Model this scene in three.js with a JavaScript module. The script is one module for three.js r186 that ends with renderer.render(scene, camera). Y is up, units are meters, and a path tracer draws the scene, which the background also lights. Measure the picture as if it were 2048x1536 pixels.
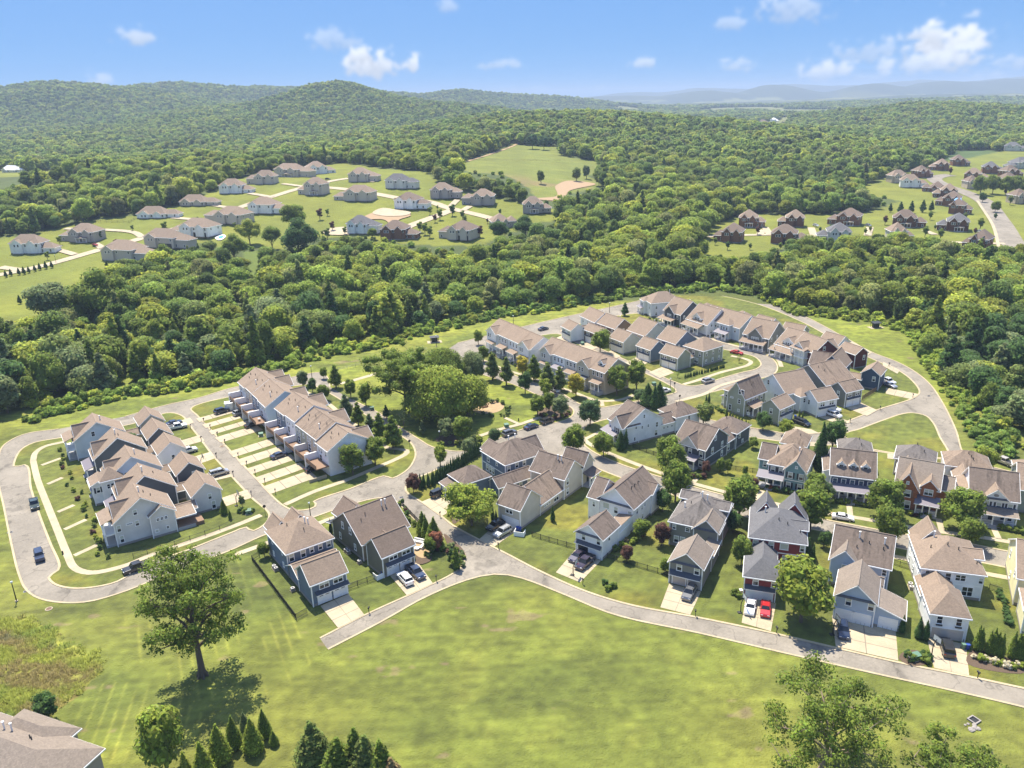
import * as THREE from 'three';
import { mergeGeometries } from 'three/addons/utils/BufferGeometryUtils.js';

// ---------------------------------------------------------------- camera, exposure, sun, sky
const scene = new THREE.Scene();
const renderer = new THREE.WebGLRenderer({ antialias: true });
renderer.toneMapping = THREE.LinearToneMapping;
renderer.toneMappingExposure = 2.5;
renderer.shadowMap.enabled = true;
const camera = new THREE.PerspectiveCamera(51.86, 4 / 3, 1, 30000);
camera.position.set(0, 95, 0);
camera.rotation.set(THREE.MathUtils.degToRad(-19.9), 0, THREE.MathUtils.degToRad(-1.3), 'YXZ');
const SUN = new THREE.Vector3(-0.178, 0.906, -0.384).normalize();
const sun = new THREE.DirectionalLight(new THREE.Color(1, 0.925, 0.78), 3.75);
sun.position.copy(SUN).multiplyScalar(600).add(new THREE.Vector3(0, 0, -200));
sun.target.position.set(0, 0, -200); sun.name = 'sun';
sun.castShadow = true; sun.shadow.mapSize.set(4096, 4096);
Object.assign(sun.shadow.camera, { left: -320, right: 320, top: 320, bottom: -320, near: 50, far: 1200 });
scene.add(sun, sun.target);
scene.fog = new THREE.FogExp2(new THREE.Color(0.6, 0.74, 0.95), 0.00012);

// ---------------------------------------------------------------- terrain
const sst = (a, b, t) => { t = Math.min(1, Math.max(0, (t - a) / (b - a))); return t * t * (3 - 2 * t); };
const HILLS = [[150, 1500, 340, 520, 51], [1060, 2050, 250, 560, 40], [2000, 2300, 700, 500, 24],
  [-512, 2600, 230, 480, 117], [-760, 2500, 420, 560, 62], [-330, 2450, 420, 420, 66], [-1585, 3000, 640, 560, 157], [-2500, 3000, 800, 700, 175],
  [-1415, 3700, 520, 500, 160], [-1142, 4100, 460, 480, 140], [-700, 4300, 480, 500, 112], [-239, 4400, 300, 520, 108], [150, 4700, 500, 500, 92],
  [1000, 4600, 900, 500, 14], [2300, 4300, 900, 600, 24], [900, 6500, 1600, 700, 22], [3500, 6500, 1500, 700, 40],
  [2150, 9200, 500, 700, 128], [3000, 9300, 520, 700, 158], [3900, 9000, 480, 700, 142], [4650, 9000, 520, 800, 150], [5500, 9000, 900, 800, 168], [1200, 9800, 900, 700, 92],
  [3300, 13500, 900, 900, 178], [4700, 13500, 1200, 900, 190], [2100, 13800, 900, 900, 140], [6500, 13500, 1500, 900, 215], [7800, 12500, 1500, 900, 235]];
function vnoise(x, y) {
  const h = (i, j) => { let n = Math.imul(i, 374761393) + Math.imul(j, 668265263) | 0; n = Math.imul(n ^ (n >>> 13), 1274126177); return ((n ^ (n >>> 16)) >>> 0) / 4294967296; };
  const i = Math.floor(x), j = Math.floor(y), u = x - i, v = y - j, s = u * u * (3 - 2 * u), t = v * v * (3 - 2 * v);
  return (h(i, j) * (1 - s) + h(i + 1, j) * s) * (1 - t) + (h(i, j + 1) * (1 - s) + h(i + 1, j + 1) * s) * t;
}
const fbm = (x, y, n = 4) => { let a = 0, w = 0.5, s = 0; for (let k = 0; k < n; k++) { a += w * vnoise(x, y); s += w; x = x * 2.03 + 17.1; y = y * 2.03 + 5.7; w *= 0.5; } return a / s; };
function terrain(x, z) {
  const d = -z, r = Math.hypot(x, d);
  if (r < 330) return 0;
  let s = 0;
  for (const [cx, cd, rx, rd, h] of HILLS) { const u = (x - cx) / rx, v = (d - cd) / rd, q = u * u + v * v; if (q < 9) { const k = h * Math.exp(-q); s += k * k * k; } }
  let h = Math.cbrt(s);
  h += 27 * sst(420, 780, d) * sst(230, -90, x) * (1 - 0.4 * sst(850, 1200, d));
  h += 8 * sst(600, 1000, d) * sst(0, 500, x);
  const far = sst(900, 2500, r);
  h += far * (fbm(x / 420, z / 420, 4) - 0.5) * (8 + 0.26 * h);
  return Math.max(0, h) * sst(330, 520, r);
}

// ---------------------------------------------------------------- helpers
let seedState = 1;
const seed = (n) => { seedState = (n * 2654435761) >>> 0 || 1; };
const rnd = () => { seedState = (seedState + 0x6D2B79F5) >>> 0; let t = seedState; t = Math.imul(t ^ (t >>> 15), t | 1); t ^= t + Math.imul(t ^ (t >>> 7), t | 61); return ((t ^ (t >>> 14)) >>> 0) / 4294967296; };
const rr = (a, b) => a + (b - a) * rnd();
const names = new Map();
const numbered = (n) => { const k = names.get(n) || 0; names.set(n, k + 1); return k ? n + '_' + String(k).padStart(3, '0') : n; };
const ORD = ['first', 'second', 'third', 'fourth', 'fifth', 'sixth', 'seventh', 'eighth', 'ninth', 'tenth', 'eleventh', 'twelfth', 'thirteenth', 'fourteenth', 'fifteenth', 'sixteenth', 'seventeenth', 'eighteenth', 'nineteenth', 'twentieth', 'twenty-first', 'twenty-second', 'twenty-third', 'twenty-fourth', 'twenty-fifth', 'twenty-sixth', 'twenty-seventh', 'twenty-eighth', 'twenty-ninth', 'thirtieth', 'thirty-first', 'thirty-second', 'thirty-third', 'thirty-fourth', 'thirty-fifth'];
const shade = (o) => { o.castShadow = true; o.receiveShadow = true; return o; };
function tag(o, label, category, group) { o.userData.label = label; o.userData.category = category; if (group) o.userData.group = group; return o; }
function thing(name, label, category, x, y, z, turn = 0, group) {
  const o = new THREE.Group(); o.name = numbered(name); o.position.set(x, y, z); o.rotation.y = turn; scene.add(o);
  return tag(o, label, category, group);
}
function mesh(name, geo, mat, parent) { const m = shade(new THREE.Mesh(geo, mat)); m.name = parent ? name : numbered(name); (parent || scene).add(m); return m; }
function struct(name, geo, mat) { const m = mesh(name, geo, mat); m.userData.kind = 'structure'; return m; }
function copyOf(src, label, x, y, z, turn, s = 1, sy = s) {
  const c = src.clone(); c.name = numbered(src.name.replace(/_\d{3}$/, '')); c.userData = { ...src.userData }; if (label) c.userData.label = label;
  c.position.set(x, y, z); c.rotation.y = turn; c.scale.set(s, sy, s); scene.add(c); return c;
}
const col = (r, g, b) => new THREE.Color().setRGB(r, g, b);
const mat = (r, g, b, rough = 0.85, o = {}) => new THREE.MeshStandardMaterial({ color: col(r, g, b), roughness: rough, ...o });
function box(w, h, d, x = 0, y = 0, z = 0, ry = 0) { const g = new THREE.BoxGeometry(w, h, d); if (ry) g.rotateY(ry); g.translate(x, y, z); return g; }   // x, y, z: centre
const strip = (g) => { const n = g.index ? g.toNonIndexed() : g; for (const k of Object.keys(n.attributes)) if (!['position', 'normal', 'uv'].includes(k)) n.deleteAttribute(k); return n; };
const merge = (l) => mergeGeometries(l.map(strip), false);
function poly3(faces) {   // each face: list of corners; uv from the face's own plane in metres
  const p = [], n = [], u = [];
  for (const f of faces) {
    const a = new THREE.Vector3(...f[0]), b = new THREE.Vector3(...f[1]), c = new THREE.Vector3(...f[2]);
    const ex = b.clone().sub(a).normalize(), nn = ex.clone().cross(c.clone().sub(a)).normalize(), ey = nn.clone().cross(ex);
    for (let k = 1; k + 1 < f.length; k++) for (const q of [f[0], f[k], f[k + 1]]) { const v = new THREE.Vector3(...q); p.push(...q); n.push(nn.x, nn.y, nn.z); v.sub(a); u.push(v.dot(ex), v.dot(ey)); }
  }
  const g = new THREE.BufferGeometry();
  g.setAttribute('position', new THREE.Float32BufferAttribute(p, 3)); g.setAttribute('normal', new THREE.Float32BufferAttribute(n, 3)); g.setAttribute('uv', new THREE.Float32BufferAttribute(u, 2));
  return g;
}
// a solid slab between a top polygon and the same polygon lowered by t along y
function slab(top, t) {
  const lo = top.map(([x, y, z]) => [x, y - t, z]), f = [top, [...lo].reverse()];
  top.forEach((a, k) => { const j = (k + 1) % top.length; f.push([top[k], lo[k], lo[j], top[j]]); });
  return poly3(f);
}
function tex(size, h, fn, srgb = false) {
  const d = new Uint8Array(size * h * 4);
  for (let j = 0; j < h; j++) for (let i = 0; i < size; i++) { const c = fn(i / size, j / h, i, j), o = (j * size + i) * 4; for (let k = 0; k < 3; k++) d[o + k] = Math.max(0, Math.min(255, 255 * (c.length ? c[k] : c))); d[o + 3] = 255; }
  const t = new THREE.DataTexture(d, size, h); t.wrapS = t.wrapT = THREE.RepeatWrapping; t.magFilter = THREE.LinearFilter; t.minFilter = THREE.LinearMipmapLinearFilter; t.generateMipmaps = true; if (srgb) t.colorSpace = THREE.SRGBColorSpace; t.needsUpdate = true; return t;
}
const withRepeat = (t, x, y = x) => { const c = t.clone(); c.repeat.set(x, y); c.needsUpdate = true; return c; };
// tiling noise: four shifted copies blended over the borders
const tileN = (u, v, f, n = 4) => { const a = (x, y) => fbm(x * f + 3.1, y * f + 8.7, n), s = sst(0, 1, u), t = sst(0, 1, v); const q = (a(u, v) * (1 - s) + a(u - 1, v) * s) * (1 - t) + (a(u, v - 1) * (1 - s) + a(u - 1, v - 1) * s) * t; return q; };
const lin2s = (c) => (c <= 0.0031308 ? 12.92 * c : 1.055 * c ** (1 / 2.4) - 0.055);
function inside(p, x, z) { let c = false; for (let i = 0, j = p.length - 1; i < p.length; j = i++) if ((p[i][1] > z) !== (p[j][1] > z) && x < (p[j][0] - p[i][0]) * (z - p[i][1]) / (p[j][1] - p[i][1]) + p[i][0]) c = !c; return c; }
const bounds = (p) => { const b = [1e9, 1e9, -1e9, -1e9]; for (const [x, z] of p) { b[0] = Math.min(b[0], x); b[1] = Math.min(b[1], z); b[2] = Math.max(b[2], x); b[3] = Math.max(b[3], z); } return b; };
function smooth(pts, closed, step = 2) {
  const c = new THREE.CatmullRomCurve3(pts.map(([x, z]) => new THREE.Vector3(x, 0, z)), closed, 'centripetal');
  const n = Math.max(8, Math.round(c.getLength() / step)); const o = c.getSpacedPoints(n).map((v) => [v.x, v.z]); if (closed) o.pop(); return o;
}
function flat(pts, y, holes = []) {   // a horizontal sheet with uv in metres (world x, z)
  const s = new THREE.Shape(pts.map(([x, z]) => new THREE.Vector2(x, -z))); for (const h of holes) s.holes.push(new THREE.Path(h.map(([x, z]) => new THREE.Vector2(x, -z))));
  const g = new THREE.ShapeGeometry(s); g.rotateX(-Math.PI / 2); g.translate(0, y, 0); return g;
}
function offsetLine(pts, d, closed) {
  return pts.map((p, i) => { const n = pts.length, a = closed ? pts[(i + n - 1) % n] : pts[Math.max(0, i - 1)], b = closed ? pts[(i + 1) % n] : pts[Math.min(n - 1, i + 1)]; const l = Math.hypot(b[0] - a[0], b[1] - a[1]) || 1; return [p[0] + d * (b[1] - a[1]) / l, p[1] - d * (b[0] - a[0]) / l]; });
}
function ribbon(pts, w, y, thick = 0.02, closed = false, ground = null) {   // a flat band of width w along a line, with side faces
  const a = offsetLine(pts, w / 2, closed), b = offsetLine(pts, -w / 2, closed), f = [], n = pts.length, Y = (q) => y + (ground ? ground(q[0], q[1]) : 0);
  for (let i = 0; i < (closed ? n : n - 1); i++) {
    const j = (i + 1) % n, A = [a[i][0], Y(a[i]), a[i][1]], B = [a[j][0], Y(a[j]), a[j][1]], C = [b[j][0], Y(b[j]), b[j][1]], D = [b[i][0], Y(b[i]), b[i][1]];
    f.push([A, B, C, D]); if (thick > 0.03) { const dn = (q) => [q[0], q[1] - thick, q[2]]; f.push([A, dn(A), dn(B), B], [D, C, dn(C), dn(D)]); }
  }
  const g = poly3(f), p = g.attributes.position, u = g.attributes.uv; for (let i = 0; i < p.count; i++) u.setXY(i, p.getX(i), p.getZ(i)); return g;
}
function tube(pts, r0, r1, sides = 6) {   // tapered limb through points
  const c = new THREE.CatmullRomCurve3(pts.map((p) => new THREE.Vector3(...p))), n = Math.max(2, pts.length * 2 - 1), g = new THREE.TubeGeometry(c, n, 1, sides, false), P = g.attributes.position, v = new THREE.Vector3();
  for (let i = 0; i <= n; i++) { const q = c.getPointAt(i / n), r = r0 + (r1 - r0) * i / n; for (let j = 0; j <= sides; j++) { const k = i * (sides + 1) + j; v.fromBufferAttribute(P, k).sub(q).multiplyScalar(r).add(q); P.setXYZ(k, v.x, v.y, v.z); } }
  return g;
}

// ---------------------------------------------------------------- sky: clear summer blue with small fair-weather clouds (azimuth and height in degrees, half width, half height)
{
  const W = 2048, Hh = 1024, data = new Float32Array(W * Hh * 4);
  const clouds = [[-8.92, 2.26, 1.9, 0.95, 1], [-9.52, 2.81, 1.1, 0.6, 1], [-6.15, 2.15, 0.65, 0.62, 0.95], [27.26, 2.47, 2.2, 1.3, 1.05], [27.91, 1.62, 1.4, 0.9, 1], [26.12, 2.96, 1.1, 0.7, 0.8], [26.03, 1.30, 2.0, 0.7, 0.8], [20.86, 1.09, 1.5, 0.75, 0.9],
    [18.20, 4.86, 2.4, 1.1, 0.45], [9.36, 1.96, 0.8, 0.4, 0.6], [15.32, 1.61, 1.2, 0.5, 0.5], [-22.99, 3.98, 1.1, 0.6, 0.65], [-25.64, 1.51, 0.8, 0.5, 0.5], [-0.32, 2.10, 1.6, 0.35, 0.45], [23.51, 0.72, 1.1, 0.4, 0.55], [29.78, 0.45, 1.3, 0.35, 0.7], [31.15, 1.28, 1.0, 0.5, 0.5], [-11.18, 3.74, 1.6, 0.7, 0.38], [-3.74, 5.62, 0.8, 0.5, 0.35], [6.34, 0.44, 0.5, 0.35, 0.7], [23.13, 2.25, 1.9, 0.7, 0.42], [14.67, 4.16, 0.9, 0.45, 0.4], [1.51, 0.39, 2.0, 0.3, 0.4]];
  seed(77);
  for (let k = 0; k < 230; k++) { const az = rr(40, 320), el = 4 + 40 * rnd() ** 2; clouds.push([az > 180 ? az - 360 : az, el, rr(1, 4) * (1 + el / 30), rr(0.5, 1.6) * (1 + el / 40), rr(0.4, 1)]); }  // clouds out of view, their number raised for fill light
  for (let j = 0; j < Hh; j++) {
    const el = ((j + 0.5) / Hh - 0.5) * 180, e = Math.max(0, el), t = 1 - Math.exp(-e / 17), t2 = Math.exp(-e / 5);
    const R = 0.078 - 0.04 * t + 0.022 * t2, G = 0.185 - 0.07 * t + 0.03 * t2, B = 0.37 - 0.05 * t + 0.01 * t2;
    for (let i = 0; i < W; i++) {
      const th = ((i + 0.5) / W - 0.5) * 2 * Math.PI, dx = Math.cos(th), dz = Math.sin(th), az = Math.atan2(dx, -dz) * 180 / Math.PI, o = (j * W + i) * 4;
      const cosS = Math.cos(el * Math.PI / 180) * (dx * SUN.x + dz * SUN.z) + Math.sin(el * Math.PI / 180) * SUN.y, glow = 0.36 * Math.exp((cosS - 1) * 6);  // glow round the sun, strengthened above the view to lift shadow fill
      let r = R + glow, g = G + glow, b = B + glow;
      if (el < 0) { r *= 0.8; g *= 0.8; b *= 0.75; }
      else if (el < 60) for (const [ca, ce, cw, ch, cd] of clouds) {
        const kk = el < 14 && Math.abs(az) < 40 ? 0.88 : 1; let da = (az - ca) / (cw * kk), de = (el - ce) / (ch * kk); if (da > 180 / cw) da -= 360 / cw; if (da > 2.2 || da < -2.2 || de > 2.2 || de < -2.2) continue;
        const n = fbm(az * 2.3 + ca, el * 3, 5), q = 1 - Math.hypot(da, de < 0 ? de * 1.35 : de) * 0.72 + (n - 0.5) * 1.9, a = cd * sst(0.14, 0.55, q) * Math.min(1, el * 0.8);
        if (a <= 0) continue; const lit = 0.62 + 0.38 * sst(-0.8, 0.9, de + (n - 0.5) * 1.5), c = [0.4 * lit + 0.01, 0.4 * lit + 0.03, 0.38 * lit + 0.08];
        r += (c[0] - r) * a; g += (c[1] - g) * a; b += (c[2] - b) * a;
      }
      data[o] = r; data[o + 1] = g; data[o + 2] = b; data[o + 3] = 1;
    }
  }
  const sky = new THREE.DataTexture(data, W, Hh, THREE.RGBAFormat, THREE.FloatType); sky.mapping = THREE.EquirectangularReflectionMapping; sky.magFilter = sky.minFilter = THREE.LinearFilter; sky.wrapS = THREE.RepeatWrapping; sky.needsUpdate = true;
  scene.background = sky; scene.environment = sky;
}

// ---------------------------------------------------------------- ground: open meadow, far land, road sheet, lots with kerbs, walks and driveways
const RD = {};
RD.south = [[-37.3, -124], [-29.5, -131.2], [-19.5, -139.2], [-13.1, -145], [-11.6, -147.6], [-11.1, -150.8], [-12.3, -154.3], [-14.4, -157], [-16.9, -160.1], [-22.4, -165.4], [-26.3, -171.6], [-29.1, -176.3], [-32.3, -179.4], [-36.1, -179], [-44, -174.2], [-48.6, -170.6]];
RD.loop = [[-59.1, -162], [-64.7, -155.9], [-76.6, -145.5], [-81.6, -140.8], [-87.3, -137.5], [-92.3, -137.2], [-98.3, -138.8], [-103, -142.1], [-107.9, -147.9], [-117.7, -161.6], [-129.7, -178.9], [-140.8, -194.8], [-148.7, -207.9], [-153.5, -219.4], [-151.7, -226.9], [-143.2, -230.3]];
RD.north = [[-126.5, -239.7], [-117.8, -248.5], [-107.9, -255.9], [-99.4, -265.4], [-83.2, -273.9], [-71.7, -279.9], [-67.2, -272.8], [-64.6, -263.6]];
RD.park = [[-54.1, -250.1], [-41.9, -235.9], [-34.9, -225.3], [-27.7, -215.4], [-24, -210.5], [-19.7, -207.8], [-15.3, -206.6], [-10.8, -208.4], [-2.4, -216.9], [3.7, -222.2], [12.3, -225.7], [16.6, -228.3], [19.1, -232.2], [19.6, -236.5], [18.3, -240.1], [8.6, -250.9], [1, -261.3], [-11.7, -274.6], [-18.7, -286.7], [-23.9, -299], [-25.2, -306.4]];
RD.back = [[-22.2, -313.9], [-8.9, -324.5], [8.6, -338.9], [22.6, -349.5], [33.6, -357.4], [47.7, -367.3], [66.7, -381.3], [79, -393.7], [98.9, -402.7], [119.6, -384.3], [131.4, -346.9], [136.6, -309.2], [138.9, -288.8], [142.6, -278.1], [144, -267.6], [143.1, -254.4], [138.9, -237.9], [130.8, -213.8], [124.2, -197.4], [124.1, -192.9], [132.8, -184.1], [142, -176.6]];
RD.front = [[88.8, -98.8], [82.1, -102.3], [74.9, -105.5], [61.1, -111.2], [47.1, -117.2], [34.1, -122.9], [19, -129.1], [9.8, -136], [2.8, -141.2], [-1.3, -143.4], [-5.1, -143.9], [-10.3, -142.1], [-18.6, -136.3], [-26.6, -128.4], [-35.1, -120.7]];
const LOTS = {
  row_house_lawn: [[-138.9, -204.1], [-128.1, -188.4], [-116.4, -172], [-108.1, -160.8], [-100.5, -150.5], [-100.2, -148.5], [-101, -147.2], [-99, -144.7], [-95.8, -142.9], [-91.2, -142.2], [-85.7, -143.8], [-83.7, -146.3], [-81.2, -151.5], [-75.6, -155.5], [-67.2, -163.5], [-64.2, -166.1], [-62.3, -164.2], [-60.2, -167.1], [-60.3, -171.9], [-67.1, -180.7], [-76.2, -193.1], [-86.9, -208], [-94.9, -220.2], [-101.7, -230.3], [-108.1, -239.5], [-113.5, -242], [-121.1, -233.1], [-130.5, -228], [-138.8, -223.1], [-144.8, -220], [-146.1, -215.7], [-142.9, -206], [-140.9, -202.9]],
  townhouse_lawn: [[-107.1, -245.6], [-102.4, -238.7], [-85.6, -214.9], [-70.1, -192.8], [-58.2, -176.6], [-54.5, -173.9], [-50.7, -174.5], [-49.7, -176.5], [-50.9, -178.1], [-42.9, -184.8], [-34.8, -191.9], [-32.8, -190.3], [-29.4, -194.7], [-28.1, -200], [-28, -205.6], [-30.2, -213.3], [-36, -221.4], [-45.6, -234], [-56.2, -247.9], [-65.5, -259.6], [-72.3, -266.2], [-77.5, -265.5], [-94.6, -257.5], [-105.6, -249.6]],
  terrace_lawn: [[-12.7, -295.6], [-4.9, -281], [2.9, -269.1], [16.3, -252.8], [20, -245.4], [22.9, -240.7], [28.4, -238.1], [35.2, -240.4], [44, -244.4], [52.2, -248.1], [55.5, -250.3], [55.8, -253.7], [54.6, -257.8], [47, -273.3], [36.5, -293.2], [26.3, -310.8], [19.9, -323.7], [8, -319.4], [-8.6, -307.2]],
  middle_lawn: [[60.7, -256.4], [65.5, -257], [74.1, -263.2], [82.3, -268.6], [89.3, -272.6], [92.8, -278.1], [92.7, -287.2], [88, -292.6], [82.8, -298.2], [77.5, -310.3], [70.7, -327.3], [64.9, -349.3], [61.1, -354.1], [45.4, -349.3], [26, -334.2], [21.7, -328.2], [28.6, -314.2], [38.8, -295.6], [49.2, -275.4], [57.2, -260.7]],
  back_row_lawn: [[66.1, -367.5], [72.4, -346.9], [80.4, -322.6], [85.7, -306.2], [91.7, -298.9], [96.6, -292], [98.8, -283.7], [97.5, -273.7], [93.1, -265.7], [83.4, -260], [71.1, -251.7], [63, -247.4], [56.3, -243.6], [53.5, -240.6], [56, -230.9], [62.3, -224.7], [68.8, -220.4], [75.4, -217], [81.7, -213.6], [90.6, -213.8], [99.4, -220.2], [115.1, -230.7], [130.6, -239.8], [135.5, -245.1], [138.5, -256.2], [138.9, -266.3], [136.8, -275.5], [133.7, -287.9], [131.6, -301.9], [127.3, -335.4], [115.6, -370.6], [96.2, -390.9], [77.6, -386.4]],
  corner_lawn: [[20.8, -217.8], [22.4, -223.1], [27.1, -226.8], [37.1, -231.2], [47.5, -236.5], [51, -233.7], [54.9, -226], [61.6, -215.9], [66.8, -213], [77.1, -208.5], [84.6, -205.2], [93, -204.8], [99.9, -201], [106.7, -197.7], [116.2, -194.6], [120.5, -190], [130.8, -180.7], [139.7, -173.2], [118.1, -141.6], [109.7, -147], [106.5, -148.5], [97, -153.3], [88.4, -156.2], [77.9, -161.1], [68.1, -166.3], [58.1, -173.2], [49.6, -178.9], [39.7, -186.7], [29.1, -196], [22.5, -204.5], [20.2, -210.9]],
  triangle_meadow: [[96.9, -212], [103.4, -216.1], [113.5, -222.5], [121.2, -226.9], [124.6, -227.6], [127.4, -225.3], [127, -219.7], [123.5, -208.7], [120.1, -197.6], [117.6, -195.2], [112.8, -196.1], [99.9, -202.7]],
  garage_row_lawn: [[-28.4, -185.8], [-27.7, -182.1], [-23.5, -176.8], [-18, -169.5], [-14.6, -164.6], [-8.5, -158.2], [-2.2, -152], [5.1, -144.7], [13.9, -137.2], [22.4, -132.2], [35.2, -127.5], [47.3, -122.6], [57.6, -117.9], [67.1, -113.6], [77.2, -109.7], [84.7, -106.6], [92, -103.5], [114.4, -136.3], [105.7, -140.6], [99.5, -143.9], [84.5, -150.4], [70.9, -158.1], [55.8, -165.2], [47.8, -171.2], [38.2, -178.9], [28, -187.9], [19.6, -196.5], [13, -202], [4.7, -204.8], [-5.3, -205.3], [-10.9, -203.3], [-17.7, -198.5], [-24, -192], [-27.4, -188.9]],
};
// colour of grass over the neighbourhood, in metres (world x and z)
const LX0 = -330, LX1 = 370, LZ0 = -450, LZ1 = -50;
let lawnTexture;
{
  const mowA = [[-79.2, -131.1], [-76.2, -140.2], [-61.8, -153.9], [-36.5, -120.6], [-40.5, -107.9], [-54.2, -108.3], [-64.9, -113.6]], mowB = [[-78.2, -105.6], [-72.5, -113.8], [-61.7, -112.2], [-50.8, -103.6], [-54.3, -93.8], [-68.2, -94.2]], rough = [[-115.7, -134.1], [-96.3, -131.7], [-85.6, -124.5], [-78.5, -120.7], [-74.1, -115.8], [-76.7, -110.8], [-78.9, -106.2], [-79.1, -101.2], [-93.9, -101.7]];
  const dirA = -1.114, dirB = -1.370, bump = Object.values(LOTS).map((p) => ({ p, b: bounds(p), a: rnd() }));
  const kinds = [[mowA, dirA, 2.1, 0.16], [mowB, dirB, 2.0, 0.2]];
  const lotTone = [0.92, 0.98, 0.98, 1, 1, 0.97, 1.0, 0.95];
  const W = 2048, Hh = 1170;
  lawnTexture = tex(W, Hh, (u, v) => {
    const x = LX0 + u * (LX1 - LX0), z = LZ0 + v * (LZ1 - LZ0);
    const n1 = fbm(x / 46, z / 46, 4), n2 = fbm(x / 9 + 40, z / 9, 4), n3 = fbm(x / 1.6, z / 1.6 + 90, 3), n4 = fbm(x / 60 + 7, z / 14 + 31, 4);
    let r = 0.122, g = 0.142, b = 0.02; const dry = sst(0.46, 0.72, n1) * 0.75 + sst(0.55, 0.8, n2) * 0.45;
    r += 0.036 * dry; g += 0.02 * dry; b += 0.004 * dry;
    const dark = sst(0.52, 0.75, n4) * 0.3 + sst(0.56, 0.8, fbm(x / 22 + 9, z / 16, 4)) * 0.2; r *= 1 - dark; g *= 1 - 0.85 * dark; b *= 1 - 0.6 * dark;
    const lot = bump.findIndex((q) => x > q.b[0] && x < q.b[2] && z > q.b[1] && z < q.b[3] && inside(q.p, x, z));
    if (lot >= 0) { const k = lotTone[lot]; r = r * 0.3 + 0.7 * 0.098 * k; g = g * 0.3 + 0.7 * 0.116 * k; b = b * 0.3 + 0.7 * 0.018 * k; const q = sst(0.5, 0.75, fbm(x / 12 + 3, z / 12, 3)); r += 0.045 * q; g += 0.02 * q; const st = Math.sin((x * 0.87 + z * 0.5) * 3.4) > 0 ? 1.045 : 0.955; r *= st; g *= st; }
    if (inside(rough, x + 5 * (n2 - 0.5), z + 5 * (n4 - 0.5))) { const q = fbm(x / 7, z / 5, 5), w = fbm(x / 1.4, z / 1.4, 3); r = 0.19 + 0.08 * (q - 0.5) + 0.1 * (w - 0.5); g = 0.19 + 0.1 * (q - 0.5) + 0.1 * (w - 0.5); b = 0.03; const br = sst(0.55, 0.7, fbm(x / 11 + 60, z / 6, 4)); r += (0.14 - r) * br * 0.7; g += (0.1 - g) * br * 0.7; }
    for (const [p, d, period, amp] of kinds) if (inside(p, x, z)) { const q = (x * Math.sin(d) + z * Math.cos(d)) / period, f = q - Math.floor(q), line = Math.exp(-((f - 0.5) ** 2) / 0.012) * sst(0.35, 0.7, fbm(x / 5 + 13, z / 9, 3)) * amp * 3.8; r *= 1 + line; g *= 1 + line * 0.8; b *= 1 + line * 0.9; }
    const mow = lot < 0 ? 1 + 0.05 * Math.sin((z + 0.12 * x + 3 * n1) * 3.1) : 1; const patch = lot < 0 ? 1 - 0.2 * sst(0.55, 0.72, fbm(x / 15 + 31, z / 4.5, 4)) + 0.12 * sst(0.56, 0.75, fbm(x / 20 + 71, z / 7, 4)) : 1; const strk = 0.84 + 0.32 * fbm(x / 9 + z / 30, z / 0.9 - x / 60, 2); const m = strk * (0.56 + 0.88 * n3) * (0.78 + 0.44 * n2) * mow * patch;
    if (lot < 0) { const belt = 1 + 0.28 * sst(-200, -250, z); r *= belt; g *= belt; }  // far belt painted brighter, as fresh grass in strong sun
    const bare = lot < 0 ? sst(0.77, 0.83, fbm(x / 6 + 11, z / 3.4 + 5, 3)) * 0.7 : 0; r = r * m + (0.2 - r) * bare; g = g * m + (0.16 - g) * bare; b = b * m + (0.07 - b) * bare;
    return [lin2s(r), lin2s(g), lin2s(b)];
  }, true);
}
const lawnMap = lawnTexture; lawnMap.wrapS = lawnMap.wrapT = THREE.ClampToEdgeWrapping;
lawnMap.repeat.set(1 / (LX1 - LX0), -1 / (LZ1 - LZ0)); lawnMap.offset.set(-LX0 / (LX1 - LX0), -LZ0 / (LZ1 - LZ0)); lawnMap.needsUpdate = true;
const grassBump = tex(512, 512, (u, v) => tileN(u, v, 40, 3));
const grassFine = withRepeat(grassBump, 1 / 12);
const M = {};
M.lawn = new THREE.MeshStandardMaterial({ map: lawnMap, bumpMap: grassFine, bumpScale: 0.22, roughness: 0.95 });
const lawnUV = (g) => { const p = g.attributes.position, u = g.attributes.uv; for (let i = 0; i < p.count; i++) u.setXY(i, p.getX(i), -p.getZ(i)); return g; };   // metres
const concN = tex(512, 512, (u, v) => { const a = tileN(u, v, 6, 4), b = tileN(u, v, 60, 2); const k = 0.72 + 0.22 * a + 0.12 * b; return [k, k * 0.985, k * 0.96]; }, true);
const roadN = tex(1024, 1024, (u, v) => { const a = tileN(u, v, 5, 5), b = tileN(u, v, 90, 2), c = sst(0.6, 0.75, tileN(u, v, 9, 3)); const k = 0.62 + 0.36 * a + 0.14 * b - 0.14 * c - 0.12 * sst(0.02, 0, Math.abs(tileN(u, v, 7, 4) - 0.5)); return [k, k * 0.985, k * 0.965]; }, true);
M.road = new THREE.MeshStandardMaterial({ color: col(0.32, 0.29, 0.245), map: withRepeat(roadN, 1 / 30), roughness: 0.92 });
M.concrete = new THREE.MeshStandardMaterial({ color: col(0.53, 0.455, 0.33), map: withRepeat(concN, 1 / 14), roughness: 0.9 });
M.kerb = new THREE.MeshStandardMaterial({ color: col(0.55, 0.46, 0.31), map: withRepeat(concN, 1 / 9), roughness: 0.9 });
M.joint = mat(0.2, 0.17, 0.125, 1);
M.mulch = mat(0.11, 0.075, 0.05, 1, { bumpMap: withRepeat(grassBump, 1 / 5), bumpScale: 0.15 });
M.gravel = new THREE.MeshStandardMaterial({ color: col(0.46, 0.34, 0.2), map: withRepeat(concN, 1 / 6), roughness: 1 });

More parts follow.
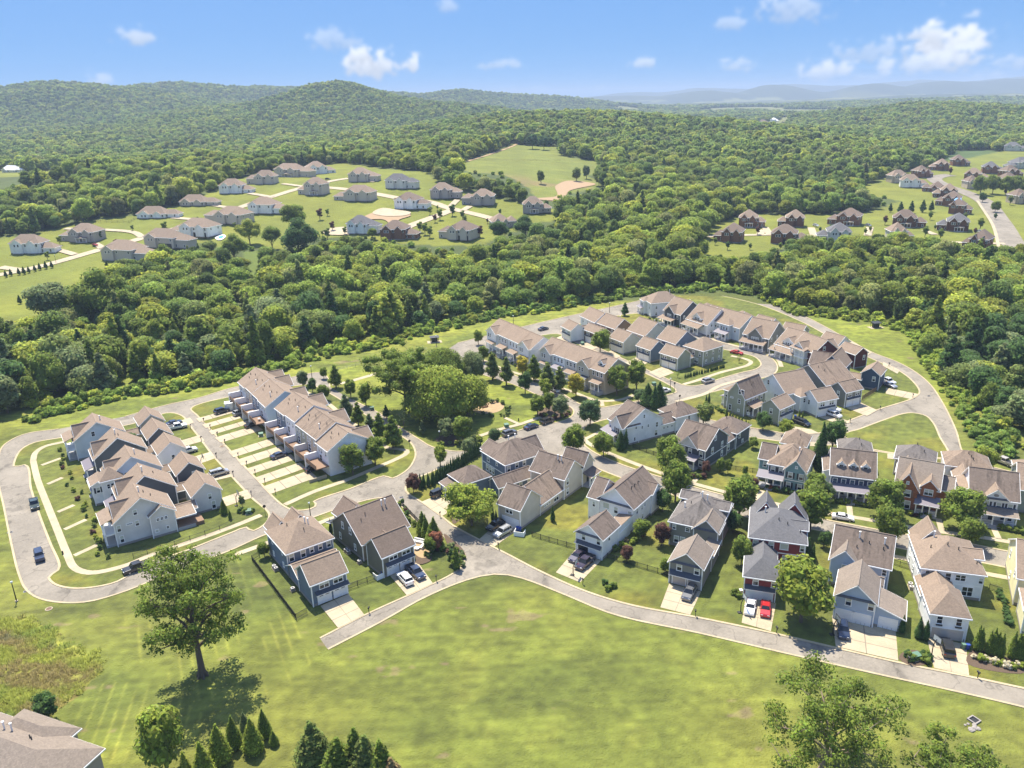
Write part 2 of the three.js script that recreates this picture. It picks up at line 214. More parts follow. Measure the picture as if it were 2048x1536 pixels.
// near meadow: one sheet below everything
{
  const pts = []; for (let k = 0; k < 96; k++) { const a = k / 96 * 2 * Math.PI; pts.push([20 + 345 * Math.cos(a), -235 + 215 * Math.sin(a)]); }
  struct('meadow', lawnUV(flat(pts, 0)), M.lawn);
}
const outline = [...smooth(RD.south, false), ...smooth(RD.loop, false), ...smooth(RD.north, false), ...smooth(RD.park, false), ...smooth(RD.back, false, 3), ...smooth(RD.front, false, 3)];
struct('road', flat(outline, 0.012), M.road);
struct('kerb', merge([smooth([...RD.south, ...RD.loop], false), smooth(RD.north, false), smooth(RD.park, false), smooth(RD.back, false, 3), smooth(RD.front, false, 3)].map((l, i) => ribbon(l, 0.42, 0.1 + i * 0.003, 0.12))), M.kerb);
const LOT_Y = 0.1;
for (const [name, pts] of Object.entries(LOTS)) {
  const s = smooth(pts, true, 1.6), area = THREE.ShapeUtils.area(s.map(([x, z]) => new THREE.Vector2(x, z)));
  struct(name, lawnUV(flat(s, LOT_Y)), M.lawn);
  const k = struct('kerb', ribbon(s, 0.5, LOT_Y + 0.012, 0.12, true), M.kerb);
}
const WALKS = [[[-137.9, -206.7], [-129.7, -194.3], [-119.1, -179.7], [-109.7, -166.9], [-101.4, -155.6], [-97.3, -150.4], [-94.4, -148.5], [-91.4, -148], [-86, -150.5], [-82.2, -154.4], [-73.5, -161.3], [-67.1, -166.9], [-62.3, -171.8]], [[-137.9, -206.7], [-140.4, -212.6], [-140, -216.8], [-137.4, -218.9], [-135.7, -219.9]],
  [[-133.7, -203.5], [-130.6, -208]], [[-125.4, -191.4], [-123.4, -195.2]], [[-114.3, -175.7], [-112, -179.2]], [[-108, -166.9], [-105.1, -171.5]], [[-99.6, -155.1], [-96.5, -159.6]],
  [[-57.8, -176.9], [-52.3, -183.3], [-44.5, -190], [-38.2, -196.7], [-33.4, -201.9], [-30.7, -205.7], [-30.7, -207.7], [-32.9, -208.9], [-36.6, -210.1], [-43.2, -219.2], [-53.6, -234.1], [-64.4, -250.8], [-74.6, -261.2]],
  [[-9.9, -217.3], [-4.4, -221.6], [2.2, -225.5], [8.6, -230.8], [12.6, -234.3]], [[-2.5, -231], [1.7, -225.9]],
  [[-10.8, -289.8], [-3.4, -279.1], [3, -272.4], [11.7, -262.7], [21.4, -252], [25.2, -247], [29, -243.9], [35.7, -244.4], [41.4, -248.8]], [[29.5, -243.9], [29.3, -239]],
  [[59.7, -257.9], [64.7, -261.2], [75.7, -269.6], [81.7, -273.1], [87.3, -276.7], [89.8, -280.7], [88.6, -284.4], [84.4, -288.4]], [[64.8, -355.6], [72.2, -329.5], [79.5, -314.5], [84.2, -308.4], [89.7, -301], [94.7, -295.3], [99.4, -288.6], [100.5, -282.3], [99.1, -274.2]], [[53.7, -241.5], [64.8, -248.2], [71.8, -255.6], [84.3, -263.1]],
  [[20.3, -215.6], [21.6, -210.5], [24.7, -205.8], [29, -200.5], [36.7, -192.2], [45.1, -184.4], [53.8, -177.9], [58.6, -174.8], [66.9, -170], [73.7, -166.8], [80.4, -164.1], [88.9, -160.2], [92.4, -158.5], [104.8, -154], [112, -150.7], [120, -145.9]], [[21.1, -213], [26.1, -218.3]], [[46, -183.2], [49.3, -188.3]], [[59.9, -174.2], [62.9, -178.6]], [[79.5, -164.8], [81.8, -171.3]], [[97.2, -157.1], [99.3, -162.7]], [[107.9, -153.2], [110, -159.5]],
  [[73.5, -150.3], [80.9, -147.4], [85.4, -145.4], [96.5, -140.4], [103.6, -137.1], [111.2, -133]], [[-63.8, -153.4], [-57.2, -158.6], [-50.8, -163.9], [-46.4, -167.9], [-41.6, -171.6], [-36.2, -175.9], [-30.8, -177.2]]];
WALKS.forEach((l, i) => struct('sidewalk', ribbon(smooth(l, false, 1.5), l.length > 2 ? 1.6 : 1.3, (i === WALKS.length - 1 ? 0.02 : LOT_Y) + 0.016 + (i % 6) * 0.004, 0.02), M.concrete));
struct('path', ribbon(smooth([[-64.3, -265.7], [-60.1, -268], [-53.8, -273.6], [-47.4, -279.9], [-35.4, -291], [-23.7, -304.3]], false), 2.2, 0.02), M.concrete);
// driveways: four corners each
const DRIVES = [[[-39.4, -134], [-34.5, -137.9], [-30, -130.7], [-34.4, -126.8]], [[-27.6, -145.4], [-21.5, -149.2], [-17.4, -140.9], [-22.4, -136.9]], [[-23.5, -176.6], [-17.7, -169.2], [-13, -175], [-17.6, -181.9]], [[-8.4, -158], [-4.7, -154.9], [0.7, -162.1], [-3.6, -166.2]], [[8.4, -144], [13.2, -140.1], [18.5, -148.2], [13.2, -152.6]], [[28.2, -131], [33.5, -128.4], [37.4, -136], [31.5, -139]], [[42.7, -125.6], [47.4, -122.9], [51.1, -131.4], [45.8, -133.8]], [[57.7, -118.2], [67.1, -114], [70.5, -122.3], [60.5, -127.2]], [[72.4, -112], [77.3, -109.8], [81.2, -117.9], [75.4, -120.7]],
  [[-100.1, -218.7], [-95.9, -222.5], [-92.8, -218.3], [-97.3, -214.5]], [[-92.1, -206.6], [-88, -210.1], [-85, -205.6], [-88.9, -201.5]], [[-85.1, -195.1], [-79.4, -197.9], [-76.6, -193.4], [-82.1, -190.2]], [[-75.5, -180.9], [-70, -185.6], [-67.3, -181], [-72.7, -176.5]], [[-109.3, -231.6], [-104.3, -237.1], [-101.4, -232.8], [-106.2, -226.6]],
  [[18.8, -317.1], [23.1, -323.5], [27, -314.3], [22, -309]], [[27.6, -307.2], [32.2, -312.5], [35.8, -303.8], [30.8, -298.2]], [[35.5, -293.3], [39.6, -298.8], [42.4, -290.9], [37.9, -285.7]], [[42.8, -282.9], [48.7, -289.8], [51.4, -282.3], [45.5, -275.7]], [[49.9, -271.4], [56.6, -277.8], [58.8, -270.2], [52.7, -264.7]],
  [[94.3, -226.1], [98.4, -228.3], [103.1, -221.1], [99.1, -219.4]], [[105.9, -233.4], [112.5, -236.9], [114.9, -230.2], [109.6, -225.6]], [[126.5, -250], [124, -244.4], [129.7, -239], [134.4, -243.3]], [[135.6, -272.7], [137.8, -277.2], [139.4, -267.4], [136.8, -263.7]], [[83.7, -219.5], [89.1, -216.2], [90.4, -213.1], [80.5, -213.7]], [[138.9, -288.8], [136.6, -304.3], [133.6, -301.7], [135.2, -284.7]], [[121.8, -190], [130.9, -181], [128.6, -177.2], [118.7, -186.8]], [[67.2, -214.4], [69.7, -212.8], [69.3, -216.6], [66.7, -218.2]],
  [[82.2, -204.7], [87.1, -204.4], [88, -206.8], [82.6, -207.8]], [[94.1, -204], [98.1, -201.8], [96.2, -198.9], [92.9, -201.1]], [[103.6, -198.5], [108.8, -196.9], [106.9, -193.8], [102.2, -195.4]]];
// townhouse driveways between the alley and the garages
const town = [[-86.5, -217.2], [-77.2, -225.7]];
for (const [a, b] of [[[-101, -236.9], [-98.9, -233.8]], [[-97.2, -231.7], [-95, -228.7]], [[-93.2, -226.3], [-91.2, -223.4]], [[-89.6, -221.1], [-86.5, -217.2]], [[-82, -210.5], [-79.2, -206.6]], [[-77.6, -204.9], [-75, -200.8]], [[-73.2, -198.8], [-70.8, -195.3]], [[-69.2, -193.1], [-66.5, -189.4]], [[-65.3, -187.9], [-62.2, -183.5]]]) {
  const L = Math.hypot(town[1][0] - town[0][0], town[1][1] - town[0][1]), dx = (town[1][0] - town[0][0]) / L, dz = (town[1][1] - town[0][1]) / L, q = 12.4, e = 1.2;
  DRIVES.push([[a[0] - dx * e, a[1] - dz * e], [b[0] - dx * e, b[1] - dz * e], [b[0] + dx * q, b[1] + dz * q], [a[0] + dx * q, a[1] + dz * q]]);
}
DRIVES.forEach((q, i) => {
  const c = [(q[0][0] + q[1][0] + q[2][0] + q[3][0]) / 4, (q[0][1] + q[1][1] + q[2][1] + q[3][1]) / 4], y = LOT_Y + 0.04 + (i % 4) * 0.004;
  const mid = (a, b, t) => [a[0] + (b[0] - a[0]) * t, a[1] + (b[1] - a[1]) * t], parts = [], gap = 0.008;
  for (let a = 0; a < 2; a++) for (let b = 0; b < 3; b++) {   // cast slabs with open joints
    const P = (u, v) => mid(mid(q[0], q[1], u), mid(q[3], q[2], u), v); parts.push([P(a / 2 + (a ? gap : 0), b / 3 + (b ? gap : 0)), P((a + 1) / 2 - (a ? 0 : gap), b / 3 + (b ? gap : 0)), P((a + 1) / 2 - (a ? 0 : gap), (b + 1) / 3 - (b < 2 ? gap : 0)), P(a / 2 + (a ? gap : 0), (b + 1) / 3 - (b < 2 ? gap : 0))]);
  }
  const d = new THREE.Group(); d.name = numbered('driveway'); d.userData.kind = 'structure'; scene.add(d);
  for (const p of parts) mesh('slab', flat(p, y), M.concrete, d);
  const g = q.map((v) => mid(v, c, 0.01)); mesh('joint_bed', flat(g, y - 0.012), M.joint, d);
});
// planting beds and the gravel sitting areas
[[[-15.5, -174.4], [-12.7, -169.7], [-14.6, -165.1]], [[-16.6, -161], [-14.5, -158.3], [-12, -154.3], [-11.1, -150.8], [-12, -148.8], [-14.1, -151.9], [-15.5, -156.2]], [[67.4, -114.6], [70.3, -116.8], [72.5, -116.2], [72.7, -114.4], [71.4, -112.9], [68.7, -112.7]], [[78.7, -112.7], [86.9, -110.1], [88.1, -112.1], [82.1, -116.5]], [[-23.2, -215.1], [-17.7, -210.2], [-16.4, -212.9], [-19.1, -219.3]], [[8, -234.6], [13.1, -240.4], [18.7, -238.7], [18.2, -232.3], [11.6, -227.7]]]
  .forEach((p, i) => struct('planting_bed', flat(smooth(p, true, 1), LOT_Y + 0.03 + i * 0.004), M.mulch));
struct('gravel_circle', flat(smooth([[-13.1, -240.7], [-10.8, -244.6], [-6.6, -246.2], [-3.6, -244.2], [-2.8, -240.1], [-4.9, -236.3], [-9.2, -234.8], [-12.1, -236.7]], true, 1), 0.05), M.gravel);
struct('gravel_patio', flat(smooth([[-23.4, -156.5], [-21.3, -158.1], [-18.8, -156.3], [-18.3, -153.1], [-20, -150.6], [-22.1, -151.9]], true, 1), LOT_Y + 0.05), M.gravel);
struct('planting_bed', flat(smooth([[-22.4, -151.9], [-20.5, -150.6], [-18.8, -151.7], [-18.6, -149.7], [-20.9, -148.2], [-22.3, -149.5]], true, 1), LOT_Y + 0.07), M.mulch);

// ---------------------------------------------------------------- far land: clearings, fields, hills
const CLEAR = {
  estate: [[-251.3, -356.2], [-224.6, -358.3], [-218.5, -362.1], [-235.4, -407.6], [-242.2, -442.2], [-246.7, -482.4], [-230.9, -507.6], [-208, -534.3], [-179.1, -517], [-164, -521.6], [-148.9, -514.2], [-134.5, -537], [-109.1, -547], [-78.8, -525.5], [-44.8, -514.6], [-18.8, -513.4], [-2.5, -541.3], [24.7, -577.8], [45.7, -591.1], [34.5, -622.7], [-6.3, -649.9], [-35.6, -674.9], [-58.6, -706], [-77.7, -771.1], [-120.8, -808.2], [-178, -900.4], [-221.2, -874.2], [-250.6, -828.1], [-254, -717.4], [-259.4, -658.9], [-279, -626.6], [-305.3, -611.3], [-325.7, -594.7], [-341.7, -569.3], [-378.8, -559.8]],
  glade: [[-171.2, -510.3], [-164, -515.6], [-146.6, -461.9], [-145.8, -433], [-157.8, -462.9]],
  pasture: [[-54.2, -812], [-30.1, -919.9], [-8.2, -1006], [7.9, -1099.2], [30.3, -1066.6], [67.9, -1067.8], [63.6, -962.9], [106.2, -933.7], [94.7, -839.8], [79.4, -804.9], [93, -753.3], [58, -695.5], [39.4, -673], [42.4, -653.9], [21.1, -648.3], [20.2, -696.4], [-2.1, -761.4], [-35, -766.3]],
  brick_estate: [[116.2, -480.6], [131.9, -468.2], [157.2, -477.3], [180.5, -510.6], [206.2, -522.9], [226.8, -524.6], [258.5, -528.5], [278.1, -507.9], [289.7, -482.8], [319.4, -471.5], [759.1, -1165.2], [712.9, -1171.5], [562.5, -1002.1], [515.3, -970.6], [470.9, -903.7], [396.4, -839.9], [339.9, -778.8], [327.2, -721.4], [338.6, -692.7], [289, -637.8], [231, -631.8], [192.9, -637.3], [158.2, -595.3], [137.1, -546]],
  green_field: [[534.3, -997.8], [626, -1143.5], [699, -1172.2], [640.6, -1055.6], [568.2, -953.3], [504.3, -937.8]], valley: [[-728.1, -1143.9], [-562.4, -964.8], [-592.7, -1125], [-620.8, -1208], [-504.8, -934.4], [-513.7, -879.9], [-553.8, -866.4]], glen: [[-655.8, -1517.8], [-611.2, -1595.2], [-570.3, -1535.5], [-611.8, -1476.8]], road_gap: [[72.7, -555.6], [87.4, -548.7], [85.5, -540.7], [71.2, -543.2]],
  hill_field: [[852, -2087.7], [884.7, -1964.8], [852.8, -1917.9], [821.6, -2011.4]], hill_field_2: [[955.6, -1726.7], [1010.1, -1695.9], [974.6, -1642.4], [933.9, -1685.6]], town: [[714.4, -2649.8], [761.4, -2224.9], [704.7, -2132.7], [651.2, -2359.9]],
  near: [[-154.9, -205], [-171.6, -231.2], [-154.8, -235.1], [-148.4, -241], [-139.3, -249.4], [-132.1, -256], [-113.7, -262.2], [-101.9, -269.2], [-85.7, -276.3], [-73.3, -296.2], [-53.4, -307.9], [-34.7, -326.6], [-26.6, -333.7], [-4.8, -350.2], [21.1, -362.2], [43.7, -374.4], [64.9, -385.6], [78.4, -390.5], [106.3, -390.9], [119, -382.3], [128, -343.7], [145, -335.5], [159.2, -327.7], [161.2, -307.2], [150.7, -278.7], [145, -254.3], [139.1, -233.5], [133.1, -213.7], [130.1, -200.4], [133.1, -195.6], [145.8, -194], [181.2, -187.5], [95.5, -83.9], [-106.3, -89.4], [-205.5, -207.6]],
};
const clearB = Object.entries(CLEAR).map(([k, p]) => ({ k, p, b: bounds(p) }));
const clearAt = (x, z) => { for (const c of clearB) if (x > c.b[0] && x < c.b[2] && z > c.b[1] && z < c.b[3] && inside(c.p, x, z)) return c.k; return null; };
{
  const pos = [], colr = [], uv = [], idx = [], A = [];
  for (let a = -180; a < 180;) { A.push(a); a += Math.abs(a) < 40 ? 0.25 : 4; }
  const Rr = [0, 120, 240, 300]; for (let r = 320; r < 17000; r *= r < 1400 ? 1.009 : 1.014) Rr.push(r);
  const n = A.length;
  Rr.forEach((r) => A.forEach((a) => {
    const t = a * Math.PI / 180, x = r * Math.sin(t), z = -r * Math.cos(t), h = terrain(x, z); pos.push(x, r < 330 ? -0.25 : h - 0.25 * (1 - sst(330, 420, r)), z); uv.push(x / 30, z / 30);
    let c = [0.085, 0.115, 0.028]; if (r > 2300 && h < 42 && fbm(x / 330 + 9, z / 260, 3) > 0.6) c = [0.2, 0.21, 0.07]; const k = clearAt(x, z), q = fbm(x / 40, z / 40, 3), w = fbm(x / 14 + 5, z / 9, 3);
    if (k) { c = [0.175 + 0.06 * q, 0.21 + 0.03 * q, 0.028]; if (k === 'pasture') { const dirt = sst(0.47, 0.56, fbm(x / 40 + 3, z / 25, 3)) * sst(-790, -720, z) * 0.6; c = [0.17 + 0.05 * w, 0.205 + 0.03 * w, 0.035]; c = c.map((v, i) => v + ([0.3, 0.2, 0.11][i] - v) * dirt); } if (k === 'green_field') c = [0.08, 0.13, 0.03]; if (k === 'near') c = [0.11, 0.13, 0.025]; if (k === 'glade' ) c = [0.14, 0.19, 0.03]; if (k === 'hill_field' || k === 'hill_field_2') c = [0.17, 0.17, 0.05]; }
    else if (r > 5000 && c[0] < 0.15) { const m = fbm(x / 160, z / 160, 4), f = sst(0.6, 0.7, fbm(x / 400, z / 700, 3)) * (1 - sst(60, 110, h)); c = [0.032 + 0.03 * m + 0.05 * f, 0.048 + 0.035 * m + 0.04 * f, 0.018]; }
    colr.push(...c);
  }));
  for (let i = 0; i + 1 < Rr.length; i++) for (let j = 0; j < n; j++) { const k = (j + 1) % n, a = i * n + j, b = i * n + k, c = a + n, d = b + n; idx.push(a, b, c, b, d, c); }
  const g = new THREE.BufferGeometry(); g.setAttribute('position', new THREE.Float32BufferAttribute(pos, 3)); g.setAttribute('color', new THREE.Float32BufferAttribute(colr, 3)); g.setAttribute('uv', new THREE.Float32BufferAttribute(uv, 2)); g.setIndex(idx); g.computeVertexNormals();
  const nm = g.attributes.normal; if (nm.getY(n * 30) < 0) { const ix = g.index.array; for (let i = 0; i < ix.length; i += 3) { const t = ix[i]; ix[i] = ix[i + 1]; ix[i + 1] = t; } g.computeVertexNormals(); }
  M.land = new THREE.MeshStandardMaterial({ vertexColors: true, roughness: 1, map: withRepeat(tex(512, 512, (u, v) => { const k = 0.74 + 0.3 * tileN(u, v, 5, 5) + 0.16 * (tileN(u, v * 3, 24, 2) - 0.5); return [k, k, k * 0.98]; }, true), 0.4), bumpMap: grassBump, bumpScale: 0.6 });
  struct('hills', g, M.land);
}

// ---------------------------------------------------------------- house kit: wings, roofs, windows, doors, porches
const lapBump = tex(16, 64, (u, v) => { const f = (v * 8) % 1; return f < 0.12 ? 0.2 + f * 4 : 0.7 + 0.3 * f; });
const lap = withRepeat(lapBump, 1 / 1.4);
const wallN = tex(256, 256, (u, v) => { const k = 0.88 + 0.2 * tileN(u, v, 5, 4); return [k, k, k]; }, true), wallMap = withRepeat(wallN, 1 / 9);
const WALL = {};
for (const [k, c] of Object.entries({ white: [0.860, 0.860, 0.852], pale: [0.66, 0.645, 0.61], navy: [0.054, 0.090, 0.150], slate: [0.138, 0.186, 0.252], olive: [0.186, 0.174, 0.132], sage: [0.360, 0.372, 0.282], greyolive: [0.228, 0.228, 0.198], tan: [0.552, 0.462, 0.348], cream: [0.744, 0.672, 0.504], red: [0.240, 0.036, 0.036], darkred: [0.120, 0.026, 0.029], skyblue: [0.396, 0.480, 0.600], paleblue: [0.600, 0.672, 0.720], teal: [0.204, 0.336, 0.348], charcoal: [0.078, 0.090, 0.106], beige: [0.600, 0.540, 0.438], brown: [0.180, 0.126, 0.090], yellow: [0.860, 0.792, 0.480] }))
  WALL[k] = new THREE.MeshStandardMaterial({ color: col(...c), map: wallMap, bumpMap: lap, bumpScale: 0.012, roughness: 0.75 });
const brickN = tex(512, 512, (u, v) => { const row = Math.floor(v * 24), a = (u * 8 + (row % 2) * 0.5) % 1, b = (v * 24) % 1, id = vnoise(Math.floor(u * 8 + (row % 2) * 0.5) * 7.3, row * 3.1), m = a < 0.06 || b < 0.16; const k = 0.75 + 0.5 * id; return m ? [0.75, 0.7, 0.62] : [0.8 * k, 0.62 * k, 0.5 * k]; }, true);
WALL.brick = new THREE.MeshStandardMaterial({ color: col(0.55, 0.33, 0.2), map: withRepeat(brickN, 1 / 1.9), roughness: 0.9 });
WALL.brownbrick = new THREE.MeshStandardMaterial({ color: col(0.36, 0.27, 0.22), map: withRepeat(brickN, 1 / 1.9), roughness: 0.9 });
WALL.redbrick = new THREE.MeshStandardMaterial({ color: col(0.23, 0.16, 0.13), map: withRepeat(brickN, 1 / 1.9), roughness: 0.9 });
const roofTex = (streak) => tex(512, 512, (u, v) => { const a = tileN(u, v, 4, 5), s = tileN(u, v * 0.16, 26, 3), row = Math.floor(v * 48), tab = vnoise(Math.floor(u * 36 + (row % 2) * 0.5) * 3.3, row * 5.7 + 0.5), e = (v * 48) % 1 < 0.14 ? 0.1 : 0; const k = 0.8 + 0.14 * a - streak * sst(0.4, 0.72, s) * sst(0.4, 0.66, a + 0.1) + 0.13 * (tab - 0.5) - e * 0.4; return [k, k * 0.99, k * 0.98]; }, true);
const roofClean = withRepeat(roofTex(0.03), 1 / 9), roofStain = withRepeat(roofTex(0.2), 1 / 11);
const shingleBump = withRepeat(tex(128, 128, (u, v) => { const row = Math.floor(v * 16), f = (v * 16) % 1; return 0.35 + 0.5 * (1 - f) * (0.75 + 0.5 * vnoise(Math.floor(u * 12 + (row % 2) * 0.5) * 3.3, row * 2.7)) - 0.1; }), 1 / 3);
const ROOF = {};
for (const [k, c, s] of [['tan', [0.315, 0.24, 0.18], 0], ['tanstain', [0.3, 0.228, 0.172], 1], ['brownstain', [0.215, 0.168, 0.137], 1], ['brown', [0.225, 0.17, 0.133], 0], ['grey', [0.165, 0.165, 0.175], 0], ['greytan', [0.28, 0.232, 0.19], 0], ['greystain', [0.2, 0.18, 0.168], 1]])
  ROOF[k] = new THREE.MeshStandardMaterial({ color: col(...c).multiplyScalar(1.12), map: s ? roofStain : roofClean, bumpMap: shingleBump, bumpScale: 0.02, roughness: 0.95 });
ROOF.metal = mat(0.055, 0.062, 0.078, 0.55); ROOF.violet = mat(0.17, 0.15, 0.175, 0.6);
M.trim = mat(0.88, 0.87, 0.84, 0.6); M.dark = mat(0.02, 0.022, 0.028, 0.5); M.found = new THREE.MeshStandardMaterial({ color: col(0.3, 0.27, 0.24), map: wallMap, roughness: 0.95 });
M.glass = new THREE.MeshPhysicalMaterial({ color: col(0.015, 0.02, 0.026), roughness: 0.06, specularIntensity: 1 }); M.blind = mat(0.5, 0.52, 0.44, 0.35); M.garage = mat(0.82, 0.82, 0.8, 0.5); M.garageTan = mat(0.5, 0.44, 0.38, 0.5);
M.wood = mat(0.22, 0.135, 0.085, 0.8); M.shutter = mat(0.03, 0.035, 0.045, 0.6); M.porch = mat(0.36, 0.35, 0.35, 0.7); M.pipe = mat(0.75, 0.74, 0.72, 0.4); M.soot = mat(0.06, 0.055, 0.05, 0.8);
const FAR_DETAIL = 99;

const V2 = new Map();
function windowParts(w, h, kind) {   // kind 0: double-hung with blind, 1: dark sash, 2: wide fixed
  const key = w.toFixed(2) + '_' + h.toFixed(2) + '_' + kind; if (V2.has(key)) return V2.get(key);
  const c = 0.13, fr = [box(w + 2 * c, c, 0.1, 0, h + c / 2, 0.05), box(w + 2 * c + 0.1, c, 0.14, 0, -c / 2, 0.07), box(c, h, 0.1, -w / 2 - c / 2, h / 2, 0.05), box(c, h, 0.1, w / 2 + c / 2, h / 2, 0.05)];
  if (kind < 2) fr.push(box(w, 0.07, 0.07, 0, h / 2, 0.035)); if (w > 1.5) fr.push(box(0.12, h, 0.08, 0, h / 2, 0.04));
  const up = box(w, h / 2, 0.02, 0, h * 0.75, 0.012), lo = kind === 2 ? box(w, h, 0.02, 0, h / 2, 0.012) : box(w, h / 2, 0.02, 0, h / 4, 0.012);
  const r = { frame: merge(fr), up, lo }; V2.set(key, r); return r;
}
const doorCache = new Map();
function garageDoorGeo(w, h, n = 4) { const k = w.toFixed(1) + h.toFixed(1); if (!doorCache.has(k)) { const l = []; for (let i = 0; i < n; i++) for (let j = 0; j < 4; j++) l.push(box(w / 4 - 0.06, h / n - 0.05, 0.06, -w / 2 + (j + 0.5) * w / 4, (i + 0.5) * h / n, 0.05)); l.push(box(w, h, 0.03, 0, h / 2, 0.025)); doorCache.set(k, merge(l)); } return doorCache.get(k); }

const cornerCache = new Map();
const cornerGeo = (h) => { const k = h.toFixed(2); if (!cornerCache.has(k)) cornerCache.set(k, box(0.2, h, 0.2, 0, h / 2, 0)); return cornerCache.get(k); };

class House {
  constructor(name, label, cat, e, y = LOT_Y, group) { this.e = e; this.g = thing(name, label, cat, e[0], y, e[1], e[2], group); this.wings = []; this.c = Math.cos(e[2]); this.s = Math.sin(e[2]); }
  local(x, z) { const dx = x - this.e[0], dz = z - this.e[1]; return [dx * this.c - dz * this.s, dx * this.s + dz * this.c]; }
  // a wing from its camera-side edge given in the world (x, z, angle, width), d metres deep
  w(e, d, h, o = {}) { const [lx, lz] = this.local(e[0], e[1]); return this.l(lx, lz, e[3] * Math.max(0.7, Math.cos(e[2] - this.e[2])), d, h, o); }
  // a wing in the house's own metres: left end x, camera-side z, width, depth, wall top
  l(x, z, w, d, h, o = {}) {
    const { y = 0, roof = 'g', wall = WALL.white, rm = ROOF.tan, ov = 0.38, trim = true, found = y === 0 } = o, x1 = x + w, z1 = z - d, g = this.g;
    const rise = o.rise ?? (roof === 'g' ? w * 0.36 : roof === 's' ? d * 0.36 : roof === 'h' ? Math.min(w, d) * 0.34 : 1), R = h + rise;
    const W = { x, z, w, d, h, y, roof, rise, ov }; this.wings.push(W);
    const A = [x, y, z], B = [x1, y, z], C = [x1, y, z1], D = [x, y, z1], a = [x, h, z], b = [x1, h, z], c = [x1, h, z1], e = [x, h, z1], mx = x + w / 2, mz = z - d / 2, F = [];
    if (roof === 'g') F.push([A, B, b, [mx, R, z], a], [C, D, e, [mx, R, z1], c], [B, C, c, b], [D, A, a, e]);
    else if (roof === 's') F.push([A, B, b, a], [C, D, e, c], [B, C, c, [x1, R, mz], b], [D, A, a, [x, R, mz], e]);
    else { const up = { lf: [0, 0, 1, 1], lb: [1, 1, 0, 0], ll: [0, 1, 1, 0], lr: [1, 0, 0, 1] }[roof] || [0, 0, 0, 0], q = [a, b, c, e].map((p, i) => [p[0], p[1] + up[i] * rise, p[2]]); F.push([A, B, q[1], q[0]], [C, D, q[3], q[2]], [B, C, q[2], q[1]], [D, A, q[0], q[3]]); }
    if (!o.open) mesh('wall', poly3(F), wall, g);
    if (found && !o.open) mesh('foundation', box(w + 0.08, 0.55, d + 0.08, mx, 0.27, mz), M.found, g);
    // roof planes: corner lists seen from above, eave first
    const P = []; const k = rise / (roof === 'g' ? w / 2 : roof === 's' ? d / 2 : 1), dy = ov * k;
    const build = (m, dn) => {
      const V = [], xl = x - ov - m, xr = x1 + ov + m, zn = z + ov + m, zf = z1 - ov - m, ly = h - dy - dn - m * k, Ry = R - dn;
      if (roof === 'g') { V.push([[xl, ly, zf], [xl, ly, zn], [mx, Ry, zn], [mx, Ry, zf]], [[xr, ly, zn], [xr, ly, zf], [mx, Ry, zf], [mx, Ry, zn]]); }
      else if (roof === 's') { V.push([[xl, ly, zn], [xr, ly, zn], [xr, Ry, mz], [xl, Ry, mz]], [[xr, ly, zf], [xl, ly, zf], [xl, Ry, mz], [xr, Ry, mz]]); }
      else if (roof === 'h') {
        const hw = w / 2 + ov + m, hd = d / 2 + ov + m, s = Math.min(hw, hd), rl = Math.max(0, hw - s), rd = Math.max(0, hd - s), y0 = h - dn - 0.12 - m * (rise + 0.12) / s, p = [[mx - hw, y0, mz + hd], [mx + hw, y0, mz + hd], [mx + hw, y0, mz - hd], [mx - hw, y0, mz - hd]], r0 = [mx - rl, Ry, mz + rd], r1 = [mx + rl, Ry, mz - rd];
        if (hw >= hd) V.push([p[0], p[1], r1, r0], [p[1], p[2], r1], [p[2], p[3], r0, r1], [p[3], p[0], r0]); else V.push([p[0], p[1], r0], [p[1], p[2], r1, r0], [p[2], p[3], r1], [p[3], p[0], r0, r1]);
      } else if (roof !== 'f') {
        const up = { lf: [0, 0, 1, 1], lb: [1, 1, 0, 0], ll: [0, 1, 1, 0], lr: [1, 0, 0, 1] }[roof], n = [roof === 'lb' ? 0.02 : ov + m, roof === 'll' ? 0.02 : ov + m, roof === 'lf' ? 0.02 : ov + m, roof === 'lr' ? 0.02 : ov + m];
        V.push([[x - n[3], h + up[0] * rise - dn, z + n[0]], [x1 + n[1], h + up[1] * rise - dn, z + n[0]], [x1 + n[1], h + up[2] * rise - dn, z1 - n[2]], [x - n[3], h + up[3] * rise - dn, z1 - n[2]]]);
      } else V.push([[x - 0.1, h - dn, z + 0.1], [x1 + 0.1, h - dn, z + 0.1], [x1 + 0.1, h - dn, z1 - 0.1], [x - 0.1, h - dn, z1 - 0.1]]);
      return V;
    };
    const up = 0.16; mesh(o.roofName || 'roof', merge(build(0, -up).map((q) => slab(q, 0.1))), rm, g);
    mesh('fascia', merge(build(0.1, -up + 0.06).map((q) => slab(q, 0.2))), o.fascia || M.trim, g);
    if (roof === 'g' && rm !== ROOF.metal) mesh('ridge_cap', box(0.3, 0.06, d + 2 * ov, mx, R + up + 0.01, mz), rm, g);
    if (roof === 's' && rm !== ROOF.metal) mesh('ridge_cap', box(w + 2 * ov, 0.06, 0.3, mx, R + up + 0.01, mz), rm, g);
    if (rm === ROOF.metal || rm === ROOF.violet) { const l = []; const n = Math.max(3, Math.round((roof === 'lf' || roof === 'lb' ? w : d) / 0.6)); for (let i = 0; i <= n; i++) { const t = i / n; if (roof === 'lf' || roof === 'lb') { const s = Math.hypot(d, rise), q = box(0.06, 0.07, s, 0, 0, 0); q.rotateX((roof === 'lf' ? 1 : -1) * Math.atan2(rise, d)); q.translate(x + t * w, h + rise / 2 + up + 0.03, mz); l.push(q); } } if (l.length) mesh('standing_seam', merge(l), rm, g); }
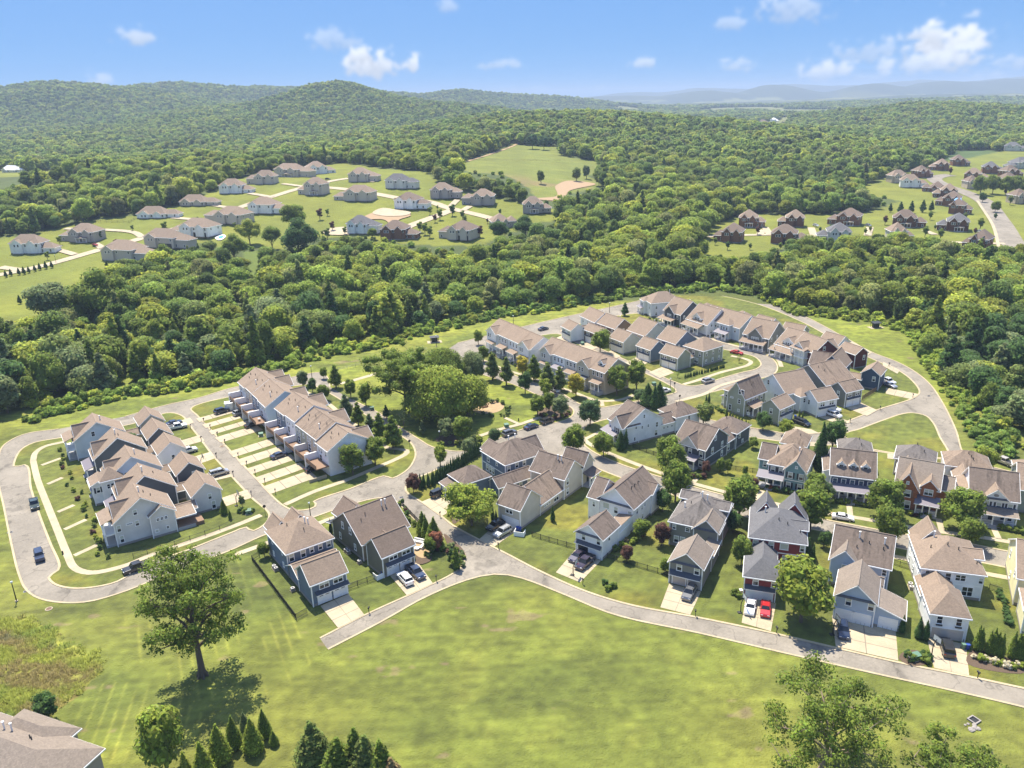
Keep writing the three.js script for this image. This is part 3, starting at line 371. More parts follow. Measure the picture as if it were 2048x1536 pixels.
    if (trim && !o.open) {
      const t = 0.2, tm = o.trimM || M.trim; for (const [px, pz] of [[x, z], [x1, z], [x1, z1], [x, z1]]) { const q = mesh('corner_board', cornerGeo(h - y - 0.1), tm, g); q.position.set(px, y, pz); }
      if (o.pent) mesh('band_board', box(w, 0.22, 0.1, mx, h - 0.1, z + 0.06), tm, g); if (o.band) mesh('band_board', box(w + 0.06, 0.24, d + 0.06, mx, o.band, mz), tm, g);
    }
    if (o.pent && roof === 'g') mesh('pent_roof', slab([[x, h + 0.02, z + 0.5], [x1, h + 0.02, z + 0.5], [x1, h + 0.22, z + 0.02], [x, h + 0.22, z + 0.02]], 0.12), o.pentM || rm, g);
    return W;
  }
  face(W, f) { return f === 'f' ? [W.x, W.z, 0, W.w] : f === 'b' ? [W.x + W.w, W.z - W.d, Math.PI, W.w] : f === 'r' ? [W.x + W.w, W.z, Math.PI / 2, W.d] : [W.x, W.z - W.d, -Math.PI / 2, W.d]; }
  at(W, f, u) { const [x, z, a, n] = this.face(W, f); return [x + Math.cos(a) * u, z - Math.sin(a) * u, a, n]; }
  // windows on a face: each [distance from the face's left end, sill height, width, height, kind]
  win(W, f, list, o = {}) {
    for (const [u, v, w = 0.9, h = 1.5, kind = 0] of list) {
      const [x, z, a] = this.at(W, f, u), t = windowParts(w, h, kind), q = new THREE.Group(); q.name = 'window'; q.position.set(x, v, z); q.rotation.y = a; this.g.add(q);
      mesh('frame', t.frame, o.frame || M.trim, q); if (kind < 2) mesh('pane', t.up, kind === 0 ? M.blind : M.glass, q); mesh('pane', t.lo, kind === 2 ? M.blind : M.glass, q);
      if (o.shutter) for (const s of [-1, 1]) mesh('shutter', box(0.42, h + 0.1, 0.06, s * (w / 2 + 0.38), h / 2, 0.05), o.shutter, q);
      if (o.boxes) mesh('flower_box', box(w + 0.2, 0.25, 0.3, 0, -0.25, 0.2), M.shutter, q);
    }
    return this;
  }
  // n windows spread evenly at each sill height
  row(W, f, n, sills, w = 0.9, h = 1.5, o = {}) { const L = this.face(W, f)[3], l = []; for (const v of sills) for (let i = 0; i < n; i++) l.push([L * (i + 0.5) / n, v, w, h, o.kind ?? 0]); return this.win(W, f, l, o); }
  garage(W, f, list, o = {}) {   // each [distance, width]
    for (const [u, w] of list) {
      const [x, z, a] = this.at(W, f, u), q = mesh('garage_door', garageDoorGeo(w, 2.25), o.m || M.garage, this.g); q.position.set(x, 0.06, z); q.rotation.y = a;
      mesh('door_frame', merge([box(0.16, 2.45, 0.12, -w / 2 - 0.08, 1.22, 0.05), box(0.16, 2.45, 0.12, w / 2 + 0.08, 1.22, 0.05), box(w + 0.32, 0.18, 0.12, 0, 2.36, 0.05)]), M.trim, q);
      if (o.lights) for (const s of [-1, 1]) mesh('door_window', box(w * 0.3, 0.28, 0.03, s * w * 0.24, 1.92, 0.075), M.glass, q);
    }
    return this;
  }
  awning(W, f, u, w, y, d = 0.9, m = ROOF.metal, rise = 0.55) {
    const [x, z, a] = this.at(W, f, u), q = new THREE.Group(); q.name = 'awning'; q.position.set(x, y, z); q.rotation.y = a; this.g.add(q);
    mesh('awning_roof', slab([[-w / 2, 0, d], [w / 2, 0, d], [w / 2, rise, 0.02], [-w / 2, rise, 0.02]], 0.1), m, q); mesh('awning_fascia', box(w + 0.06, 0.14, 0.08, 0, -0.1, d - 0.03), M.trim, q);
    const l = []; for (let i = 0; i <= w / 0.7; i++) { const s = box(0.05, 0.06, Math.hypot(d, rise), -w / 2 + i * 0.7, 0, 0); s.rotateX(0); l.push(s); } for (const s of l) { const cx = (s.boundingBox, s.computeBoundingBox(), (s.boundingBox.min.x + s.boundingBox.max.x) / 2); s.translate(-cx, 0, 0); s.rotateX(Math.atan2(rise, d)); s.translate(cx, rise / 2 + 0.03, d / 2); } mesh('seam', merge(l), m, q);
    return this;
  }
  // open porch in front of face f: offset along it, width, depth, floor height, roof height, columns
  porch(W, f, u, w, d, o = {}) {
    const { fy = 0.6, h = 3.1, n = 4, rm = ROOF.tan, rise = 0.9, storeys = 1, rail = true } = o, [x, z, a] = this.at(W, f, u), q = new THREE.Group(); q.name = 'porch'; q.position.set(x, 0, z); q.rotation.y = a; this.g.add(q);
    for (let s = 0; s < storeys; s++) {
      const y0 = s ? h + (s - 1) * 2.9 : fy, y1 = h + s * 2.9; mesh('porch_floor', box(w, s ? 0.3 : y0, d, 0, s ? y0 - 0.15 : y0 / 2, d / 2 + 0.01), s ? M.trim : M.porch, q);
      for (let i = 0; i < n; i++) { const cx = -w / 2 + 0.18 + (w - 0.36) * i / (n - 1); mesh('column', merge([box(0.26, y1 - y0, 0.26, cx, (y0 + y1) / 2, d - 0.2), box(0.36, 0.16, 0.36, cx, y0 + 0.08, d - 0.2), box(0.36, 0.16, 0.36, cx, y1 - 0.08, d - 0.2)]), M.trim, q); }
      if (rail) { const l = []; for (let i = 0; i < n - 1; i++) { if (!s && i === (o.gap ?? Math.floor((n - 1) / 2))) continue; const c0 = -w / 2 + 0.18 + (w - 0.36) * i / (n - 1), c1 = -w / 2 + 0.18 + (w - 0.36) * (i + 1) / (n - 1); l.push(box(c1 - c0 - 0.3, 0.08, 0.08, (c0 + c1) / 2, y0 + 0.95, d - 0.2), box(c1 - c0 - 0.3, 0.06, 0.06, (c0 + c1) / 2, y0 + 0.15, d - 0.2)); for (let t = c0 + 0.3; t < c1 - 0.2; t += 0.22) l.push(box(0.05, 0.8, 0.05, t, y0 + 0.55, d - 0.2)); } if (l.length) mesh('railing', merge(l), M.trim, q); }
      mesh('beam', box(w, 0.3, 0.24, 0, y1 - 0.06, d - 0.2), M.trim, q);
    }
    const t = h + (storeys - 1) * 2.9 + 0.1; mesh('porch_roof', slab([[-w / 2 - 0.3, t, d + 0.35], [w / 2 + 0.3, t, d + 0.35], [w / 2 + 0.3, t + rise, 0.03], [-w / 2 - 0.3, t + rise, 0.03]], 0.14), rm, q); mesh('porch_fascia', box(w + 0.7, 0.2, 0.1, 0, t - 0.1, d + 0.36), M.trim, q);
    if (o.door !== false) mesh('front_door', merge([box(1.0, 2.1, 0.08, (o.doorU || 0), fy + 1.05, 0.05)]), o.doorM || M.shutter, q);
    if (storeys === 1) mesh('porch_steps', merge([box(1.8, fy * 0.66, 0.35, o.doorU || 0, fy * 0.33, d + 0.18), box(1.8, fy * 0.33, 0.35, o.doorU || 0, fy * 0.165, d + 0.53)]), M.porch, q);
    return this;
  }
  roofY(W, x, z) { const u = Math.abs(x - W.x - W.w / 2), v = Math.abs(z - W.z + W.d / 2); if (W.roof === 'g') return W.h + W.rise * (1 - u / (W.w / 2)); if (W.roof === 's') return W.h + W.rise * (1 - v / (W.d / 2)); const hw = W.w / 2 + W.ov, hd = W.d / 2 + W.ov, m = Math.min(hw, hd); return W.h + W.rise * Math.min(1, (hw - u) / m, (hd - v) / m); }
  // roof pipes at fractions of the wing's plan
  vents(W, list, tall = 0.7) { for (const [u, v, big] of list) { const x = W.x + u * W.w, z = W.z - v * W.d, y = this.roofY(W, x, z), hh = big ? tall + 0.5 : 0.5, r = big ? 0.13 : 0.1; const c = new THREE.CylinderGeometry(r, r, hh + 0.5, 8); c.translate(x, y + hh / 2, z); const p = mesh('vent_pipe', c, big ? M.pipe : M.soot, this.g); if (big) { const k = new THREE.CylinderGeometry(r * 1.7, r * 1.7, 0.12, 8); k.translate(x, y + hh + 0.3, z); mesh('pipe_cap', k, M.pipe, p); } } return this; }
  // a small gabled dormer standing on the slope that faces the viewer
  dormer(W, u, w, o = {}) { const h0 = W.h + 0.55, zz = W.z - W.d * 0.16; const D = this.l(W.x + u - w / 2, zz, w, W.d * 0.22, h0 + 1.5, { y: W.h + 0.1, roof: 'g', wall: o.wall || M.trim, rm: o.rm, ov: 0.2, trim: false, found: false, rise: w * 0.45 }); this.win(D, 'f', [[w / 2, h0 + 0.2, w * 0.55, 1.15, 1]]); return this; }
  // air conditioners on the ground beside the house, each a thing of its own
  ac(list, label) {
    list.forEach(([x, z], i) => {
      const [px, pz] = [this.e[0] + x * this.c + z * this.s, this.e[1] - x * this.s + z * this.c], t = thing('air_conditioner', label.replace('*', ORD[i]), 'air conditioner', px, LOT_Y, pz, this.e[2]);
      const l = [box(0.78, 0.7, 0.78, 0, 0.37, 0)]; for (let k = 0; k < 5; k++) l.push(box(0.82, 0.04, 0.82, 0, 0.14 + k * 0.14, 0)); mesh('casing', merge(l), M.found, t);
      mesh('top_ring', new THREE.TorusGeometry(0.33, 0.06, 5, 14).rotateX(Math.PI / 2).translate(0, 0.75, 0), M.trim, t); mesh('fan_grille', new THREE.CylinderGeometry(0.3, 0.3, 0.05, 12).translate(0, 0.75, 0), M.soot, t); mesh('pad', box(1, 0.08, 1, 0, 0.04, 0), M.kerb, t);
    });
    return this;
  }
}

// ---------------------------------------------------------------- houses with garages towards the lower road
const E = (...a) => a;
{ // blue house beside the open meadow
  const H = new House('blue_house', 'dark blue house with tan hipped roof beside the open meadow, leftmost above the lower road', 'house', E(-40.7, -133.7, 0.628, 7.5));
  const g = H.w(E(-40.7, -133.7, 0.628, 7.5), 7, 5.4, { roof: 's', wall: WALL.slate, rise: 2.7 });
  H.win(g, 'f', [[2.7, 3.5, 1.9, 1.5], [5.7, 3.5, 1.9, 1.5]]).garage(g, 'f', [[2.5, 2.7], [5.9, 2.7]], { lights: 1 }).awning(g, 'f', 4.2, 7.2, 2.75);
  const m = H.w(E(-48.2, -144.4, 0.654, 10.3), 11.5, 5.9, { roof: 'h', wall: WALL.slate, rise: 3.6 });
  const k = m.w / 10; H.win(m, 'f', [[0.9 * k, 3.7, 0.95, 1.7], [3.4 * k, 3.7, 0.95, 1.7], [5.3 * k, 4.1, 0.75, 1.25], [7.2 * k, 4.1, 0.75, 1.25], [9.1 * k, 4, 0.8, 1.35], [8.6 * k, 0.9, 1.7, 1.7]]).row(m, 'l', 2, [1.2, 4.2], 0.6, 1);
  H.l(m.x, g.z - g.d, m.w * 0.9, g.z - g.d - m.z, 3.1, { roof: 's', wall: WALL.slate, rise: 1.6 });
  H.l(m.x + 0.8, m.z - m.d + 1.6, 4, 4.6, 5.9, { roof: 'g', wall: WALL.slate, rise: 2.3, y: 3, trim: false }); H.l(m.x + m.w - 5, m.z - m.d + 1, 4, 4, 5.9, { roof: 'g', wall: WALL.slate, rise: 2.1, y: 3, trim: false });
  H.vents(m, [[0.62, 0.42, 1], [0.68, 0.4, 1], [0.52, 0.26], [0.3, 0.6]]).ac([[-1.1, -8], [-1.1, -17.5], [-1.1, -18.6]], '* air conditioner from the driveway beside the left wall of the dark blue house');
}
{ // olive house
  const H = new House('olive_house', 'dark olive house with big brown roof and two white garage doors, beside the gravel patio', 'house', E(-28, -143.4, 0.691, 7.7));
  const g = H.w(E(-28, -143.4, 0.691, 7.7), 6.5, 5.3, { roof: 's', wall: WALL.olive, rm: ROOF.brown, rise: 2.8 });
  H.win(g, 'f', [[2.6, 3.5, 1.9, 1.5], [5.8, 3.5, 1.9, 1.5]]).garage(g, 'f', [[2.3, 2.7], [5.6, 2.7]], { lights: 1 }).awning(g, 'f', 4, 7, 2.75);
  const m = H.w(E(-33.4, -150.1, 0.687, 11.8), 13.5, 4.4, { roof: 's', wall: WALL.olive, rm: ROOF.brown, rise: 4.9 });
  H.row(m, 'l', 2, [1.3], 0.7, 1.4).win(m, 'l', [[5, 4.6, 0.75, 1.5], [8.4, 4.6, 0.75, 1.5]]);
  H.l(m.x + 3.2, g.z - g.d + 0.5, 5, Math.abs(g.z - g.d - m.z) + 2, 3.2, { roof: 'g', wall: WALL.olive, rm: ROOF.brown, trim: false });
  H.l(m.x + 1, m.z - m.d + 4.5, 6, 5.5, 6, { roof: 'g', wall: WALL.olive, rm: ROOF.brown, y: 3, trim: false, rise: 2.8 }); H.l(m.x - 0.2, m.z - m.d, 5, 2.4, 3, { roof: 'lb', wall: WALL.olive, rm: ROOF.metal, rise: 0.8, open: 1 });
  H.vents(m, [[0.72, 0.4, 1], [0.8, 0.4, 1], [0.2, 0.3], [0.33, 0.36]]).ac([[-1, -8.5]], 'air conditioner beside the garage wall of the dark olive house').ac([[m.x - 1, m.z - 5], [m.x - 1, m.z - 6.1]], '* air conditioner of the pair beside the long left wall of the olive house');
  // bin screen by the garage
  mesh('screen_wall', merge([box(1.5, 1.2, 0.1, -0.9, 0.6, -0.1), box(0.1, 1.2, 1.6, -1.6, 0.6, -0.9)]), M.trim, H.g);
}
{ // slate blue house behind the hedge
  const H = new House('slate_blue_house', 'slate blue house with hipped grey-brown roofs and white-framed sunporch behind the tall hedge', 'house', E(-2.2, -184.8, 0.605, 13));
  const m = H.w(E(-2.2, -184.8, 0.605, 13), 11, 5.9, { roof: 'h', wall: WALL.slate, rm: ROOF.brownstain, rise: 3.5, band: 2.9 });
  H.win(m, 'f', [[1, 3.6], [3.6, 4, 0.9, 1.4], [6, 4, 0.8, 1.3], [9.4, 4, 0.8, 1.3], [1.4, 0.9]]).win(m, 'l', [[3, 3.8, 0.9, 1.4], [7, 4.2, 0.6, 0.9], [2.4, 0.9, 0.9, 1.6], [4, 0.9, 0.9, 1.6], [5.2, 0.9, 0.9, 1.6]]).vents(m, [[0.45, 0.62, 1], [0.6, 0.6, 1]]);
  H.l(m.x + m.w - 5.4, m.z - 2.2, 5.9, 6, 5.9, { roof: 's', wall: WALL.slate, rm: ROOF.brownstain, rise: 2.9, trim: false }); H.l(m.x + 1, m.z - m.d + 3, 5, 4.6, 5.9, { roof: 'g', wall: WALL.slate, rm: ROOF.brownstain, trim: false });
  const g = H.w(E(-12.6, -176.9, 0.697, 7.8), 7, 4.6, { roof: 'h', wall: WALL.slate, rm: ROOF.brownstain, rise: 2.6 });
  H.win(g, 'l', [[2, 3, 0.9, 1.2], [5, 2.9, 0.9, 1.3]]); const s = H.l(g.x - 2.6, g.z - 2.6, 2.6, 4.4, 2.9, { roof: 'll', rise: 0.8, wall: WALL.slate, rm: ROOF.brownstain }); H.garage(s, 'l', [[2.2, 2.9]]);
  const p = H.l(g.x + g.w, m.z + 4.6, m.x + 4 - g.x - g.w + 1.5, 4.4, 3, { roof: 's', wall: WALL.slate, rm: ROOF.brownstain, rise: 1.7 }); H.row(p, 'f', 4, [0.5], 0.8, 2.1);
}
{ // beige house
  const H = new House('beige_house', 'long beige house with stained brown gables beside the bushy yellow-green tree', 'house', E(-3.8, -165.5, -0.641, 6.2));
  const g = H.w(E(-3.8, -165.5, -0.641, 6.2), 8.2, 5.4, { roof: 's', wall: WALL.beige, rm: ROOF.brownstain, rise: 3.3 });
  H.win(g, 'f', [[2.6, 3.5, 0.8, 1.5], [3.6, 3.5, 0.8, 1.5]]).garage(g, 'f', [[g.w * 0.55, 4.6]]);
  const q = H.l(g.w - 8.5, -g.d, 8.5, 10, 3.2, { roof: 'g', wall: WALL.beige, rm: ROOF.tanstain, rise: 3.7 }); H.win(q, 'r', [[2, 1.6, 0.6, 0.6], [3, 1.6, 0.6, 0.6], [4, 1.6, 0.6, 0.6], [7, 1, 1.9, 1.7]]);
  H.l(g.w - 8, -g.d - 2.2, 4, 5.4, 3.4, { roof: 'll', wall: WALL.beige, rm: ROOF.tanstain, rise: 2, trim: false });
  const m = H.l(g.w - 9.6, -g.d - 10, 10, 8.5, 5.8, { roof: 's', wall: WALL.beige, rm: ROOF.brownstain, rise: 3.4 }); H.win(m, 'r', [[1.6, 3.6], [1.6, 0.9]]).vents(m, [[0.6, 0.4, 1], [0.7, 0.4, 1]]);
  const b = H.l(g.w - 5.6, -g.d - 18.5, 6.2, 5, 5.8, { roof: 's', wall: WALL.beige, rm: ROOF.brownstain, rise: 3 }); H.porch(b, 'r', 2.5, 4.6, 2.2, { rm: ROOF.brownstain });
}
{ // white house with two dark cars
  const H = new House('white_house', 'white house with grey gables and open garage behind the two dark parked cars', 'house', E(13.4, -152.1, -0.627, 6.5));
  const g = H.w(E(13.4, -152.1, -0.627, 6.5), 7.2, 5.3, { roof: 'g', wall: WALL.white, rm: ROOF.brownstain, rise: 2.5, pent: 1, pentM: ROOF.grey });
  H.win(g, 'f', [[1.9, 3.6, 0.8, 1.5], [5.6, 3.6, 0.8, 1.5]]).win(g, 'r', [[3, 3.4, 0.7, 1.4]]).garage(g, 'f', [[g.w * 0.73, 2.6]]).awning(g, 'f', g.w / 2, g.w, 2.8);
  mesh('dark_garage_panel', box(2.5, 2.3, 0.05, g.w * 0.27, 1.2, 0.03), M.dark, H.g);  // flat dark panel painted for the unlit inside of the garage
  const m = H.w(E(19.5, -165.7, -0.702, 9.4), 13.5, 6, { roof: 'g', wall: WALL.white, rm: ROOF.brownstain, rise: 3.8, pent: 1, pentM: ROOF.grey });
  H.win(m, 'f', [[2.4, 3.9, 1.5, 1.4, 2], [5, 3.4], [8.6, 3.4], [1, 1], [4.6, 1]]).win(m, 'r', [[2, 3.6, 0.7, 1.4], [4.5, 3.6, 0.6, 1], [6, 3.8, 0.5, 1], [5, 1, 0.6, 1.2], [10, 3.6, 0.7, 1.5], [9.4, 1.2, 0.6, 1.1]]);
  const a = H.w(E(17.6, -166.7, -0.680, 2.7), 8.5, 6, { roof: 's', wall: WALL.white, rm: ROOF.brownstain, rise: 3.2 }); H.win(a, 'f', [[1.4, 3.6, 0.6, 1.2]]);
  H.l(m.x + m.w - 3, m.z - m.d + 4.6, 3.4, 4.4, 6, { roof: 's', wall: WALL.white, rm: ROOF.brownstain, trim: false });
  const k = H.l(g.w - 3.4, -g.d, 3.3, Math.abs(m.z + g.d), 3.4, { roof: 'll', wall: WALL.white, rm: ROOF.tanstain, rise: 0.8 });
  mesh('yard_wall', box(0.2, 2.8, 6, g.w - 0.1, 1.4, -g.d - 3), WALL.white, H.g);
  for (const q of [0.3, 0.42, 0.55]) { const x = m.x + m.w * 0.72, z = m.z - m.d * q, y = H.roofY(m, x, z); mesh('vent_pipe', merge([box(0.16, 0.9, 0.16, x, y + 0.5, z), box(0.5, 0.14, 0.16, x + 0.18, y + 0.95, z)]), M.soot, H.g); }
}
{ // grey olive house
  const H = new House('grey_olive_house', 'grey-olive house with stained grey hipped roof, between the white house and the red house', 'house', E(31.5, -139.4, -0.478, 6.7));
  const e0 = H.e;
  const g = H.l(0, 0, e0[3], 7.6, 5.3, { roof: 'g', wall: WALL.greyolive, rm: ROOF.greytan, rise: 2.6, pent: 1, pentM: ROOF.grey });
  H.win(g, 'f', [[2, 3.5, 0.9, 1.6], [5.6, 3.5, 0.9, 1.6]]).garage(g, 'f', [[2.1, 2.7], [5.3, 2.7]], { m: M.garageTan }).awning(g, 'f', g.w / 2, g.w - 0.2, 2.75, 1.1, ROOF.metal, 0.7);
  const m = H.w(E(34.4, -154.2, -0.598, 10.6), 13.5, 6, { roof: 'h', wall: WALL.greyolive, rm: ROOF.greystain, rise: 3.6 });
  H.win(m, 'f', [[1, 4.2, 0.6, 1], [4, 4.3, 0.8, 0.8, 1], [1.6, 1], [3, 1], [8, 3.6, 1.9, 1.5]]);
  H.l(m.x + m.w * 0.52, m.z + 0.6, m.w * 0.48 + 0.2, 5, 6, { roof: 'g', wall: WALL.greyolive, rm: ROOF.greytan, rise: 2.4, pent: 1, pentM: ROOF.grey });
  H.l(m.x - 0.2, m.z - m.d + 4, 3.6, 3.2, 7.4, { roof: 's', wall: WALL.greyolive, rm: ROOF.greystain, y: 5, trim: false, rise: 1 }); H.l(m.x + m.w - 3, m.z - m.d + 6, 3.4, 3.4, 7.4, { roof: 's', wall: WALL.greyolive, rm: ROOF.greystain, y: 5, trim: false, rise: 1 });
  H.l(g.w - 2.2, -g.d, 2.3, Math.abs(m.z + g.d), 3.6, { roof: 'lr', wall: WALL.greyolive, rm: ROOF.greytan, rise: 0.6 });
  H.vents(m, [[0.5, 0.5, 1], [0.6, 0.52, 1], [0.2, 0.3, 1], [0.3, 0.4]]);
}
{ // red house
  const H = new House('red_house', 'dark red house with slate grey hipped roof behind the white and red parked cars', 'house', E(45.2, -133.6, -0.314, 6));
  const g = H.l(0, 0, H.e[3], 7, 5.2, { roof: 'h', wall: WALL.red, rm: ROOF.grey, rise: 2.7 });
  H.win(g, 'f', [[2.1, 3.4, 0.9, 1.6], [5.6, 3.4, 0.9, 1.6]]).garage(g, 'f', [[g.w / 2, 5]], { lights: 0 }).awning(g, 'f', g.w / 2, g.w - 0.2, 2.8, 1);
  const m = H.w(E(50, -146.8, -0.369, 11.2), 13, 6, { roof: 'h', wall: WALL.red, rm: ROOF.grey, rise: 3.6, band: 3 });
  H.win(m, 'f', [[1.2, 3.8, 0.9, 1.5], [4.4, 3.7, 0.9, 1.6], [7, 4, 1.5, 1.3, 2], [10.6, 4.1, 0.7, 1.3], [10.4, 0.9, 1.8, 1.7], [7.4, 0.9]]);
  H.l(m.x + 0.4, m.z - m.d + 3.2, 5, 5, 6, { roof: 'g', wall: WALL.red, rm: ROOF.grey, rise: 3.6, trim: false }); H.l(m.x + 6.2, m.z - m.d + 2, 5.4, 5.2, 6, { roof: 'g', wall: WALL.red, rm: ROOF.grey, rise: 3.4, trim: false });
  H.l(m.x + m.w - 3.4, m.z - 4, 3.6, 3.4, 7.2, { roof: 's', wall: WALL.red, rm: ROOF.grey, y: 5, rise: 0.9, trim: false });
  H.l(0.5, -g.d, 5.4, Math.abs(m.z + g.d), 3.4, { roof: 'g', wall: WALL.red, rm: ROOF.grey, rise: 2 }); H.vents(m, [[0.25, 0.6, 1], [0.5, 0.3], [0.66, 0.25], [0.9, 0.2]]);
}
{ // light blue house with the three-door garage
  const H = new House('light_blue_house', 'light blue house with stained brown roof and three garage doors on the wide driveway', 'house', E(60.4, -126.5, -0.470, 6.9));
  const g = H.l(0, 0, H.e[3], 9, 5.4, { roof: 'g', wall: WALL.skyblue, rm: ROOF.greytan, rise: 3, pent: 1, pentM: ROOF.grey });
  H.win(g, 'f', [[2.3, 3.6, 0.9, 1.6], [6.2, 3.6, 0.9, 1.6]]).garage(g, 'f', [[g.w * 0.28, 3.1], [g.w * 0.7, 3.1]]);
  const k = H.l(g.w, -0.6, 5, 6, 2.9, { roof: 'lr', wall: WALL.skyblue, rm: ROOF.greytan, rise: 1.9 }); H.garage(k, 'f', [[2.5, 3]]);
  const m = H.w(E(64.3, -138.7, -0.208, 11.1), 11, 6, { roof: 's', wall: WALL.skyblue, rm: ROOF.brownstain, rise: 4.2 });
  const c = H.l(m.x - 0.1, m.z + 1, m.w * 0.46, 6, 6, { roof: 'g', wall: WALL.skyblue, rm: ROOF.greytan, rise: 2.4 }); H.win(c, 'f', [[3.2, 3.6, 1.9, 1.5], [3, 0.9, 1.8, 1.6]]);
  H.win(m, 'f', [[m.w * 0.55, 4.8, 0.9, 0.7, 2], [m.w * 0.92, 4, 0.7, 1.3, 1], [m.w * 0.7, 0.9, 1.9, 1.8]]).row(m, 'l', 3, [1, 3.9], 0.7, 1.3);
  H.l(0.6, -g.d, 7, Math.max(1, Math.abs(c.z + g.d)), 3.4, { roof: 's', wall: WALL.skyblue, rm: ROOF.greytan, rise: 1.4 }); H.vents(m, [[0.42, 0.36, 1], [0.86, 0.34, 1], [0.4, 0.2], [0.6, 0.3], [0.85, 0.25]]);
}
{ // white hipped house at the right
  const H = new House('white_hipped_house', 'white house with tan hipped roofs and grey garage door behind the dark wagon', 'house', E(75.4, -120.3, -0.282, 6.1));
  const g = H.l(0, 0, H.e[3], 8.4, 5.3, { roof: 'h', wall: WALL.white, rm: ROOF.tan, rise: 2.9 });
  H.win(g, 'f', [[g.w * 0.24, 3.3, 0.85, 1.6, 1], [g.w * 0.76, 3.3, 0.85, 1.6, 1]], { boxes: 1 }).garage(g, 'f', [[g.w / 2, 5.2]], { m: M.garageTan }).win(g, 'l', [[3, 3.4, 0.8, 1.5]]);
  const m = H.w(E(80.3, -133.9, -0.404, 11.1), 12.5, 6, { roof: 'h', wall: WALL.white, rm: ROOF.tan, rise: 3.7, band: 3.1 });
  H.win(m, 'f', [[1.2, 3.8, 0.9, 1.5, 1], [4.8, 3.7, 0.9, 1.6, 1], [7, 4, 1.7, 1.2, 1], [10.6, 3.9, 0.7, 1.2], [8.6, 0.8, 1.8, 1.9, 1]]).row(m, 'l', 3, [1, 3.9], 0.7, 1.3);
  H.l(m.x + 0.5, m.z - m.d + 3, 5.5, 5.4, 6, { roof: 'g', wall: WALL.white, rm: ROOF.tan, rise: 3.4, trim: false }); H.l(m.x + m.w - 3.2, m.z - 4, 3.5, 3.6, 7.2, { roof: 's', wall: WALL.white, rm: ROOF.tan, y: 5, trim: false, rise: 0.9 });
  H.l(0.2, -g.d, 6, Math.abs(m.z + g.d), 3.6, { roof: 'g', wall: WALL.white, rm: ROOF.tan, rise: 2 }); H.vents(m, [[0.3, 0.66, 1], [0.2, 0.4], [0.45, 0.35], [0.62, 0.3], [0.9, 0.15]]);
  H.ac([[m.x - 1, m.z - 1], [m.x - 1, m.z - 2.2]], '* air conditioner beside the left wall of the white hipped house at the right');
}
{ // pale yellow house cut by the right edge
  const H = new House('pale_yellow_house', 'pale yellow house cut off by the right edge of the picture', 'house', E(92.8, -120.7, -0.454, 7.7));
  const g = H.l(0, 0, 9, 7, 5.2, { roof: 'h', wall: WALL.yellow, rm: ROOF.tan, rise: 2.8 });
  const m = H.l(-0.4, -9.5, 12.5, 15, 6.2, { roof: 's', wall: WALL.yellow, rm: ROOF.tan, rise: 4.2 }); H.win(m, 'l', [[3, 3.8, 0.7, 1.5], [11, 4, 0.8, 1.4], [7, 1.2, 0.7, 1.3]]).win(g, 'f', [[2.2, 3.4], [5.6, 3.4]]);
  H.l(1, -7, 5, 2.5, 3.4, { roof: 'g', wall: WALL.yellow, rm: ROOF.tan, rise: 1.5 }); H.porch(m, 'b', 4, 6, 2.2, { rm: ROOF.tan });
}
// ---------------------------------------------------------------- houses along the middle street
{ // big white gabled house
  const H = new House('white_gabled_house', 'big white gabled house with violet metal porch roof on the corner of the middle street', 'house', E(28.3, -213.8, -1.068, 7.5));
  const m = H.l(0, 0, H.e[3], 13.5, 6.1, { roof: 's', wall: WALL.white, rm: ROOF.brownstain, rise: 4.3 });
  H.win(m, 'r', [[4, 4.6, 0.5, 0.9, 1], [6.2, 4.2, 0.5, 0.8, 1], [8.4, 4.2, 0.5, 0.8, 1], [11.6, 3.6, 0.7, 1.4, 1], [11.4, 0.9, 0.9, 1.7], [3.6, 1, 0.5, 1, 1], [6.8, 7.4, 0.45, 1, 1]]);
  const c = H.l(H.e[3] - 5.05, 0.9, 5, 6, 6.1, { roof: 'g', wall: WALL.white, rm: ROOF.brownstain, rise: 2.7 }); H.win(c, 'f', [[2.5, 3.5, 1, 1.6, 1], [2.5, 0.8, 1, 1.7, 1]], { shutter: M.shutter });
  H.porch(m, 'f', 2.6, 6, 2.4, { rm: ROOF.violet, n: 4 });
  const k = H.l(H.e[3] - 5, -13.5, 4.8, 5.2, 4, { roof: 'g', wall: WALL.white, rm: ROOF.brownstain, rise: 1.9 }); H.win(k, 'r', [[1, 2.2, 0.5, 0.5, 1], [2.4, 2.2, 0.5, 0.5, 1], [4, 2.2, 0.5, 0.5, 1]]);
  const g = H.l(H.e[3] - 7.5, -18.7, 7.6, 9, 5, { roof: 'h', wall: WALL.white, rm: ROOF.brownstain, rise: 2.8 }); H.win(g, 'r', [[5, 3, 0.7, 1.4, 1]]).vents(g, [[0.5, 0.35], [0.6, 0.3]]);
}
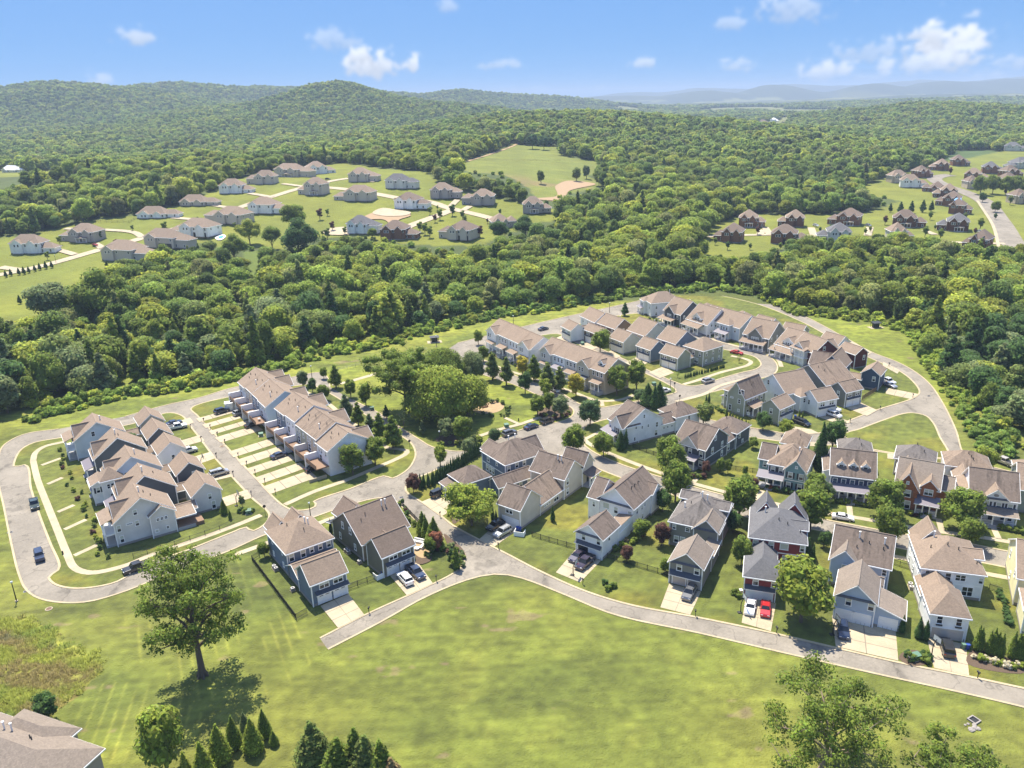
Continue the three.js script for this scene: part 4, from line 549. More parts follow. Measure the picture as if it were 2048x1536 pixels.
{ // charcoal house
  const H = new House('charcoal_house', 'charcoal house with dark brown gable roof and white porch columns between the big lawns', 'house', E(44, -197, -0.739, 9.3));
  const m = H.l(0, 0, H.e[3], 12.5, 6.1, { roof: 's', wall: WALL.charcoal, rm: ROOF.brownstain, rise: 4.1, band: 3.1 }), w = H.e[3];
  H.win(m, 'f', [[w * 0.3, 3.6], [w * 0.52, 3.6], [w * 0.88, 3.6], [w * 0.88, 0.9]]).win(m, 'r', [[5.4, 7, 0.7, 1.2], [4, 3.7, 0.9, 1.5], [9.4, 3.8, 0.8, 1.4], [9.6, 1, 0.8, 1.4]]);
  H.l(w * 0.2, 0.4, w * 0.56, 5, 6.1, { roof: 'g', wall: WALL.pale, rm: ROOF.brownstain, rise: 2.8, y: 6, trim: false, pent: 0 }); H.porch(m, 'f', w * 0.42, w * 0.8, 2.6, { rm: ROOF.violet, n: 4, rise: 0.6 });
  const k = H.l(w - 5.6, -12.5, 5.4, 5, 4, { roof: 'g', wall: WALL.charcoal, rm: ROOF.brownstain, rise: 2 }); H.win(k, 'r', [[1.4, 1, 0.9, 1.7]]);
  const g = H.l(w - 8, -17.5, 8.2, 8, 5, { roof: 'h', wall: WALL.charcoal, rm: ROOF.brownstain, rise: 2.7 }); H.win(g, 'r', [[2, 3, 0.8, 1.3], [4, 1, 0.8, 0.8]]).vents(g, [[0.4, 0.4], [0.5, 0.5]]);
}
{ // teal house
  const H = new House('teal_house', 'teal house with stained tan hip-and-gable roof and dark shutters facing the middle street', 'house', E(65, -181.8, -0.511, 9.1));
  const m = H.l(0, 0, H.e[3], 11.5, 6.1, { roof: 'h', wall: WALL.teal, rm: ROOF.tanstain, rise: 3.6, band: 3.1 }), w = H.e[3];
  const c = H.l(w * 0.46, 1.2, w * 0.54 - 0.04, 7, 6.1, { roof: 'g', wall: WALL.teal, rm: ROOF.tan, rise: 2.7, band: 3.1 }); H.win(c, 'f', [[1.4, 3.7], [4, 3.7], [1.2, 0.9], [3.9, 0.9]], { shutter: M.shutter }).win(c, 'f', [[2.7, 6.6, 0.4, 0.5, 2]]);
  H.win(m, 'f', [[w * 0.12, 3.8], [w * 0.34, 3.8]], { shutter: M.shutter });
  const a = H.l(-2.8, -2.4, 3.2, 7, 6.1, { roof: 's', wall: WALL.teal, rm: ROOF.brownstain, rise: 2.8 }); H.win(a, 'f', [[1.4, 3.8, 0.7, 1.2]]);
  H.porch(m, 'f', w * 0.1, w * 0.66, 2.4, { rm: ROOF.violet, n: 4 }); const g = H.w(E(73.5, -197.7, -0.533, 6.4), 7.5, 4.6, { roof: 'h', wall: WALL.teal, rm: ROOF.tanstain, rise: 2.8 }); H.vents(m, [[0.7, 0.4, 1]]).vents(g, [[0.7, 0.3]]);
}
{ // white and navy house with three dormers
  const H = new House('dormer_house', 'white and navy house with three white dormers and a full-width columned porch', 'house', E(78.2, -174.9, -0.329, 9.9));
  const m = H.l(0, 0, H.e[3], 11.5, 6.2, { roof: 's', wall: WALL.white, rm: ROOF.brownstain, rise: 4.4 }), w = H.e[3];
  mesh('navy_front', box(w - 0.5, 3, 0.08, w / 2, 4.55, 0.03), WALL.navy, H.g);
  H.win(m, 'f', [0.1, 0.3, 0.5, 0.7, 0.9].map((u) => [u * w, 3.6]), { shutter: new THREE.MeshStandardMaterial({ color: col(0.02, 0.04, 0.12), roughness: 0.5 }) }).win(m, 'f', [0.12, 0.3, 0.72, 0.9].map((u) => [u * w, 0.9, 0.8, 1.6, 1]));
  for (const u of [0.22, 0.5, 0.78]) H.dormer(m, u * w, 1.6, { rm: ROOF.tan });
  H.porch(m, 'f', w / 2, w, 2.6, { rm: ROOF.violet, n: 6, rail: false, door: true, rise: 0.8 });
  const b = H.l(-1.4, -2.5, 1.6, 8, 5.6, { roof: 'll', rise: 0.9, wall: WALL.white, rm: ROOF.brownstain });
  const g = H.l(w * 0.3, -17.5, 8, 8, 4.8, { roof: 'h', wall: WALL.white, rm: ROOF.greystain, rise: 2.7 }); H.l(w * 0.4, -11.5, 5, 6, 3.4, { roof: 'g', wall: WALL.white, rm: ROOF.greystain, rise: 1.8 }); H.vents(g, [[0.6, 0.5], [0.65, 0.25]]);
}
{ // brick house
  const H = new House('brick_house', 'brown brick house with pointed front gable and dark violet porch roof', 'house', E(91.8, -169.7, -0.518, 9.1));
  const w = H.e[3], m = H.l(0, 0, w, 11.5, 6.2, { roof: 's', wall: WALL.brick, rm: ROOF.greytan, rise: 4.2, trim: false });
  const c = H.l(0.1, 1.6, w * 0.52, 7, 6, { roof: 'g', wall: WALL.brick, rm: ROOF.tan, rise: 3.7, trim: false }); H.win(c, 'f', [[2.6, 3.7, 1.3, 1.7]], { shutter: M.wood }).win(c, 'f', [[2.4, 0.7, 2.2, 1.9]]).win(c, 'f', [[w * 0.26, 7, 0.4, 0.6, 2]]);
  const d = H.l(w * 0.6, 0.5, 3.2, 3.5, 6.9, { roof: 'g', wall: WALL.brick, rm: ROOF.tan, rise: 1.6, y: 4, trim: false }); H.win(d, 'f', [[1.6, 4.6, 1.7, 1.4]]);
  H.porch(m, 'f', w * 0.78, w * 0.52, 3, { rm: ROOF.violet, n: 4, rise: 1 }); H.l(w, -2.5, 2.8, 7, 5.4, { roof: 's', wall: WALL.brick, rm: ROOF.greytan, rise: 2, trim: false });
  const g = H.l(-1.5, -18, 9, 8, 4.8, { roof: 'h', wall: WALL.tan, rm: ROOF.greystain, rise: 2.8 }); H.l(-0.5, -11.5, 3.6, 7, 4, { roof: 'g', wall: WALL.tan, rm: ROOF.greytan, rise: 1.5 }); H.vents(g, [[0.5, 0.5], [0.7, 0.3]]);
}
{ // white house with oval window
  const H = new House('pediment_house', 'white house with stained brown roof, tan pediment with oval vent, and flagged columned porch', 'house', E(105.8, -162.6, -0.382, 9.5));
  const w = H.e[3], m = H.l(0, 0, w, 11.5, 6.2, { roof: 's', wall: WALL.white, rm: ROOF.brownstain, rise: 4.4 });
  const c = H.l(w * 0.25, 0.5, w * 0.54, 4.5, 6.3, { roof: 'g', wall: WALL.white, rm: ROOF.tan, rise: 2.3, y: 6, trim: false, pent: 1, pentM: ROOF.grey }); mesh('oval_vent', new THREE.CylinderGeometry(0.35, 0.35, 0.08, 16).scale(1.5, 1, 1).rotateX(Math.PI / 2).translate(c.x + c.w / 2, 7.1, c.z + 0.04), M.found, H.g);
  H.win(m, 'f', [0.12, 0.36, 0.62, 0.86].map((u) => [u * w, 3.6]), { shutter: M.shutter }).win(m, 'f', [0.12, 0.3, 0.75, 0.9].map((u) => [u * w, 0.9, 0.8, 1.6, 1])).row(m, 'l', 3, [1, 3.8], 0.7, 1.3, { kind: 1 });
  mesh('porch_gutter', box(w, 0.5, 0.1, w / 2, 3.9, 0.1), WALL.navy, H.g); H.porch(m, 'f', w / 2, w, 2.6, { rm: ROOF.greytan, n: 5, rise: 0.8 });
  H.l(-1.6, -3.5, 2, 7, 5.4, { roof: 'll', rise: 1, wall: WALL.white, rm: ROOF.tan }); const g = H.l(-3, -18.5, 10, 8, 5, { roof: 'h', wall: WALL.white, rm: ROOF.tanstain, rise: 2.8 }); H.l(-1.5, -11.5, 4, 7, 4, { roof: 'g', wall: WALL.white, rm: ROOF.tan, rise: 1.6 }); H.vents(g, [[0.5, 0.4], [0.56, 0.3], [0.6, 0.22]]);
}
{ const H = new House('sage_corner_house', 'pale sage green house wall cut by the right edge beside the porch house', 'house', E(118.7, -165.5, -0.451, 11.2));
  const m = H.l(0, 0, 12, 13, 6, { roof: 's', wall: WALL.sage, rm: ROOF.tanstain, rise: 3.8 }); H.l(1, -13, 8, 7, 4.6, { roof: 'h', wall: WALL.sage, rm: ROOF.tanstain, rise: 2.5 }); H.row(m, 'l', 3, [1, 3.8], 0.7, 1.3); }

// ---------------------------------------------------------------- houses and garages of the inner rows
// a two-storey garage with rooms above; the door stands on face f
function garageWing(H, e, d, wall, o = {}) {
  const W = e.length ? H.w(e, d, o.h ?? 5.2, { roof: o.roof ?? 's', wall, rm: o.rm ?? ROOF.tan, rise: o.rise }) : e, L = H.face(W, o.f ?? 'f')[3];
  if (o.door !== 0) { H.garage(W, o.f ?? 'f', [[L * 0.29, L * 0.36], [L * 0.72, L * 0.36]]); H.awning(W, o.f ?? 'f', L / 2, L * 0.86, 2.75, 0.6, ROOF.metal, 0.4); H.win(W, o.f ?? 'f', [[L * 0.2, 3.4, 0.7, 1.3], [L * 0.32, 3.4, 0.7, 1.3], [L * 0.68, 3.4, 0.7, 1.3], [L * 0.8, 3.4, 0.7, 1.3]]); }
  return W;
}
// the row with porches on the loop street; each main house is one unit further up the street
const rowE = E(-91.2, -158.3, 0.587, 12.9);
function rowHouse(name, label, right, garage, wall, gwall, o = {}) {
  const ang = rowE[2], w = o.w ?? rowE[3], e = [right[0] - Math.cos(ang) * w, right[1] + Math.sin(ang) * w, ang, w], H = new House(name, label, 'house', e);
  const m = H.l(0, 0, w, o.d ?? 8.2, 6.1, { roof: 'g', wall, rise: o.rise ?? 4.6, rm: ROOF.tan });
  const c = H.l(0.6, -1.4, w * 0.55, 5.4, 6.1, { roof: 's', wall, rise: 3.3, trim: false, rm: ROOF.tan });
  if (garage) { garageWing(H, garage, o.gd ?? 8, gwall, { roof: 'g', door: 0, rise: 2.6 }); H.l(w - 0.6, -3.2, 6, 3.4, 3, { roof: 's', wall: gwall, rm: ROOF.tan, rise: 1, trim: false }); }
  return [H, m];
}
{
  const [H, m] = rowHouse('row_house', 'light grey row house with two-storey side porch, nearest the pickup on the loop street', [-80.4, -165.5], E(-78.7, -172.6, 0.582, 6.7), WALL.pale, WALL.pale, {});
  const b = H.l(m.w * 0.58, 0.9, m.w * 0.42 - 0.04, 4, 5.9, { roof: 'g', wall: WALL.pale, rm: ROOF.tan, rise: 1.9 });
  H.win(b, 'f', [[1.6, 4.2, 0.5, 0.6, 1], [2.5, 4.2, 0.5, 0.6, 1], [3.4, 4.2, 0.5, 0.6, 1], [3.4, 1.6, 0.5, 0.6, 1], [1, 1.4, 0.6, 0.6, 2]]).win(m, 'f', [[0.9, 3.7, 0.7, 1.5], [1.1, 0.9, 0.7, 1.6], [4.8, 6.8, 0.7, 1.2], [4.8, 4, 0.7, 1.2], [3.2, 4.8, 1.2, 0.3, 1]]);
  H.porch(m, 'l', 4.2, 6.5, 2.2, { storeys: 2, n: 4, h: 3.2 }); const g = H.wings.find((q) => q.h === 5.2); if (g) H.win(g, 'f', [[4, 3.2, 0.7, 1.4], [4.6, 0.4, 0.8, 2]]);
  H.vents(m, [[0.52, 0.4, 1], [0.6, 0.5], [0.7, 0.4]]); H.l(m.w, -0.4, 4.4, 3.4, 2.9, { roof: 'lf', open: 1, rm: ROOF.tan, rise: 0.8 }); mesh('deck', box(6, 0.9, 4.4, m.w + 3.2, 0.45, -1.6), M.wood, H.g); mesh('deck_skirt', box(4, 0.8, 0.2, m.w + 2.2, 0.4, 0.8), M.porch, H.g);
}
{ const [H, m] = rowHouse('row_house', 'charcoal row house second from the pickup, with a violet porch roof', [-84.4, -176.9], E(-87.2, -184.7, 0.695, 6.7), WALL.charcoal, WALL.charcoal); H.porch(m, 'l', 4, 7, 2.4, { rm: ROOF.violet }); H.vents(m, [[0.5, 0.3, 1], [0.7, 0.5]]); const g = H.wings.find((q) => q.h === 5.2); H.win(g, 'f', [[4.2, 3.4, 0.8, 1.5]]); }
{ const [H, m] = rowHouse('row_house', 'white row house with a square windowed tower, third from the pickup', [-92.6, -188.1], E(-97.4, -197.9, 0.543, 7), WALL.white, WALL.white); H.win(m, 'f', [[3.6, 5.4, 0.7, 1.3, 1], [4.6, 5.4, 0.7, 1.3, 1]]); const t = H.l(-1.5, 1.6, 5, 5, 6.6, { roof: 'h', wall: WALL.white, rise: 2.4 }); H.win(t, 'f', [[1.5, 4.3, 0.6, 1.1, 1], [2.4, 4.3, 0.6, 1.1, 1], [3.3, 4.3, 0.6, 1.1, 1], [1.9, 1.4, 0.6, 1.3, 1], [3, 1.4, 0.6, 1.3, 1]]); const s = H.l(-3.6, 0.6, 2.4, 5, 5.6, { roof: 'll', wall: WALL.white, rise: 1.2 }); H.win(s, 'f', [[1.2, 3.4, 0.7, 1.4]], { shutter: M.shutter }).porch(m, 'l', 2.5, 7, 3.6, { rm: ROOF.violet, n: 3 }); H.vents(m, [[0.6, 0.4, 1]]); const g = H.wings.find((q) => q.h === 5.2); H.win(g, 'f', [[3.6, 2.6, 0.7, 1.3, 1]]); }
{ const [H, m] = rowHouse('row_house', 'charcoal row house fourth from the pickup, beside the white towered one', [-101.9, -200.5], E(-104.8, -208.5, 0.769, 6.6), WALL.charcoal, WALL.charcoal, { gd: 9 }); H.porch(m, 'l', 4, 7, 2.4, { rm: ROOF.violet }); H.vents(m, [[0.5, 0.35, 1], [0.55, 0.3]]); const g = H.wings.find((q) => q.h === 5.2); H.win(g, 'f', [[3, 3.2, 0.8, 1.4]]); }
{ const [H, m] = rowHouse('row_house', 'light grey row house at the top end of the row, farthest from the pickup', [-113.7, -213.1], E(-111.8, -219.2, 0.699, 6.8), WALL.paleblue, WALL.beige, { rise: 4.2 }); H.win(m, 'f', [[5, 6.4, 0.8, 1.3, 1]]).porch(m, 'l', 4, 6.5, 2.2, { storeys: 2, n: 4, h: 3.2 }); H.vents(m, [[0.6, 0.4, 1]]); }

// ---------------------------------------------------------------- two terraces of townhouses
function townTerrace(name, label, e, units, d, o) {
  const H = new House(name, label, 'townhouses', e), n = units.length, uw = e[3] / n; let m;
  units.forEach((u, i) => {
    const h = o.h - (u.dy || 0), x = i * uw; m = H.l(x, 0, uw, d, h, { roof: 's', wall: u.wall, rise: o.rise, ov: i && i < n - 1 ? 0.02 : 0.3, rm: u.rm || ROOF.tan, trim: false, y: 0, found: false });
    if (o.decks) {
      H.win(m, 'f', [[uw * 0.2, h - 2.2, 0.7, 1.3], [uw * 0.42, h - 2.2, 0.7, 1.3], [uw * 0.78, h - 2.2, 0.7, 1.3], [uw * 0.3, h - 4.8, 1.5, 1.9, 1]]);
      mesh('deck', box(uw - 0.5, 0.3, 3.6, x + uw / 2, 2.9, 1.85), M.wood, H.g); mesh('deck_railing', merge([box(uw - 0.5, 0.1, 0.08, x + uw / 2, 3.95, 3.6), box(uw - 0.5, 0.8, 0.03, x + uw / 2, 3.5, 3.6)]), M.wood, H.g);
      mesh('divider_wall', box(0.36, 4.9, 3.8, x + 0.05, 2.45, 1.95), u.div || M.trim, H.g); const q = mesh('garage_door', garageDoorGeo(uw - 1.2, 2.3), M.garage, H.g); q.position.set(x + uw / 2, 0.03, 0.02);
      if (i % 3 !== 1) mesh('deck_table', merge([box(1.2, 0.08, 0.8, x + uw * 0.6, 3.75, 1.8), box(0.1, 0.7, 0.1, x + uw * 0.6, 3.4, 1.8)]), M.porch, H.g);
      H.vents(m, [[0.3, 0.3], [0.7, 0.36], [0.52, 0.22, i % 2]]);
      if (u.gable) H.l(x + 0.6, -d + 3.2, uw - 1.2, 4.2, h, { roof: 'g', wall: u.wall, y: h - 1, rise: 2.4, trim: false, found: false });
    } else {
      H.win(m, 'f', [[uw * 0.22, h - 2.1, 0.75, 1.4, 1], [uw * 0.5, h - 2.1, 0.75, 1.4, 1], [uw * 0.78, h - 2.1, 0.75, 1.4, 1], [uw * 0.3, h - 4.9, 0.75, 1.6, 1], [uw * 0.7, h - 4.9, 0.75, 1.6, 1]]);
      if (u.gable) { const g = H.l(x + 0.4, 0.6, uw - 0.8, 4, h, { roof: 'g', wall: u.wall, rise: 2.2, y: 0, trim: false, found: false }); H.win(g, 'f', [[1.4, h - 2.1, 0.75, 1.4, 1], [2.8, h - 2.1, 0.75, 1.4, 1], [2, h - 4.9, 0.75, 1.6, 1]]); }
      if (u.porch !== 0) H.porch(m, 'f', uw * 0.6, uw * 0.62, 2.2, { fy: 1.4, h: 4.1, n: 3, rm: u.prm || ROOF.tan, rise: 0.7 });
      mesh('stoop', merge([0, 1, 2, 3, 4, 5].map((k) => box(1.3, 1.5 - k * 0.25, 0.34, x + uw * 0.25, (1.5 - k * 0.25) / 2, 0.4 + k * 0.34))), M.concrete, H.g);
    }
  });
  return [H, m];
}
{
  const hh = 7.4;
  const [H, m] = townTerrace('townhouse_terrace', 'white-ended terrace of tan-roofed townhouses with rear decks over the alley, nearest the stop sign', E(-71.4, -221.7, -0.931, 36.7), [{ wall: WALL.slate, dy: -0.7, gable: 1 }, { wall: WALL.white, dy: -0.7 }, { wall: WALL.sage, dy: -0.1, rm: ROOF.tanstain, gable: 1 }, { wall: WALL.tan, dy: -0.1, rm: ROOF.tanstain, div: WALL.pale }, { wall: WALL.white, dy: 0.5, gable: 1 }], 12.5, { h: 8, rise: 3.6, decks: 1 });
  H.win(m, 'r', [[5.2, 2.5, 0.7, 1.3, 1], [7.2, 4.9, 0.7, 1.3, 1]]); mesh('retaining_wall', box(0.3, 0.9, 5, H.e[3] + 0.1, 0.45, 3.6), M.concrete, H.g);
  const [H2] = townTerrace('townhouse_terrace', 'upper terrace of tan-roofed townhouses with rear decks, beside the white containers', E(-91, -248.1, -0.978, 28.4), [{ wall: WALL.paleblue, gable: 1 }, { wall: WALL.tan, gable: 1 }, { wall: WALL.slate, dy: 0.1 }, { wall: WALL.paleblue, gable: 1 }], 12.5, { h: 8.1, rise: 3.6, decks: 1 });
  const [H3, m3] = townTerrace('townhouse_terrace', 'tan-ended terrace of townhouses fronting the tree-lined park street, beside the corner', E(10.7, -276.2, -0.928, 33.9), [{ wall: WALL.pale, gable: 1 }, { wall: WALL.white, prm: ROOF.violet }, { wall: WALL.pale }, { wall: WALL.beige, gable: 1, prm: ROOF.metal }, { wall: WALL.tan }], 11.5, { h: 8, rise: 3.6 });
  H3.dormer(m3, 3, 2.4); H3.win(m3, 'r', [[8, 5, 0.7, 1.3, 1]]);
  townTerrace('townhouse_terrace', 'white-ended terrace of townhouses with small front gables at the upper end of the park street', E(-9.3, -304.4, -1.030, 31.8), [{ wall: WALL.white, gable: 1 }, { wall: WALL.pale }, { wall: WALL.white }, { wall: WALL.white, gable: 1 }], 11.5, { h: 8, rise: 3.6 });
}
// ---------------------------------------------------------------- houses between the back alley and the curved street
function pair(name, label, ge, gd, me, md, wall, o = {}) {
  const H = new House(name, label, 'house', me), m = H.l(0, 0, me[3], md, o.mh ?? 6.1, { roof: o.mroof ?? 's', wall, rm: o.rm ?? ROOF.tan, rise: o.rise });
  if (ge) { const g = garageWing(H, ge, gd, o.gwall ?? wall, { roof: o.groof ?? 's', rm: o.rm, f: o.gf, h: o.gh }); if (o.link !== 0) { const z0 = g.z - g.d; if (z0 - m.z > 0.6) H.l(Math.max(g.x, m.x) + 0.5, z0, 4.5, z0 - m.z, 3.2, { roof: 'g', wall, rm: o.rm ?? ROOF.tan, rise: 1.6, trim: false }); } }
  H.row(m, 'f', 3, [3.7], 0.75, 1.4).row(m, 'r', 3, [1, 3.9], 0.7, 1.3).vents(m, [[0.6, 0.7, 1], [0.4, 0.6]]);
  return [H, m];
}
pair('white_garage_house', 'white house with small white garage behind the north road car', E(21.4, -317.6, -1.132, 7.8), 6.5, E(30.4, -330, -1.150, 11.9), 9, WALL.white);
pair('brown_house', 'dark brown gabled house behind the round green tree in the back alley', E(30.1, -312.4, -1.058, 10.5), 5.5, E(36.4, -318.2, -1.024, 11.2), 9, WALL.brown);
pair('cream_house', 'cream house with matching two-door garage, next to the round tree in the back alley', E(39.2, -300.1, -1.043, 8.3), 8, E(47.3, -306.7, -1.032, 10.5), 12, WALL.cream);
pair('mid_blue_house', 'slate blue house with blue garage, second from the clipped hedge in the back alley', E(48.1, -288.4, -0.953, 7.4), 7.5, E(57.1, -294.3, -0.999, 9.6), 11, WALL.slate);
{ const [H, m] = pair('beige_grey_house', 'beige-grey house with hipped tan roof above the low clipped hedge', E(55.3, -278.7, -0.991, 8.3), 7, E(65.1, -283.5, -0.929, 9.1), 11, WALL.sage, { mroof: 'h' }); H.porch(m, 'b', 5, 7, 2.2, { rm: ROOF.violet }); H.win(m, 'f', [[6, 0.8, 1.6, 1.8]]); }
// ---------------------------------------------------------------- the back row facing the curved street
{ const [H, m] = pair('back_row_house', 'white house with hipped tan roof at the far left end of the back row', 0, 0, E(61.3, -357.1, -1.354, 10.8), 15, WALL.white, { mroof: 'h', mh: 6.6 }); H.porch(m, 'f', 2.5, 5, 2.4, { rm: ROOF.violet }); const t = H.l(1.5, 1.5, 4, 4, 6.6, { roof: 'h', wall: WALL.white }); H.win(t, 'f', [[1.3, 4, 0.8, 1.3, 1], [2.7, 4, 0.8, 1.3, 1]]); }
{ const [H, m] = pair('back_row_house', 'charcoal gable-fronted house with columned porch, second in the back row', 0, 0, E(67.5, -337, -1.032, 10.5), 13, WALL.charcoal, { mroof: 's', rise: 4.8 }); const c = H.l(1.5, 0.8, 6, 5, 6.2, { roof: 'g', wall: WALL.charcoal, rise: 2.6 }); H.win(c, 'f', [[2.2, 3.8, 0.8, 1.4], [3.6, 3.8, 0.8, 1.4]]).porch(m, 'f', 4.2, 8.5, 3.4, { n: 5, rm: ROOF.tan }); H.l(2, -17, 7, 7, 4.8, { roof: 'h', wall: WALL.pale }); H.l(10, -15.5, 7.5, 7, 4.8, { roof: 's', wall: WALL.charcoal }); }
{ const [H, m] = pair('back_row_house', 'white house with broad tan roof and dormer, third in the back row', 0, 0, E(75.2, -325.7, -1.052, 12.4), 14, WALL.white, { mh: 5, rise: 5.5 }); const c = H.l(3, -0.6, 5, 5, 6.6, { roof: 'g', wall: WALL.white, y: 5, trim: false, rise: 1.8 }); H.win(c, 'f', [[1.6, 5.5, 0.7, 1, 1], [2.5, 5.5, 0.7, 1, 1], [3.4, 5.5, 0.7, 1, 1]]).porch(m, 'f', 5, 10, 3, { n: 5, rise: 1.3, h: 3.2 }); H.l(6, -19, 8, 7, 4.6, { roof: 'h', wall: WALL.white }); }
{ const [H, m] = pair('back_row_house', 'pale blue-grey house with square windowed bay and porch, in the middle of the back row', 0, 0, E(84.6, -317.3, -1.015, 14.1), 12, WALL.paleblue, { rise: 4.2 }); const t = H.l(5, 1.8, 5, 5, 6.6, { roof: 'h', wall: WALL.paleblue, rise: 1.8 }); H.win(t, 'f', [[1, 4.2, 0.7, 1.2, 1], [2.4, 4.2, 0.7, 1.2, 1], [3.9, 4.2, 0.7, 1.2, 1]]).porch(t, 'f', 2.4, 6, 2.2, { rm: ROOF.violet, n: 4 }).win(m, 'f', [[1.2, 0.9], [2.6, 0.9], [1.2, 3.7], [2.6, 3.7]]); H.l(9, -13, 8, 8, 5, { roof: 's', wall: WALL.white }); }
{ const [H, m] = pair('back_row_house', 'sage house with white-trimmed front gable and long white porch in the back row', 0, 0, E(92, -299.4, -0.784, 10.6), 13.5, WALL.greyolive, { mh: 5.6, rise: 5 }); const c = H.l(2.2, 0.6, 6, 5, 5.8, { roof: 'g', wall: WALL.greyolive, rise: 3 }); H.win(c, 'f', [[2, 3.8, 0.8, 1.3], [3, 3.8, 0.8, 1.3], [4, 3.8, 0.8, 1.3]]).porch(m, 'f', 5, 10, 3, { n: 6, rise: 1.2 }); H.l(8, -16, 8, 7, 5, { roof: 's', wall: WALL.sage }); }
{ const [H, m] = pair('back_row_house', 'pale grey house with wide shed dormer and columned porch beside the dark red house', 0, 0, E(100.8, -287.9, -1.020, 8.6), 14, WALL.pale, { mh: 4.8, rise: 5 }); const c = H.l(3, -0.8, 5, 5, 6.4, { roof: 'g', wall: WALL.white, y: 4.6, trim: false, rise: 1.8 }); H.win(c, 'f', [[1.5, 5, 0.7, 1.1, 1], [2.5, 5, 0.7, 1.1, 1], [3.5, 5, 0.7, 1.1, 1]]).porch(m, 'f', 5, 10.5, 3, { n: 5, rm: ROOF.tan, rise: 1.3 }); const g = H.l(7, -17, 8, 7, 5, { roof: 's', wall: WALL.white }); H.win(g, 'r', [[3.4, 2.6, 0.8, 1.4, 1]]); }
{ const H = new House('dark_red_house', 'dark red house with tan gables and matching dark red garage on the curving east alley', 'house', E(109.4, -271.5, 0.383, 10.9)); const m = H.l(0, 0, H.e[3], 11, 6, { roof: 'g', wall: WALL.darkred, rise: 4 }); H.win(m, 'f', [[4.6, 6.3, 0.9, 1.3], [4, 3, 0.9, 1.4]]); H.l(-1.5, -3, 4, 6, 6, { roof: 's', wall: WALL.white, rise: 2.6 }); H.porch(m, 'l', 5, 7, 2.4, { storeys: 2, n: 4, h: 3.2 }); H.l(m.w - 1, -2.5, 3.6, 6, 5.6, { roof: 's', wall: WALL.darkred, rise: 2.4, trim: false });
  const g = garageWing(H, E(123.8, -269.9, -0.074, 6.4), 8, WALL.darkred, { roof: 'g', door: 0, h: 5.6 }); H.win(g, 'f', [[4.2, 3, 0.8, 1.6]]); mesh('deck', box(4.4, 0.8, 4, m.w + 4.4, 0.4, -4.6), M.porch, H.g); }
{ const H = new House('navy_house', 'navy blue house with stained tan roof and matching navy garage on the curving east alley', 'house', E(106.3, -257.5, -0.637, 7.4)); const m = H.l(0, 0, H.e[3], 11, 6, { roof: 'g', wall: WALL.navy, rise: 4.2, rm: ROOF.tan }); H.win(m, 'f', [[4, 5.8, 0.8, 1.4], [5, 5.8, 0.8, 1.4], [3.6, 3, 0.8, 1.4], [7, 0.9, 0.7, 0.9], [1, 4, 0.9, 0.4]]); H.l(-4, -2, 6, 8, 5.6, { roof: 's', wall: WALL.navy, rm: ROOF.brownstain, rise: 3.4 });
  const g = garageWing(H, E(118.1, -251, -0.327, 6), 8, WALL.navy, { roof: 'g', door: 0, h: 5.4 }); H.win(g, 'f', [[4, 3, 0.8, 1.5]]); H.l(m.w, -1.5, 6, 4, 3, { roof: 's', wall: WALL.navy, rise: 1.2, trim: false }); }
{ const H = new House('grey_green_house', 'grey-green house with long tan roof slope and blue bin beside its garage', 'house', E(102.7, -238.5, -1.119, 6.3)); const g = H.l(0, 0, H.e[3], 7, 5.4, { roof: 'g', wall: WALL.greyolive, rm: ROOF.tanstain }); H.win(g, 'f', [[3.4, 3.2, 0.8, 1.5]]); garageWing(H, g, 7, WALL.greyolive, { f: 'r' }); const m = H.w(E(94.3, -251.5, -1.488, 16.3), 12.5, 6, { roof: 'g', wall: WALL.greyolive, rm: ROOF.tanstain, rise: 4.6 }); H.win(m, 'f', [[4, 3.6, 0.8, 1.4, 1]]).vents(m, [[0.6, 0.2], [0.7, 0.3]]); }
{ const H = new House('white_alley_house', 'white house with tan roofs and white garage beside the parked white wagon', 'house', E(91.2, -231.7, -1.184, 6.8)); const g = H.l(0, 0, H.e[3], 7.5, 5.4, { roof: 'g', wall: WALL.white }); H.win(g, 'f', [[3.2, 3.2, 0.7, 1.4, 1]]); garageWing(H, g, 7, WALL.white, { f: 'r' }); const m = H.w(E(81, -242.9, -1.239, 13), 11.5, 6, { roof: 'g', wall: WALL.white, rise: 4.4 }); H.win(m, 'f', [[4.4, 6.4, 0.8, 1.4, 1], [8, 3.4, 0.6, 0.9, 1], [9, 3.4, 0.6, 0.9, 1], [10, 3.4, 0.6, 0.9, 1]]); const b = H.l(m.x + m.w - 2, m.z - 3, 5, 5, 5.6, { roof: 'h', wall: WALL.white }); H.win(b, 'r', [[1.6, 3.4, 0.7, 1.3, 1], [3.2, 3.4, 0.7, 1.3, 1]]); H.l(m.x, m.z - m.d - 1, 5, 3, 3.2, { roof: 'lb', wall: WALL.white, rm: ROOF.tan, open: 1 }); }
